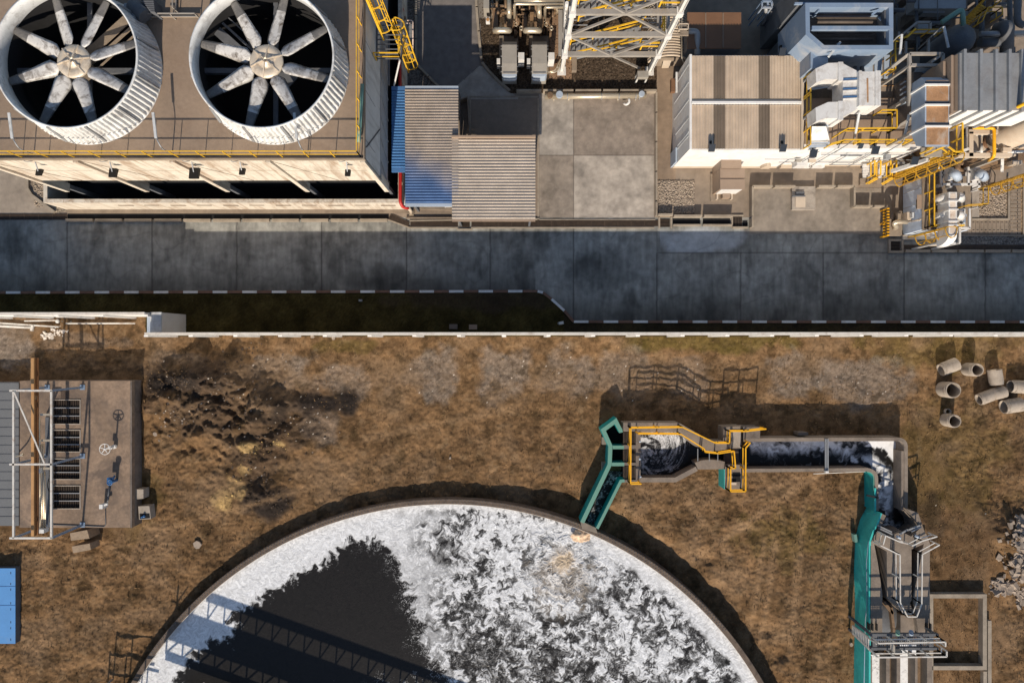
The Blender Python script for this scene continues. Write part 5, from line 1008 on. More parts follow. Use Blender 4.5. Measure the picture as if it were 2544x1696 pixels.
o_=thing('gas_pipe','bright yellow gas pipe dropping down and turning in front of the stack','pipe',W(2440,340,4)); MB().tube(fillet([W(2416,318,13.5)*0+Vector((W(2416,318,5.5).x,W(2416,318,5.5).y,13.5)),W(2416,318,5.5),W(2470,318,5.5),W(2470,388,5.5),W(2456,399,4.3)],.22,5),.1,12).build('pipe_run',M['gold'],o_)
mb=MB(); p=Vector((W(2416,318,5.5).x+.15,W(2416,318,5.5).y-.1,0)); 
for k,dx_ in enumerate((.35,.6,.9)): mb.bar((p.x+dx_,p.y+.05*k,6.4),(p.x+dx_,p.y+.05*k,14),.08,.05)
mb.build('riser_support',M['white'],o_)
t=thing('concrete_portal','cream steel portal frame below the yellow gas pipe, around a ribbed tan panel','frame',W(2450,360,0)); z=5
for (x0,y0,x1,y1) in ((1190,735,2010,735),(1235,735,1235,1240),(1925,735,1925,1165),(970,1208,2060,1208),(1550,620,1550,700),(1800,610,1800,700)): MB().bar(D4(x0,y0,z),D4(x1,y1,z),.26,.3).build('member',M['tan'],t)
mb=MB(); [mb.bar(D4(x,y,z-.2),Vector((D4(x,y,z).x,D4(x,y,z).y,0)),.24) for x,y in ((1235,735),(1925,735),(1235,1208),(1925,1208),(1010,1208))]; mb.build('column',M['steel'],t)
MB().pb(D4(1290,1100,3.2),D4(1880,780,3.2),3.0).build('tan_panel',M['tan'],t); mb=MB(); [mb.bar(D4(x,1090,3.24),D4(x,800,3.24),.04) for x in (1450,1560,1655,1740)]; mb.build('panel_rib',M['whiteclean'],t); MB().hexa([D4(1285,1140,2.6),D4(1830,1140,2.6),D4(1830,1105,2.6),D4(1285,1105,2.6)],[D4(1285,1130,2.9),D4(1830,1130,2.9),D4(1830,1105,3.1),D4(1285,1105,3.1)]).build('front_lip',M['whiteclean'],t)
for (x0,y0,x1,y1,z,m) in ((975,560,1090,1150,4.6,'boxbrown'),(1090,590,1160,1050,4.3,'greybox')): MB().pb(D4(x0,y1,z),D4(x1,y0,z),3.6).build('side_panel',M[m],t)
MB().bar(D4(1180,570,4.9),D4(1190,1130,4.9),.12).bar(D4(850,1200,4.4),D4(1210,1070,5.4),.16).bar(D4(1900,1530,2),D4(1905,1260,4.6),.16).build('brace',M['white'],t)
MB().pb(D4(1920,1120,5.3),D4(2095,1045,5.3),5.1).build('bracket_plate',M['tan'],t)
t=thing('plant_undercroft','shaded brown equipment base filling the gap under the stack and frames','equipment base',W(2420,390,0)); boxpx(2300,400,2560,300,2.5,0,M['rustpipe'],'base_block',t); random.seed(21); mb=MB()
for k in range(26): x=random.uniform(2300,2540); y=random.uniform(300,410); mb.pb(W(x,y,3),W(x+random.uniform(6,26),y-random.uniform(3,14),random.uniform(2.6,3.6)),2.4)
mb.build('equipment_block',M['tan'],t); mb=MB()
for k in range(26): x=random.uniform(2300,2530); y=random.uniform(300,412); mb.tube([W(x,y,3.2),W(x+random.uniform(10,60),y+random.uniform(-3,3),3.2)] if k%2 else [W(x,y,3.4),W(x,y+random.uniform(8,30),3.4)],random.uniform(.03,.1),6)
mb.build('small_pipe',M['white'],t)
# upper platform rails left of the stack
t=thing('access_platform','small yellow railed platform under the rust topped duct','platform',W(2310,370,4.6)); MB().pb(A6(1240,560,6.6),A6(1540,470,6.6),6.5).build('plate',M['greybox'],t); railing([A6(1230,530,6.6),A6(1300,480,6.6)],'railing',M['yellow'],t,r=.04); railing([A6(1250,560,6.3),A6(1390,500,6.6),A6(1470,560,6.6),A6(1540,560,6.6),A6(1540,280,6.6)],'railing',M['yellow'],t,r=.04,gap=1.0)
mb=MB(); mb.bar(A6(955,705,2.2),A6(1310,590,5.2),.22,.3).build('stringer',M['white'],t)
caged_ladder(W(2216,446,.2),7.4,(0,-1,0),'ladder','longest caged yellow ladder, in front of the rust topped duct',M['ladder'],cage_from=1.0)
b_=W(2222,446,.2); mb=MB(); 
t=thing('cable_ladder','wide ochre cable ladder standing right behind the longest caged ladder','cable ladder',W(2222,442,0)); c=W(2222,442,.2); mb.bar(c+Vector((-.45,0,0)),c+Vector((-.45,0,7)),.1).bar(c+Vector((.35,.05,0)),c+Vector((.35,.05,7)),.14); mb.build('stringer',M['yellow'],t); mb=MB(); [mb.bar(c+Vector((-.45,0,.3+k*.25)),c+Vector((.35,.05,.3+k*.25)),.05) for k in range(27)]; mb.build('rung',M['ladder'],t)
caged_ladder(W(2449,466,.1),6.5,(0,-1,0),'ladder','caged yellow ladder at the right edge above the gravel bed',M['ladder'],cage_from=1.0)
caged_ladder(W(2262,589,.1),4.6,(.1,-1,0),'ladder','caged yellow ladder at the road end of the pale blue enclosure',M['ladder'],cage_from=1.2)
# skid with cowls
t=thing('cowl_skid','white framed skid carrying two grey cowl vents','skid',W(2385,440,0)); z=3.1
for (x0,y0,x1,y1) in ((905,100,905,420),(1060,320,1060,430),(1510,320,1510,430),(905,380,1525,380),(1340,100,1340,400),(905,200,1000,200),(905,260,1000,260),(1340,180,1440,180)): MB().bar(D5(x0,y0,z),D5(x1,y1,z),.14).build('beam',M['white'],t)
mb=MB(); [mb.bar(D5(x,y,z-.1),D5(x-0,y,z)-Vector((0,0,2.9)),.12) for x,y in ((905,400),(1060,420),(1510,420),(905,110),(1340,110))]; mb.build('leg',M['white'],t); mb=MB(); [mb.bar(D5(x,430,1.6),D5(x+150,385,2.8),.1) for x in (720,870,1130,1290)]; mb.build('brace',M['white'],t)
MB().pb(D5(850,440,1.2),D5(1500,130,1.2),.2).build('base_frame',M['whiteclean'],t); mb=MB(); mb.pb(D5(1230,330,2.2),D5(1300,190,2.2),1.2).pb(D5(1070,350,2.0),D5(1200,150,2.0),1.2).build('motor_box',M['greymetal'],t)
for i,x in enumerate((1010,1440)):
    t2=thing('cowl_vent',['left grey elbow cowl vent on the white skid','right grey elbow cowl vent on the white skid'][i],'vent',D5(x+90,220,3),'cowl vents'); MB().pb(D5(x,300,3.6),D5(x+100,105,3.6),3.2).build('base_box',M['white'],t2)
    MB().tube(fillet([D5(x+80,200,3.4),D5(x+85,195,4.2),D5(x+135,215,4.5),D5(x+165,275,4.0)],.5,5),[.3]*7+[.34]*7 if 0 else .27,14).build('elbow',M['bluewhite'],t2)
t=thing('axial_fan','round dark axial fan left of the white skid','fan',D5(820,310,1)); MB().lathe(D5(810,310,2),[(.34,1.6),(.42,1.6),(.42,2.0),(.34,2.0),(.34,1.6)],24).build('ring',M['bluewhite'],t); MB().cyl(D5(810,310,1.8),.33,1.5,1.7,20).cyl(D5(810,310,1.8),.1,1.7,1.9,12).build('impeller',M['blackpaint'],t)
o=MB().lathe(D5(1250,90,2.6),[(.1,2.5),(.2,2.7),(.45,2.6),(.52,2.3),(.52,1.0)],20).build('brown_drum',M['rustpipe']); tag(o,'brown round valve drum above the white skid','drum')
o=MB().tube(fillet([D5(1700,110,1.6),D5(1780,200,1.4),D5(1770,360,.4),D5(1700,370,.1)],.4),.03,6).build('black_hose',M['blackpaint']); tag(o,'thin black hose looping down to the right of the white skid','hose')
# pale blue enclosure
t=thing('equipment_enclosure','pale blue enclosure with a dark side window, carrying the white duct run','enclosure',W(2290,510,0)); ze=2.5; xw=27.7; ys=7.55; yn=11.1; xe=31.0
MB().box(xw,ys,.1,xe,yn,ze-.08).build('body',M['palewall'],t); MB().box(xw-.03,ys-.03,ze-.08,xe+.03,yn+.03,ze).build('roof',M['concrete_brown'],t)
mb=MB(); [mb.box(xw-.02,y,.1,xw-.001,y+.04,ze-.1) for y in (8.3,9.35,10.4)]; mb.build('wall_seam',M['panel'],t); MB().box(xw-.04,9.0,1.75,xw-.002,9.75,2.25).build('window_frame',M['white'],t); MB().box(xw-.05,9.07,1.8,xw-.041,9.68,2.2).build('window_pane',M['blackpaint'],t)
MB().hexa([(xw-.3,8.95,2.32),(xw-.002,8.95,2.4),(xw-.002,9.9,2.4),(xw-.3,9.9,2.32)],[(xw-.3,8.95,2.36),(xw-.002,8.95,2.45),(xw-.002,9.9,2.45),(xw-.3,9.9,2.36)]).build('window_hood',M['boxbrown'],t)
MB().box(xw-.35,8.42,.5,xw-.06,8.95,1.25).build('wall_unit',M['tan'],t); MB().box(xw-.2,8.5,1.3,xw-.06,8.85,1.6).build('vent_cap',M['panel'],t); MB().tube([(xw-.05,8.3,1.2),(xw-.05,8.2,2.3)],.03,6).tube([(xw-.06,8.35,.3),(xw-.05,8.25,2.4)],.03,6)._build('wall_conduit',M['tan'],t)
railing([(xw+.12,ys+.1,ze),(xw+.12,yn,ze)],'railing',M['yellow'],t,gap=1.2,r=.035,h=1.1); railing([(xw+.12,ys+.1,ze),(xe-1.2,ys+.1,ze)],'railing',M['yellow'],t,gap=1.2,r=.035,h=1.1)
MB().box(xw-.1,ys-.35,0,xe,ys-.04,.22).build('base_beam',M['tan'],t)
t=thing('exhaust_pipe','curved silver exhaust pipe ending on the brown block by the barrier','pipe',D5(200,1000,1)); MB().tube(fillet([D5(350,990,1.5),D5(200,985,1.5),D5(130,1010,1.4),D5(185,1075,1.1),D5(140,1090,.7)],.3,5),.16,12).build('pipe_body',M['silver'],t)
t=thing('pipe_plinth','brown concrete block with two raised ribs beside the black and yellow barrier','plinth',D5(150,1010,0)); boxpx(2208,585,2241,545,.55,0,M['concrete_brown'],'block',t); MB().pb(D5(75,945,.9),D5(130,825,.9),0).pb(D5(200,945,.9),D5(250,825,.9),0).build('raised_rib',M['concrete_brown'],t); MB().pb(D5(108,1105,.57),D5(175,950,.57),.551).build('opening',M['blackpaint'],t)
t=thing('crash_barrier','black and yellow striped guard rail beside the road','barrier',W(2204,552,0)); p=W(2206,586,1.0); q=W(2206,517,1.0)
for z in (.5,1.0):
    mb=MB(); n=19
    for k in range(n): mb.bar(Vector((p.x,p.y+(q.y-p.y)*k/n,z)),Vector((p.x,p.y+(q.y-p.y)*(k+.98)/n,z)),.15,.12,mi=k%2)
    mb.build('striped_rail',[M['gold'],M['blackpaint']],t)
mb=MB(); [mb.bar((p.x,p.y+(q.y-p.y)*f,0),(p.x,p.y+(q.y-p.y)*f,1.0),.1) for f in (.02,.5,.98)]; mb.build('post',M['gold'],t)
# vertical duct run with elbows
t=thing('exhaust_duct','long white duct run with four round elbow pipes and a curved lower end','duct',W(2362,540,0)); z=4.6; a=D5(1025,1200,z); b=D5(1160,505,z)
MB().box(a.x,a.y,3.4,b.x,b.y,z).build('duct_body',M['white'],t); MB().box(a.x+.1,a.y+.1,z+.002,b.x-.1,b.y-.1,z+.01).build('stained_top',mat('dusty duct top',S(206,192,176),.6,stain=S(160,126,98),stain_amt=.8,stain_scale=1.6),t)
mb=MB(); [mb.box(a.x-.05,D5(0,y,z).y-.05,3.35,b.x+.05,D5(0,y,z).y+.05,z+.08) for y in (650,790,980,1045)]; mb.build('flange',M['white'],t)
mb=MB(); vs=[]
for k in range(7):
    th=math.pi/2*k/6; yy=a.y-.6*math.sin(th); zz=z-1.3*(1-math.cos(th)); vs+= [(a.x,yy,zz),(b.x,yy,zz)]
vs+= [(a.x,a.y,z-1.3),(b.x,a.y,z-1.3)]
mb.add(vs,[[2*k,2*k+2,2*k+3,2*k+1] for k in range(6)]+[[0]+[2*k for k in range(1,7)]+[14],[15]+[2*k+1 for k in range(6,-1,-1)]]); mb.build('curved_end',M['whiteclean'],t)
for (x,y,d) in ((940,600,-1),(1240,600,1),(940,880,-1),(1230,890,1)):
    L_=165 if d<0 else 60; MB().tube(fillet([D5(1030 if d<0 else 1160,y-25,4.0),D5((1000 if d<0 else 1190)+d*L_*.3,y-20,4.0),D5((1000 if d<0 else 1165)+d*L_,y+20,3.3)],.4,5),.27,14).build('round_elbow',M['white'],t)
mb=MB(); [mb.box(x-.06,y-.06,2.5,x+.06,y+.06,3.4) for x in (a.x+.1,b.x-.1) for y in (a.y+.2,b.y-.2)]; mb.build('leg',M['white'],t)
t=thing('duct_platform','white steel platform with a yellow top rail beside the duct run','platform',W(2395,540,0)); z=3.2
for (x0,y0,x1,y1) in ((1360,770,1360,1090),(1270,780,1270,1060),(1180,1090,1370,1090),(1180,880,1270,880),(1180,960,1270,960),(1180,1040,1270,1040),(1180,800,1270,800),(1200,1100,1200,1330),(840,1335,1130,1335)): MB().bar(D5(x0,y0,z),D5(x1,y1,z),.13).build('beam',M['white'],t)
MB().pb(D5(735,1375,1.4),D5(1060,1350,1.4),1.2).build('lower_step',M['tan'],t); railing([D5(1180,760,z+1),D5(1500,740,z+1),D5(1500,460,z+1)],'railing',M['ladder'],t,gap=1.4,h=1.0); mb=MB(); [mb.bar(D5(x,y,z),D5(x,y,z)-Vector((0,0,3.1)),.1) for x,y in ((1360,1090),(1270,780),(1200,1330),(860,1330),(1500,740),(1500,460))]; mb.build('leg',M['white'],t)
MB().pb(D5(1320,860,z+.0),D5(1275,900,z),2.9).pb(D5(1265,1000,z+.1),D5(1300,910,z+.1),2.9).build('junction_box',M['blueunit'],t)
t=thing('rooftop_units','dark brown units on the enclosure roof left of the white duct run','units',D5(830,700,2.5)); boxpx(2318,566,2342,470,2.62,2.505,M['concrete_dark'],'tray',t); random.seed(9); mb=MB()
for k in range(16): x=random.uniform(760,900); y=random.uniform(480,1020); mb.pb(D5(x,y+40,3.0),D5(x+random.uniform(20,60),y,3.0),2.63)
mb.build('equipment_block',M['rustpipe'],t)
t=thing('equipment_pad','pale concrete pad between the duct run and the gravel bed','pad',W(2415,500,0)); boxpx(2408,539,2433,468,.18,0,M['concrete'],'slab',t); boxpx(2380,512,2402,480,1.0,0,M['boxbrown'],'small_cabinet',t); boxpx(2433,480,2463,474,.18,0,M['concrete'],'step',t)
# cable trench covers
mb=MB()
for k in range(12): p=W(2383+k*10.2,583,.04); q=W(2392.4+k*10.2,548,.04); mb.box(p.x,p.y,0.0,q.x,q.y,.06)
for k in range(13): p=W(2505,583-k*9.6,.04); q=W(2536,575-k*9.6,.04); mb.box(p.x,p.y,0,q.x,q.y,.06)
struct(mb.build('trench_cover',M['concrete_brown'])); mb=MB(); mb.wall([W(2380,585.5),W(2540,585.5),W(2540,440)],.08,0,.14).wall([W(2380,545.5),W(2502,545.5),W(2502,440)],.12,0,.2); struct(mb.build('trench_edge',M['kerb'])); mb=MB()
for k in range(12):
    for y in (552,571): p=W(2385.5+k*10.2,y,.07); mb.box(p.x,p.y-.02,.06,p.x+.14,p.y+.02,.07)
for k in range(13):
    for x in (2509,2528): p=W(x,579-k*9.6,.07); mb.box(p.x-.02,p.y-.08,.06,p.x+.02,p.y+.06,.07)
struct(mb.build('lifting_slot',M['blackpaint']))
# taupe cabinet
t=thing('transformer_cabinet','taupe double transformer cabinet standing before the white building','cabinet',W(1815,450,0)); boxpx(1765,500,1830,432,.12,0,M['concrete_brown'],'plinth',t); a=W(1790,469,2.05); b=W(1849,419,2.05); MB().box(a.x,a.y,.1,b.x,b.y,2.0).build('body',M['boxbrown'],t); MB().box(a.x-.02,a.y-.03,2.0,b.x+.03,W(0,444,2.05).y-.05,2.06).box(a.x-.02,W(0,440,2.05).y,2.0,b.x+.03,b.y,2.06).build('lid',M['boxbrown'],t)
boxpx(1792,417,1842,387,2.2,.1,M['boxbrown'],'rear_cabinet',t); MB().box(a.x+.1,a.y-.03,.5,b.x-.1,a.y-.005,1.9).build('front_door',M['white'],t); boxpx(1796,491,1815,476,.7,0,M['boxbrown'],'meter_box',t); mb=MB(); mb.box(a.x+.2,a.y-.38,.1,a.x+.3,a.y-.03,.5).box(b.x-.4,a.y-.38,.1,b.x-.3,a.y-.03,.5).build('foot',M['tan'],t)
t=thing('manhole_block','pale raised concrete manhole slab with a tan lid in the paved bay','manhole',W(1997,492,0)); boxpx(1968,521,2026,463,.3,0,M['concrete'],'slab',t); boxpx(1977,514,2001,489,.36,.3,M['tan'],'lid',t); boxpx(1969,488,2001,485,.5,.3,M['darkbeam'],'bar',t); boxpx(1978,484,1998,476,.42,.3,M['darkbeam'],'hinge_plate',t)
# dark top right corner
t=thing('pressure_vessel','grey dome topped vessel in the dark top right corner','vessel',A5(1620,440,0)); c=A5(1630,410,6); MB().lathe(c,[(.9,0),(.9,5.6),(.8,5.85),(.5,6.05),(.01,6.15)],28).build('shell',M['darkbeam'],t)
o=MB().tube(fillet([A5(1360,260,6.2),A5(1600,100,6.6),A5(1612,290,6.2)],.3),.15,10).build('vent_pipe',M['tealpipe']); tag(o,'green grey vent pipe arching to the dome topped vessel','pipe')
t=thing('shaded_stair','rusty yellow stair with rails in the dark top right corner','stair',A5(1750,150,0))
railing([A5(1500,330,3.5),A5(1790,30,5.5),A5(1900,-20,5.5)],'stair_railing',M['ladder'],t); railing([A5(1610,330,3.5),A5(1900,110,5.5),A5(1920,-40,5.5)],'stair_railing',M['ladder'],t); railing([A5(1700,330,5.2),A5(1760,180,5.2),A5(1920,180,5.2),A5(1920,260,5.2)],'landing_railing',M['ladder'],t); mb=MB(); [mb.bar(A5(1520+k*24,325-k*25,3.5+k*.17),A5(1610+k*24,325-k*20,3.5+k*.17),.14,.04) for k in range(12)]; mb.build('tread',M['ladder'],t)
for i,(pts,r) in enumerate((([(2110,600,4),(2110,300,5.5),(2010,330,4)],.4),([(2230,-60,4),(2230,280,4),(2400,300,4)],.22),([(2140,-60,3),(2150,300,3)],.16),([(1800,390,5),(2330,380,5)],.16),([(1800,490,4.5),(2100,480,4.5)],.3))):
    o=MB().tube(fillet([A5(x,y,z) for x,y,z in pts],.4,5),r,12).build('shaded_pipe',M['darkbeam'] if i!=3 else M['greymetal']); tag(o,['thickest grey pipe bending over right of the dome topped vessel','grey pipe running down the right picture edge then turning right','thin dark pipe running down from the picture top near the right edge','pale slim pipe crossing left to right beside the dome topped vessel','dark fat pipe under the slim pale one at top right'][i],'pipe')
t=thing('dark_steel_frames','dark steel pipe rack of boxes and beams in the shade left of the dome vessel','pipe rack',A5(1100,350,0)); mb=MB(); z=5.4
for (x0,y0,x1,y1) in ((1080,260,1230,260),(1230,260,1230,340),(960,380,1380,360),(1210,450,1210,600),(950,480,950,620),(870,370,870,450),(1080,260,920,390)): mb.bar(A5(x0,y0,z),A5(x1,y1,z),.14)
mb.build('frame',M['steel'],t); MB().pb(A5(1090,330,5),A5(1225,268,5),4.6).pb(A5(1050,-60,3),A5(1640,100,3),2).pb(A5(1150,150,2.6),A5(1400,110,2.6),2).build('cabinet',M['greymetal'],t); random.seed(31); mb=MB()
for k in range(40): x=random.uniform(800,2250); y=random.uniform(-150,560); z=random.uniform(1,4); mb.tube([A5(x,y,z),A5(x+random.uniform(60,300),y,z)] if k%2 else [A5(x,y,z),A5(x,y+random.uniform(60,250),z)],random.uniform(.04,.16),6)
mb.build('rack_pipe',M['darkbeam'],t); mb=MB()
for k in range(20): x=random.uniform(800,2200); y=random.uniform(-150,500); z=random.uniform(.8,2.5); mb.pb(A5(x,y+random.uniform(40,120),z),A5(x+random.uniform(50,190),y,z),0)
mb.build('rack_box',M['concrete_dark'],t)
# ------------------------------------------------------------------ pump house with crane frame, bottom left
zr=1.3
t=thing('pump_house','low concrete roofed pump house with four dark grid openings at the left edge','building',W(180,1130,0))
a=W(49,1310,zr); b=W(328,946,zr); xs=[a.x,W(131,0,zr).x,W(200,0,zr).x,b.x]
MB().box(a.x,a.y,0,b.x,b.y,.95).build('wall',M['concrete_dark'],t)
gr=[(1263,1206),(1190,1139),(1122,1068),(1053,993)]; mb=MB(); mb.box(xs[0],a.y,.951,xs[1],b.y,zr).box(xs[2],a.y,.951,xs[3],b.y,zr); yy=a.y
for y1,y0 in gr: q=W(0,y1,zr).y; mb.box(xs[1],yy,.951,xs[2],q,zr); yy=W(0,y0,zr).y
mb.box(xs[1],yy,.951,xs[2],b.y,zr)
mb.build('roof_slab',M['roofstain'],t)
for y1,y0 in gr:
    p=W(0,y1,zr).y; q=W(0,y0,zr).y; mb=MB(); mb.box(xs[1]+.01,p+.01,.952,xs[2]-.01,q-.01,.96,1)
    for k in range(1,3): y=p+(q-p)*k/3; mb.box(xs[1],y-.03,1.2,xs[2],y+.03,1.28,2)
    for k in range(16): x=xs[1]+(xs[2]-xs[1])*(k+.5)/16; mb.box(x-.02,p,1.13,x+.02,q,1.19,0)
    mb.build('grid_opening',[M['grate'],M['black'],M['greymetal']],t)
    MB().wall([(xs[1],p),(xs[2],p),(xs[2],q),(xs[1],q)],.06,zr,zr+.05,closed=True).build('opening_frame',M['concrete'],t)
MB().pb(B5(455,458,zr+.02),B5(518,395,zr+.02),zr).build('small_grate',M['grate'],t)
mb=MB(); mb.tube([B5(395,1395,zr+.03),B5(780,1410,zr+.03),B5(792,1395,zr+.03),B5(790,1265,zr+.03)],.03,6).build('cable',M['darkbeam'],t)
MB().box(b.x-.12,a.y,zr,b.x,b.y,zr+.02).build('edge_strip',M['concrete_dark'],t)
t=thing('flat_roof_annex','low dark grey flat roof with seams at the left edge beside the pump house','building',W(20,1125,0)); p=W(-70,1305,.9); q=W(48,949,.9); MB().box(p.x,p.y,0,q.x,q.y,.85).build('wall',M['concrete_dark'],t); MB().box(p.x,p.y,.851,q.x,q.y,.95).build('roof_sheet',M['roofgrey'],t); mb=MB(); [mb.box(p.x,p.y+k*.62,.95,q.x,p.y+k*.62+.04,.97) for k in range(1,17)]; mb.build('roof_seam',M['darkbeam'],t)
t=thing('crane_frame','white steel portal frame with slanting legs standing over the pump house','frame',W(120,1150,zr)); z=4.6
L_=[W(103/3.015,840+y/3.015,z) for y in (392,943,1495)]; R_=[W(386/3.015,840+y/3.015,z) for y in (392,943,1495)]
for l,r in zip(L_,R_):
    MB().bar(l-Vector((.25,0,0)),r+Vector((.05,0,0)),.12,.12).build('cross_beam',M['railwhite'],t)
for Q in (L_,R_):
    mb=MB(); mb.bar(Q[0],Q[2],.12,.12).build('side_beam',M['railwhite'],t)
    for q in Q: MB().bar((q.x,q.y,zr),(q.x,q.y,z-.05),.14,.12).box(q.x-.17,q.y-.17,zr,q.x+.17,q.y+.17,zr+.05).build('post',M['blueunit'],t)
MB().bar(L_[0]+Vector((.1,-.1,.1)),R_[1]+Vector((-.4,.1,.1)),.09,.05).build('diagonal_brace',M['railwhite'],t)
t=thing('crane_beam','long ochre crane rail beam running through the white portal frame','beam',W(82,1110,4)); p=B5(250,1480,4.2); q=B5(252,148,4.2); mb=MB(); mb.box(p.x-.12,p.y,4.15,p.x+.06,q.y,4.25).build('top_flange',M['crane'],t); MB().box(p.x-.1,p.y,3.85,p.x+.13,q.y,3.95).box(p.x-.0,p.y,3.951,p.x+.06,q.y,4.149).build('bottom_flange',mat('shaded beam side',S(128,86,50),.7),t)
o=MB().bar(B5(270,430,4),B5(270,460,4),.12,.3).build('hoist_hook',M['rustpipe']); tag(o,'small rusty hoist hanging from the ochre crane beam','hoist')
t=thing('conduit_bundle','bundle of four silver conduits running down inside the white portal frame','conduit',W(106,1190,zr)); mb=MB()
for k,(x,y0) in enumerate(((298,592),(312,790),(325,790),(336,1000))): mb.tube([B5(x,y0,2.2),B5(x+4,1425,2.2)],.045,8); 
mb.build('conduit',M['silver'],t)
for y in (572,765,975): MB().pb(B5(300,y+8,2.35),B5(372,y-8,2.35),2.25).bar(B5(350,y,zr),B5(350,y,2.3),.1).build('clamp_bar',M['silver'],t)
MB().pb(B5(272,1460,2.6),B5(328,1432,2.6),2.1).build('junction_box',M['white'],t); MB().pb(B5(272,1012,2.6),B5(298,978,2.6),2.1).build('junction_box',M['white'],t); MB().pb(B5(268,798,2.6),B5(282,765,2.6),2.3).build('junction_box',M['white'],t)
mb=MB(); mb.tube(fillet([B5(380,1010,1.5),B5(350,1100,1.4),B5(378,1180,1.4)],.3),.03,6).build('loop_cable',M['blackpaint'],t)
MB().bar(B5(355,1440,zr+.05),B5(355,590,zr+.05),.25,.08).build('shadow_strip',M['darkbeam'],t)  # flat dark strip stands in for the conduits' cast shadow
t=thing('gate_valve','white handwheel valve stand on the pump house roof','valve',B5(820,810,zr)); c=B5(785,830,2.6); mb=MB(); n=24; mb.tube([(c.x+.36*math.cos(2*math.pi*k/n),c.y+.36*math.sin(2*math.pi*k/n),2.6) for k in range(n+1)],.025,6,cap=False)
for k in range(5): a_=2*math.pi*k/5+.3; mb.bar((c.x,c.y,2.6),(c.x+.36*math.cos(a_),c.y+.36*math.sin(a_),2.6),.04)
mb.build('handwheel',M['white'],t); MB().tube([(c.x,c.y,zr),(c.x,c.y,2.65)],.06,8).cyl(c,.14,zr,1.6,12).pb(B5(808,830,1.8),B5(838,808,1.8),1.6).build('spindle',M['white'],t)
t=thing('blue_valve','small blue valve and gauge on a pipe on the pump house roof','valve',B5(820,1075,zr)); mb=MB(); c=B5(820,1080,2.2); mb.lathe(c,[(.14,2.15),(.2,2.15),(.2,2.2),(.14,2.2),(.14,2.15)],16).cyl(c,.1,zr,2.2,10).tube(fillet([B5(815,1055,2.0),B5(850,1050,2.0),B5(858,1030,1.7)],.1),.06,8).pb(B5(800,1070,1.9),B5(835,1045,1.9),1.6).build('valve_body',M['bluevalve'],t); MB().tube([B5(820,1100,1.5),B5(805,1225,1.4)],.05,8).build('pipe_run',M['darkbeam'],t)
o=MB().pb(B5(742,1278,1.9),B5(768,1245,1.9),zr).bar(B5(765,1255,1.7),B5(808,1240,1.7),.12).build('switch_box',M['white']); tag(o,'small white switch box at the lower middle of the pump house roof','box')
o=MB().tube(fillet([B5(120,885,1.4),B5(165,875,1.8),B5(170,860,2.2)],.2),.04,6).cyl(B5(165,873,2.1),.08,2.0,2.2,10).build('breather_pipe',M['silver']); tag(o,'little bent breather pipe at the left edge of the pump house roof','pipe')
def crate(pts,z,label,name='concrete_pit',m='concrete',hollow=None,group=None):
    t=thing(name,label,'pit',sum(pts,Vector())/len(pts)*1.0,group); MB().prism(pts,0,z).build('pit_wall',M[m],t)
    if hollow: MB().prism(hollow,z+.002,z+.012).build('pit_opening',M['black'],t)
    return t
crate([B5(1020,1205,.8),B5(1074,1200,.8),B5(1074,1130,.8),B5(1020,1130,.8)],.8,'small concrete pit box standing above the one with blue bits, beside the pump house')
t=crate([B5(1042,1357,.7),B5(1130,1352,.7),B5(1118,1255,.7),B5(1035,1258,.7)],.7,'concrete pit box with blue fittings inside, beside the pump house corner',hollow=[B5(1048,1352,.7),B5(1124,1346,.7),B5(1120,1310,.7),B5(1046,1312,.7)]); MB().ball(B5(1078,1332,.78),.1,8).cyl(B5(1062,1340,.75),.06,.7,.8,8).build('blue_fitting',M['bluevalve'],t)
for i,(P,z) in enumerate((([(655,165),(815,135),(838,215),(665,235)],1.3),([(673,290),(840,262),(850,320),(685,352)],1.3))):
    o=MB().prism([D7(x,y,z) for x,y in P],0.0 if i==0 else .2,z).build('timber_crate',M['wood']); tag(o,['upper weathered timber crate lid lying just below the pump house','lower weathered timber crate lid beyond the dark gap below the pump house'][i],'crate','timber crates')
t=thing('blue_container','bright blue flat container roof at the bottom left edge','container',W(10,1500,0)); p=W(-60,1598,.55); q=W(38,1411,.55); MB().box(p.x,p.y,0,q.x,q.y,.5).build('body',M['darkbeam'],t); MB().box(p.x,p.y,.501,q.x,q.y,.55).build('roof_sheet',M['blueroof'],t); mb=MB(); [mb.box(p.x,W(0,y,.55).y-.01,.55,q.x,W(0,y,.55).y+.015,.565) for y in (1456,1503)]; mb.build('seam',M['bluepaint'],t)
mb=MB(); [mb.box(W(26,0,.55).x,W(0,y,.55).y,.55,W(27.5,0,.55).x,W(0,y-5,.55).y,.56) for y in (1425,1452,1466,1500,1515,1547,1562,1590)]; mb.build('lashing_point',M['blackpaint'],t)
for i,(x0,y0,x1,y1,r) in enumerate(((0,218,820,290,.06),(340,208,800,200,.05),(0,262,440,300,.09),(920,242,1880,240,.06),(780,153,1085,155,.04),(1180,153,1310,153,.03),(1470,152,1610,154,.03))):
    o=MB().tube([D6(x0-(300 if x0==0 else 0),y0,.15),D6(x1,y1,.15)],r,6).build('white_rod',M['railwhite']); tag(o,['long pale rod slanting across the ground from the left edge to the shadows','short pale rod with a knobbed end lying under the left wall','thick pale post with a crosspiece lying at the left edge','longest straight pale rod lying parallel to the wall below it','thin pale rod lying close under the wall, left of two shorter ones','very short middle pale rod lying close under the wall','short pale rod close under the wall nearest the white shelter'][i],'rod','rods lying below the wall')
o=MB().bar(D6(458,270,.2),D6(440,345,.2),.16,.14).build('crosspiece',M['railwhite']); tag(o,'short crosspiece lying across the end of the thick pale post','rod')
o=MB().ball(D6(800,212,.15),.14,8).build('rod_knob',M['white']); tag(o,'pale round lump at the end of the short knobbed rod','stone')
random.seed(3)
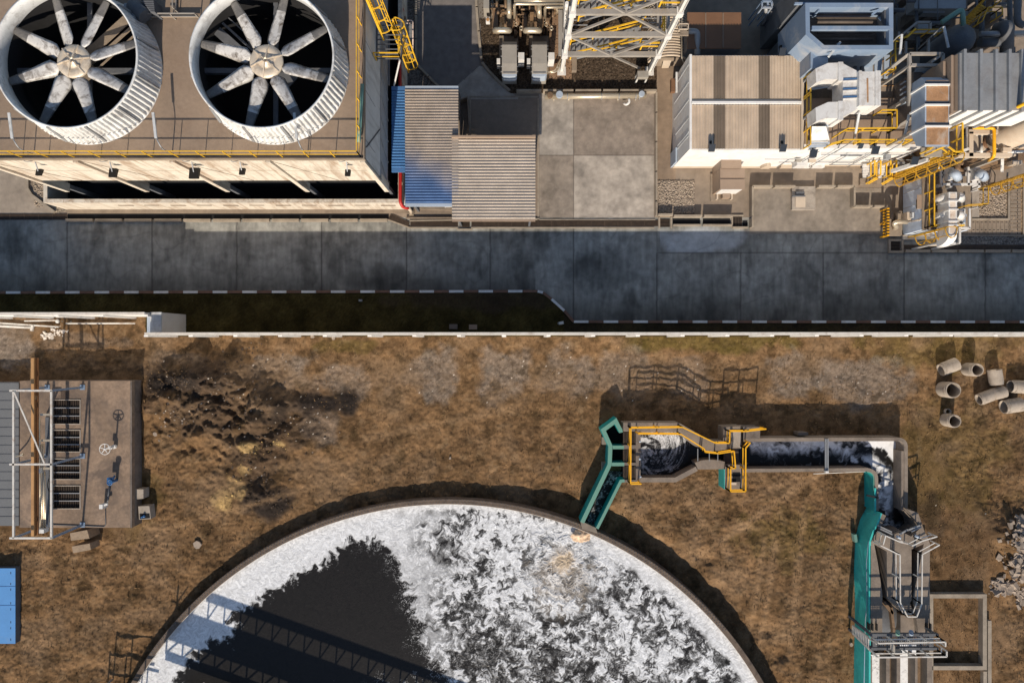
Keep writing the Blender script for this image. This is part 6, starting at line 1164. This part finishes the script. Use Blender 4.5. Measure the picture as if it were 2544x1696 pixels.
def rubble(name,label,spots,n,smin,smax,m):
    mb=MB()
    for k in range(n):
        cx_,cy_,rx,ry=random.choice(spots); x=random.gauss(cx_,rx*.5); y=random.gauss(cy_,ry*.5); s=random.uniform(smin,smax)*random.random()**.5; g=float(gheight(np.array([x]),np.array([y]))[0]); c=W(x,y,0); R_=Matrix.Rotation(random.random()*6.3,3,'Z')@Matrix.Rotation(random.uniform(-.7,.7),3,'X')
        P=[Vector((sx*s*random.uniform(.5,1.1),sy*s*random.uniform(.4,.9),sz*s*random.uniform(.15,.5))) for sz in (-1,1) for sx,sy in ((-1,-1),(1,-1),(1,1),(-1,1))]
        P=[R_@v+Vector((c.x,c.y,g+s*.25)) for v in P]; mb.hexa(P[:4],P[4:])
    return struct(mb.build(name,m),'stuff')
rubble('rubble_heap','',[(2515,1350,40,45),(2520,1410,30,35),(2490,1455,30,18),(2530,1310,20,25),(2540,1480,20,20)],620,.06,.34,M['rock'])
rubble('white_rubble','',[(118,832,20,10),(150,822,20,8)],110,.04,.14,mat('pale rubble',S(214,204,192),.9))
rubble('field_litter','',[(470,960,110,60),(560,1000,100,60),(640,1050,80,90),(760,1060,80,50),(700,900,80,60),(420,1040,60,40)],150,.03,.09,M['rock'])
rubble('soil_clods','',[(450,940,80,40),(560,940,70,50),(500,1010,90,50),(650,1010,50,60),(640,1150,80,70),(600,880,60,30),(690,1240,50,30)],320,.03,.12,mat('dark soil clod',S(80,67,56),1,var=.4,scale=3))
struct(rubble('straw_clods','',[(560,1245,30,30),(590,1200,30,40),(635,1110,40,22),(600,1160,30,20),(700,1100,30,16)],50,.03,.07,mat('yellow sawdust clump',S(200,166,104),1,var=.25,scale=5)),'stuff')
for i,(x,y,s) in enumerate(((490,1352,.34),(606,1016,.28),(776,836,.16),(828,838,.2),(387,1078,.22),(1118,1138,.1),(2115,1600,.15),(1392,803,.22))):
    if i==7: continue
    c=W(x,y,.12); rr=random.Random(i); P=[Vector((c.x+s*rr.uniform(.5,1)*math.cos(k*.9),c.y+s*1.2*rr.uniform(.5,1)*math.sin(k*.9),0)) for k in range(7)]
    o=MB().prism(P,.0,.16).build('pale_stone',M['rock']); tag(o,['ragged pale scrap of sheet on the grass left of the big tank','white scrap on the dark soil in the middle of the digging','left of two small pale stones just below the long wall','right of two small pale stones just below the long wall','pale lump with a hole on the grass right of the pump house','tiny white scrap on the open brown field above the tank','small pale stone on the grass left of the turquoise wall'][i],'stone')
t=thing('verge_lamp','small white bulkhead lamp on the dark verge below the kerb bend','lamp',W(1392,803,0)); MB().cyl(W(1388,803,0),.09,.05,.5,10).build('base',M['greymetal'],t); MB().bar(W(1389,803,.6),W(1400,801,.6),.2,.14).build('head',M['white'],t)
for i,(x,y,m) in enumerate(((1126,811,'concrete_dark'),(1175,812,'boxbrown'),(895,746,'greymetal'))): s=[10,10,4][i]; o=MB().pb(W(x-s,y+s*.6,.25),W(x+s,y-s*.6,.25),0).build('inspection_cover',M[m]); tag(o,['dark square chamber cover on the shaded verge near the wall','brown square chamber cover on the shaded verge beside the dark one','tiny grey marker block on the verge under the kerb'][i],'cover')
# ------------------------------------------------------------------ concrete drain pipes
def ringpipe(base, axis, L_, r, label, wall_=.085, m='pipeconc'):
    ax=Vector(axis).normalized(); b_=Vector(base); t=thing('concrete_pipe',label,'pipe',b_,'loose concrete drain pipes'); u=ax.cross(UP if abs(ax.z)<.9 else Vector((1,0,0))).normalized(); v=ax.cross(u); n=40
    prof=[(0,r-wall_),(0,r),(L_*.86,r),(L_*.87,r-.03),(L_,r-.03),(L_,r-wall_),(0,r-wall_)]; vs=[b_+ax*d+(u*math.cos(2*math.pi*k/n)+v*math.sin(2*math.pi*k/n))*rr for d,rr in prof for k in range(n)]
    o=MB().add(vs,[[j*n+k,j*n+(k+1)%n,(j+1)*n+(k+1)%n,(j+1)*n+k] for j in range(6) for k in range(n)],False).build('pipe_shell',M[m],t)
    return t
def upright(x,y,r,label,h=1.15): # x,y pixel centre of the upper mouth
    c=W(x,y,h); ringpipe((c.x,c.y,0),(0,0,1),h,r,label)
upright(2300+1010/7.84,860+460/7.84,.46,'upright concrete pipe at the top middle of the pipe group'); upright(2300+540/7.84,860+855/7.84,.56,'largest upright concrete pipe, wide dark mouth, at the left of the pipe group'); upright(2300+568/7.84,860+1458/7.84,.47,'lowest upright concrete pipe, alone below the rest of the group',1.0)
def lying(x0,y0,x1,y1,r,label):
    a_=D8(x0,y0,r); b_=D8(x1,y1,r); ringpipe(a_,b_-a_,(b_-a_).length,r,label)
lying(1270,950,1070-40,1010+30,.42,'lying concrete pipe with a broken light end facing lower left'); lying(1530,885,1255,945,.42,'lying concrete pipe butted end to end behind the broken one'); lying(1850,1130,1510,1180,.5,'lying concrete pipe lowest on the right, mouth facing left'); lying(2080,800,1640,780,.46,'lying concrete pipe cut by the right picture edge'); lying(600,340,290,465,.46,'lying broken concrete pipe at the top left of the pipe group'); lying(1335,460,1380,745,.46,'concrete pipe lying upright-looking, pointing down the picture, right of centre')
o=MB().lathe(D8(415,1270,.1),[(.18,0),(.22,0),(.22,.25),(.18,.25),(.18,0)],16).build('small_pipe_stub',M['pipeconc']); tag(o,'tiny concrete pipe stub in the shade between two upright pipes','pipe')
# ------------------------------------------------------------------ flume at the centre right
zf=1.35
def C1p(*a): return [C1(x,y,zf) for x,y in a]
t=thing('teal_inlet_channel','teal coated open channel leading water down into the round tank','channel',C1(380,900,0))
MB().wall(C1p((522,528),(505,532),(462,447),(352,527),(415,668),(408,835),(165,1345)),.28,0).build('outer_wall',M['teal'],t)
MB().wall(C1p((415+20,680),(535,680)),.24,0,zf-.002).wall(C1p((428,830),(538,830)),.24,0,zf-.002).build('stub_wall',M['teal'],t)
MB().wall(C1p((540,975),(508,978),(298,1398)),.2,0).build('inner_wall',M['teal'],t)
MB().pb(C1(340,655,.5),C1(380,590,.5),0).pb(C1(340,890,.5),C1(378,812,.5),0).build('buttress',M['concrete_grey'],t)
MB().prism([C1(385,560,.5),C1(470,470,.5),C1(505,540,.5),C1(530,560,.5),C1(530,660,.5),C1(425,660,.5)],0,.3).prism([C1(440,700,.5),C1(530,700,.5),C1(530,815,.5),C1(440,815,.5)],0,.3).build('sump_floor',M['black'],t)
MB().prism([C1(150,1335,1.0),C1(290,1400,1.0),C1(300,1440,.7),C1(165,1400,.7)],0,.75).build('spout_lip',M['concrete_grey'],t)
def foamcol(dens,seed,s=40,box=None,soft=.45):
    def f(px,py):
        wx,wy=foam_warp(px,py,((s,8,seed),(s*.4,3,seed+1))); n=fbm(wx*.7,wy,s*.6,4,seed+2,.5); rid=1-np.abs(fbm(wx*.7,wy,s*.45,3,seed+3))*3; n2=fbm(px,py,10,4,seed+4)
        d=dens(px,py,n) if callable(dens) else dens
        return foam_col(np.clip(ss(.2,.8,d+n*.9+rid*.12)*(1.0+.4*n+.15*n2),0,1),n2*.4)
    return f
struct(sheet('channel_water',(1436,1312),(1556,1170),.25,.05,foamcol(.12,300,30),M['water'],poly=[(1400+x/3.563,920+y/3.563) for x,y in ((200,1345),(430,850),(530,850),(530,965),(505,965),(290,1390))]))
PB=[(680,548),(1010,548),(1180,660),(1190,790),(1165,870),(985,960),(680,960)]
def sw(px,py,n):
    x=(px-1400)*3.563; y=(py-920)*3.563; d=np.hypot((x-860)/330,(y-740)/250); return .42*ss(1.5,.5,d)*ss(1190,950,x)+.25*ss(760,580,y)-.1
def swirlcol(px,py):
    x=(px-1620)/1.0; y=(py-1130)/1.0; r=np.hypot(x,y); a_=np.arctan2(y,x)+r*.035; X_=r*np.cos(a_); Y_=r*np.sin(a_); wx,wy=foam_warp(X_,Y_,((40,6,330),(15,3,331)))
    n=fbm(wx*.4,wy,20,4,332,.5); rid=1-np.abs(fbm(wx*.5,wy,17,3,333))*3.0; n2=fbm(px,py,9,4,334); return foam_col(np.clip(ss(.35,1.0,sw(px,py,n)+n*.8+rid*.3)*.9,0,1),n2)
struct(sheet('pool_water',(1588,1192),(1738,1072),.25,.04,swirlcol,M['water'],poly=[(1400+x/3.563,920+y/3.563) for x,y in ((640,540),(1015,540),(1195,660),(1200,800),(1170,880),(985,968),(640,968))]))
struct(MB().prism([C1(1180,690,.6),C1(1620,690,.6),C1(1620,870,.6),C1(1180,870,.6)],.05,.2).prism([C1(520,540,.6),C1(690,540,.6),C1(690,975,.6),C1(520,975,.6)],.05,.2).build('shaded_water',mat('shaded blue black water',(.006,.008,.01,1),.25,bump=0,spec=.3)))  # shade under gratings and in the throat is put into the water colour
t=thing('flume_box','concrete stilling box with an amber railed walkway around swirling water','basin',C1(900,750,0))
WK=C1p((530,463),(1024,463),(1308,625),(1416,625),(1416,500),(1575,492),(1575,690),(1480,690),(1330,716),(1238,708),(1212,680),(1170,672),(1012,546),(640,546),(640,540),(530,540))
MB().prism(WK,0,zf).build('walkway',M['concrete_grey'],t)
MB().wall(C1p((680,968),(990,968),(1180,868)),.32,0,zf).build('south_wall',M['concrete_grey'],t)
MB().prism(C1p((1165,815),(1220,795),(1300,788),(1380,795),(1428,808),(1418,872),(1190,875)),0,zf+.001).build('throat_wall',M['concrete_grey'],t)
MB().prism(C1p((530,968),(700,968),(700,990),(530,990)),0,zf-.003).prism(C1p((640,541),(682,541),(682,967),(640,967)),.6,zf-.004).prism(C1p((525,660),(640,660),(640,695),(525,695)),.6,zf-.004).prism(C1p((525,815),(640,815),(640,840),(525,840)),.6,zf-.004).build('gate_beam',M['concrete_dark'],t)
for (y0,y1) in ((545,655),(700,812),(843,965)):
    mb=MB(); [mb.bar(C1(x,y1,zf-.1),C1(x,y0,zf-.1),.04,.05) for x in range(530,640,12)]; mb.build('grating_panel',M['grate'],t)
mb=MB(); [mb.tube([C1(x,y,zf+.3),C1(x+10,y+14,zf+.35)],.07,8) for x,y in ((672,620),(670,775),(675,932))]; mb.build('gate_spindle',M['bluewhite'],t)
mb=MB(); [mb.bar(C1(x,716,zf),C1(x,800,zf),.05) for x in (1290,1365)]; mb.bar(C1(1188,690,zf),C1(1188,800,zf),.05).build('tie_rod',M['greymetal'],t)
P2=C1p((1428,835),(1600,835),(1600,900),(1580,900),(1580,1052),(1428,1052)); MB().prism(P2,0,zf).build('end_block',M['concrete_grey'],t); MB().prism([Vector((p.x,p.y,0)) for p in C1p((1422,1050),(1422,872),(1427,872),(1427,1050))],0,zf-.01).build('teal_face',M['tealdeck'],t)
MB().prism(C1p((1495,900),(1565,900),(1565,985),(1495,985)),zf+.001,zf+.012).build('shaft_opening',M['black'],t); MB().pb(C1(1480,1012,zf+.15),C1(1530,990,zf+.15),zf).build('hatch_lid',M['tan'],t)
MB().pb(C1(1490,680,zf+.06),C1(1568,530,zf+.06),zf).build('cover_slab',M['concrete'],t); MB().prism(C1p((1436,690),(1568,690),(1568,834),(1436,834)),.8,.9).build('throat_grating',M['grate'],t)
MB().pb(C1(1590,600,zf),C1(1740,500,zf),.0).build('side_block',M['concrete_dark'],t)
ra=lambda pts,z=zf: [C1(x,y,z) for x,y in pts]
railing(ra([(570,975),(572,492),(1020,485),(1305,622),(1425,622),(1428,520)]),'railing',M['gold'],t,r=.04,gap=1.4); railing(ra([(1428,520),(1570,520),(1740,500)]),'railing',M['gold'],t,r=.04)
railing(ra([(640,542),(1005,545),(1205,670),(1218,700),(1335,712),(1465,690),(1478,840),(1435,842),(1435,1040),(1565,1040),(1565,665),(1605,620)]),'railing',M['gold'],t,r=.04,gap=1.4); railing(ra([(570,975),(660,975)]),'railing',M['gold'],t,r=.04)
# second channel
def arc(cx_,cy_,r,a0,a1,n=6): return [(cx_+r*math.cos(math.radians(a0+(a1-a0)*k/n)),cy_+r*math.sin(math.radians(a0+(a1-a0)*k/n))) for k in range(n+1)]
t=thing('concrete_channel','long concrete channel of foamy water turning a rounded corner','channel',C2(900,500,0))
MB().wall([C2(x,y,zf) for x,y in [(185,363),(1000,358)]+arc(1700,425,68,-90,0)+[(1768,1060)]],.24,0).build('outer_wall',M['concrete_grey'],t)
MB().prism([C2(x,y,zf-.05) for x,y in ((1722,470),(1755,470),(1755,1050),(1722,1050))],0,zf-.05).build('inner_bench',M['concrete_grey'],t)
MB().wall([C2(x,y,zf) for x,y in [(200,660),(1390,652)]+arc(1400,735,80,-90,0)+[(1486,1050)]],.23,0).build('inner_wall',M['concrete_grey'],t)
MB().wall([C2(x,y,zf-.06) for x,y in [(1388,672)]+arc(1392,735,66,-80,0,4)+[(1462,1050)]],.12,0).build('teal_lining',M['teal'],t)
MB().pb(C2(720,318,.9),C2(815,290,.9),0).build('buttress',M['concrete_dark'],t)
mb=MB(); [mb.bar(C2(x,352,zf+.12),C2(x,678,zf+.12),.09,.12) for x in (984,1004)]; mb.build('tie_beam',M['greymetal'],t); MB().pb(C2(985,684,zf+.3),C2(1015,666,zf+.3),zf).build('end_box',M['white'],t)
mb=MB(); mb.tube([C2(865,690,.9),C2(1380,668,1.0)],.035,6).build('side_conduit',M['railwhite'],t)
MB().bar(C2(1385,900,zf+.06),C2(1500,925,zf+.08),.12,.1).build('black_strap',M['blackpaint'],t)
def chd(px,py,n):
    x=(px-1800)*3.92; y=(py-1000)*3.92; top=ss(600,430,y+n*110)*ss(1400,1230,x+n*80)*ss(200,280,x)*.58; q=np.hypot(x-1330,y-790)+n*70
    ring=ss(375,420,q)*(x>1330)*(y<960)*.95; inner=np.exp(-((q-250)/62)**2)*(x>1230)*.72; tail=np.exp(-((x-1600+(y-900)*.05+n*90)/60)**2)*(y>760)*.5; film=ss(1650,1700,x)*(y<1000)*.6
    edge=ss(70,0,np.abs(y-378)+n*30)*ss(900,1100,x)*.5
    return np.maximum.reduce([top*.85,ring*.9,inner*.8,tail,film,edge])
struct(sheet('channel_water',(1850,1312),(2246,1092),.25,.05,foamcol(chd,340,60),M['water'],poly=[(1800+x/3.92,1000+y/3.92) for x,y in ((150,372),(1690,372),(1728,430),(1728,1040),(1880,1200),(1700,1290),(1490,1200),(1490,745),(1390,668),(150,668))]))
# gate house at the channel end, height 2 m
zg=2.0
def G(*a): return [C3(x,y,zg) for x,y in a]
t=thing('screen_chamber','concrete screen chamber with V shaped dark slots and white railings','chamber',C3(620,700,0))
MB().prism(G((430,302),(530,345),(520,470),(410,408),(440,560),(478,820),(478,1150),(376,1150),(378,400)),0,zg).build('left_deck',M['concrete_grey'],t)
MB().prism(G((530,345),(640,300),(720,345),(722,480),(722,880),(640,975),(520,860),(515,460)),0,zg-.004).build('centre_deck',M['concrete_grey'],t)
MB().prism(G((700,360),(800,270),(850,330),(875,400),(875,1150),(780,1150),(735,860),(825,405),(722,450)),0,zg-.002).build('right_deck',M['concrete_grey'],t)
MB().prism(G((474,152),(508,168),(462,265),(436,254)),0,zg+.02).prism(G((690,118),(775,145),(840,330),(800,345),(770,230),(740,190)),0,zg+.02).build('wing_wall',M['concrete_grey'],t)
MB().prism(G((438,258),(560,332),(550,378),(428,300)),.5,zg-.3).prism(G((561,332),(640,292),(640,338),(551,378)),.5,zg-.302).prism(G((641,292),(720,332),(735,378),(641,338)),.5,zg-.304).prism(G((721,332),(800,242),(822,262),(736,378)),.5,zg-.306).build('gate_sill',M['concrete_dark'],t)
mb=MB(); [mb.bar(C3(x0,y0,zg+.1),C3(x1,y1,zg+.1),.1,.1) for x0,y0,x1,y1 in ((440,252,555,305),(450,275,560,325),(620,325,690,285),(690,290,790,250),(720,300,800,262))]; mb.build('gate_frame',M['greymetal'],t)
MB().prism([C3(x,y,.7) for x,y in ((395,380),(870,380),(870,1160),(372,1160))],.3,.6).build('slot_water',M['black'],t)
MB().prism([C3(x,y,1.6) for x,y in ((630,1000),(740,1000),(750,1150),(630,1150))],.7,1.6).prism(G((640,975),(705,890),(745,985)),.7,zg-.01).build('middle_pier',M['concrete_grey'],t)
mb=MB(); [mb.bar(C3(x0,y0,1.4),C3(x1,y1,1.4),.18,.3) for x0,y0,x1,y1 in ((480,880,560,980),(710,880,800,1000),(545,930,570,1150),(770,960,830,1150))]; mb.build('rusty_gate',M['rustpipe'],t); MB().ball(C3(480,1010,.9),1.2,8,sz=.3).build('dark_cone',M['darkbeam'],t)
mb=MB(); [mb.pb(C3(x,1130,zg+.2),C3(x+10,1075,zg+.2),zg-.2) for x in (372,395,430,850,880)]; mb.build('gate_guide',M['blackpaint'],t)
g=lambda pts: [C3(x,y,zg) for x,y in pts]
for pts in ([(440,300),(420,375)],[(445,305),(560,355),(620,370)],[(400,385),(545,455),(557,455),(560,850),(620,965),(695,965),(735,860),(740,455),(880,378)],[(660,385),(740,345),(860,310)]): railing(g(pts),'railing',M['railwhite'],t,h=1.0,r=.035,gap=1.6)
mb=MB(); [mb.tube([C3(x,y,zg+.5),C3(x+38,y+18,zg+.6)],.09,8) for x,y in ((595,340),(750,335))]; mb.build('gate_actuator',M['bluewhite'],t)
t=thing('turquoise_embankment','long turquoise coated sloping wall along the left side of the screen chamber','wall',C3(300,900,0))
def slope(pairs,m):
    mb=MB(); vs=[]
    for (bx,by,tx,ty,zt) in pairs: vs+=[C3(bx,by,0),C3(tx,ty,zt),Vector((C3(tx,ty,zt).x+.12,C3(tx,ty,zt).y,zt)),Vector((C3(tx,ty,zt).x+.12,C3(tx,ty,zt).y,0))]
    fs=[]; n=len(pairs)
    for i in range(n-1):
        for k in range(4): a_=4*i+k; b_=4*i+(k+1)%4; fs.append([a_,a_+4,b_+4,b_])
    fs+=[[0,1,2,3],[4*n-1,4*n-2,4*n-3,4*n-4]]; mb.add(vs,fs); return mb
slope([(350,-60,412,-60,1.4),(355,40,412,60,1.4),(345,100,412,140,1.4),(318,150,462,150,2.02),(290,205,428,250,2.03),(268,290,396,300,2.03),(260,330,368,386,2.03),(250,400,368,420,2.0),(240,640,368,640,2.0),(248,860,366,860,2.0),(248,1000,366,1040,2.0),(242,1300,366,1300,2.0),(238,1600,366,1600,2.0),(236,1800,366,1800,2.0)],0).build('coated_slope',M['tealdeck'],t)
MB().bar(C3(240,320,.4),C3(250,385,.4),.2,.4).build('end_stub',M['tealpipe'],t); mb=MB(); mb.tube([C3(x,y,z) for x,y,z in ((405,160,1.45),(440,160,1.5),(425,270,1.75),(362,380,1.9),(345,560,1.8),(350,900,1.8),(335,1060,1.8),(325,1600,1.8))],.025,5).build('joint_line',M['blueunit'],t)
t=thing('service_bridge','steel service bridge with white railings across the screen chamber','bridge',C3(640,1240,0)); zb=3.1
mb=MB(); [mb.bar(C3(370,y,zb),C3(940,y,zb),.16,.25) for y in (1160,1275)]; mb.bar(C3(410,1160,zb),C3(410,1290,zb),.3,.2).bar(C3(880,1160,zb),C3(880,1290,zb),.3,.2).build('girder',M['darkbeam'],t); mb=MB(); [mb.bar(C3(430+k*16,1172,zb+.02),C3(430+k*16,1262,zb+.02),.03,.04) for k in range(28)]; [mb.bar(C3(430,1180+k*16,zb+.04),C3(870,1180+k*16,zb+.04),.025,.03) for k in range(6)]; mb.build('mesh_deck',M['greymetal'],t)
railing([C3(375,1175,zb),C3(920,1165,zb),C3(920,1200,zb)],'railing',M['railwhite'],t,r=.04,gap=1.1); railing([C3(370,1290,zb),C3(930,1285,zb),C3(930,1240,zb)],'railing',M['railwhite'],t,r=.04,gap=1.1)
mb=MB(); [mb.bar((p.x,p.y,0),(p.x,p.y,zb-.1),.14) for p in [C3(x,y,zb) for x in (385,920) for y in (1160,1275)]]; mb.build('column',M['darkbeam'],t)
o=MB().pb(C3(585,1330,zb+.5),C3(645,1300,zb+.5),zb).hexa([C3(545,1215,zb+.6),C3(585,1260,zb+.6),C3(585,1320,zb+.6),C3(545,1280,zb+.6)],[C3(545,1215,zb+.65),C3(585,1260,zb+.65),C3(585,1320,zb+.65),C3(545,1280,zb+.65)]).build('control_panel',M['greybox']); tag(o,'grey control panel with its lid open on the white railed bridge','control panel')
for i,(x,c) in enumerate(((607,'tealpipe'),(718,'blueunit'))): o=MB().tube([C3(x,1160,zb+.2),C3(x,1135,zb+.3)],.14,10).build('drive_motor',M[c]); tag(o,['green drive motor on the upper edge of the white railed bridge','pale blue drive motor on the upper edge of the white railed bridge'][i],'motor')
t=thing('bridge_ladder','white stair ladder with handrails descending over the turquoise wall','ladder',C3(290,1180,0)); p=[C3(230,1090,.9),C3(365,1190,3.1)]; q=[C3(230,1150,.9),C3(365,1280,3.1)]
mb=MB(); mb.bar(*p,.08,.14).bar(*q,.08,.14).build('stringer',M['railwhite'],t); mb=MB(); [mb.bar(p[0].lerp(p[1],k/10),q[0].lerp(q[1],k/10),.09,.05) for k in range(11)]; mb.build('rung',M['railwhite'],t); railing([p[0],p[1]],'railing',M['railwhite'],t,h=.95,gap=.5); railing([q[0],q[1]],'railing',M['railwhite'],t,h=.95,gap=.5)
t=thing('outlet_channels','three brown concrete channel walls below the white railed bridge','channel',C3(640,1450,0)); zo=1.4
for (x0,x1,m) in ((372,392,'concrete_grey'),(510,540,'concrete_grey'),(598,628,'concrete_grey'),(752,772,'concrete_grey'),(852,897,'concrete_grey')): MB().pb(C3(x0,1800,zo),C3(x1,1345,zo),0).build('channel_wall',M[m],t)
MB().pb(C3(541,1800,.6),C3(597,1345,.6),0).pb(C3(773,1800,.6),C3(851,1345,.6),0).build('dry_bed',M['rustpipe'],t)
struct(sheet('channel_water',(2163,1760),(2204,1625),.5,.05,foamcol(.75,360,26),M['water'])); struct(sheet('channel_water',(2236,1760),(2276,1600),.5,.05,foamcol(.92,370,26),M['water']))
o=MB().wall([C3(887,1800,.5),C3(887,842,.5),C3(1335,842,.5),C3(1335,1442,.5),C3(897,1442,.5)],.28,0).wall([C3(1338,1470,.35),C3(1338,1800,.35)],.25,0).bar(C3(1364,1040,.2),C3(1364,1800,.2),.25,.3).bar(C3(884,985,.6),C3(850,985,.6),.1).build('foundation_frame',M['kerb']); tag(o,'square brown concrete foundation frame on the ground right of the chamber','foundation')
# flume spout water falling into the tank
c=W(1437,1329,.5); mb=MB(); vs=[]; n=16
P=[C1(185,1395,.75),C1(250,1425,.75)]; struct(sheet('spout_water',(1415,1347),(1466,1312),.34,.06,lambda px,py: np.ones(px.shape+(3,))*C(206,178,150)*(1+.6*fbm(px,py,8,4,380))[...,None],M['water'],lambda px,py: .35*np.exp(-(((px-1436)/20)**2+((py-1326)/14)**2))+fbm(px,py,7,3,381)*.12,poly=[(1418,1330),(1430,1316),(1445,1315),(1466,1328),(1464,1340),(1445,1346),(1425,1342)]))
# lattice bridge standing south of the picture, its shadow falls across the tank
t=thing('lattice_bridge','long lattice walkway bridge over the round tank, beyond the lower picture edge','bridge',(-14,-29,3.9))
A_=Vector((-24.6,-26.0,0)); D_=Vector((.942,-.335,0)); N_=Vector((.335,.942,0)); L_=36
def brl(off,z,w,h,mb): mb.bar(A_+N_*off+UP*z,A_+D_*L_+N_*off+UP*z,w,h)
mb=MB(); brl(0,3.9,1.6,.45,mb); mb.build('deck',M['darkbeam'],t)
mb=MB(); mb.bar(A_+D_*2.2+N_*.8+UP*5.05,A_+D_*L_+N_*.8+UP*5.05,.2,.34); brl(-.8,3.0,.2,.3,mb); brl(-.8,5.05,.1,.1,mb); mb.build('chord',M['steel'],t); mb=MB()
for k in range(31):
    p=A_+D_*(L_*k/30)+N_*.8; mb.bar(p+UP*4.1,p+UP*4.9,.1); mb.bar(p+UP*4.1,p+D_*.7+UP*4.9,.07)
    p=p-N_*1.6; mb.bar(p+UP*3.1,p+UP*3.7,.12); mb.bar(p+UP*3.1,p+D_*.8+UP*3.7,.08)
[mb.bar(A_+D_*(a-4.2)+N_*o_+UP*z,A_+D_*(b-4.2)+N_*o_+UP*z2,.09) for a,b,z,z2 in ((0,3.4,1.9,2.4),(0,3.4,1.1,1.3),(0,0,0,2.0),(1.2,1.2,0,2.1),(2.6,2.6,0,2.3)) for o_ in (-.7,.7)]
mb._build('lattice',M['steel'],t); mb=MB(); [mb.bar(A_+D_*d+UP*0,A_+D_*d+UP*3.7,.5) for d in (30,36)]; mb.build('pier',M['steel'],t)
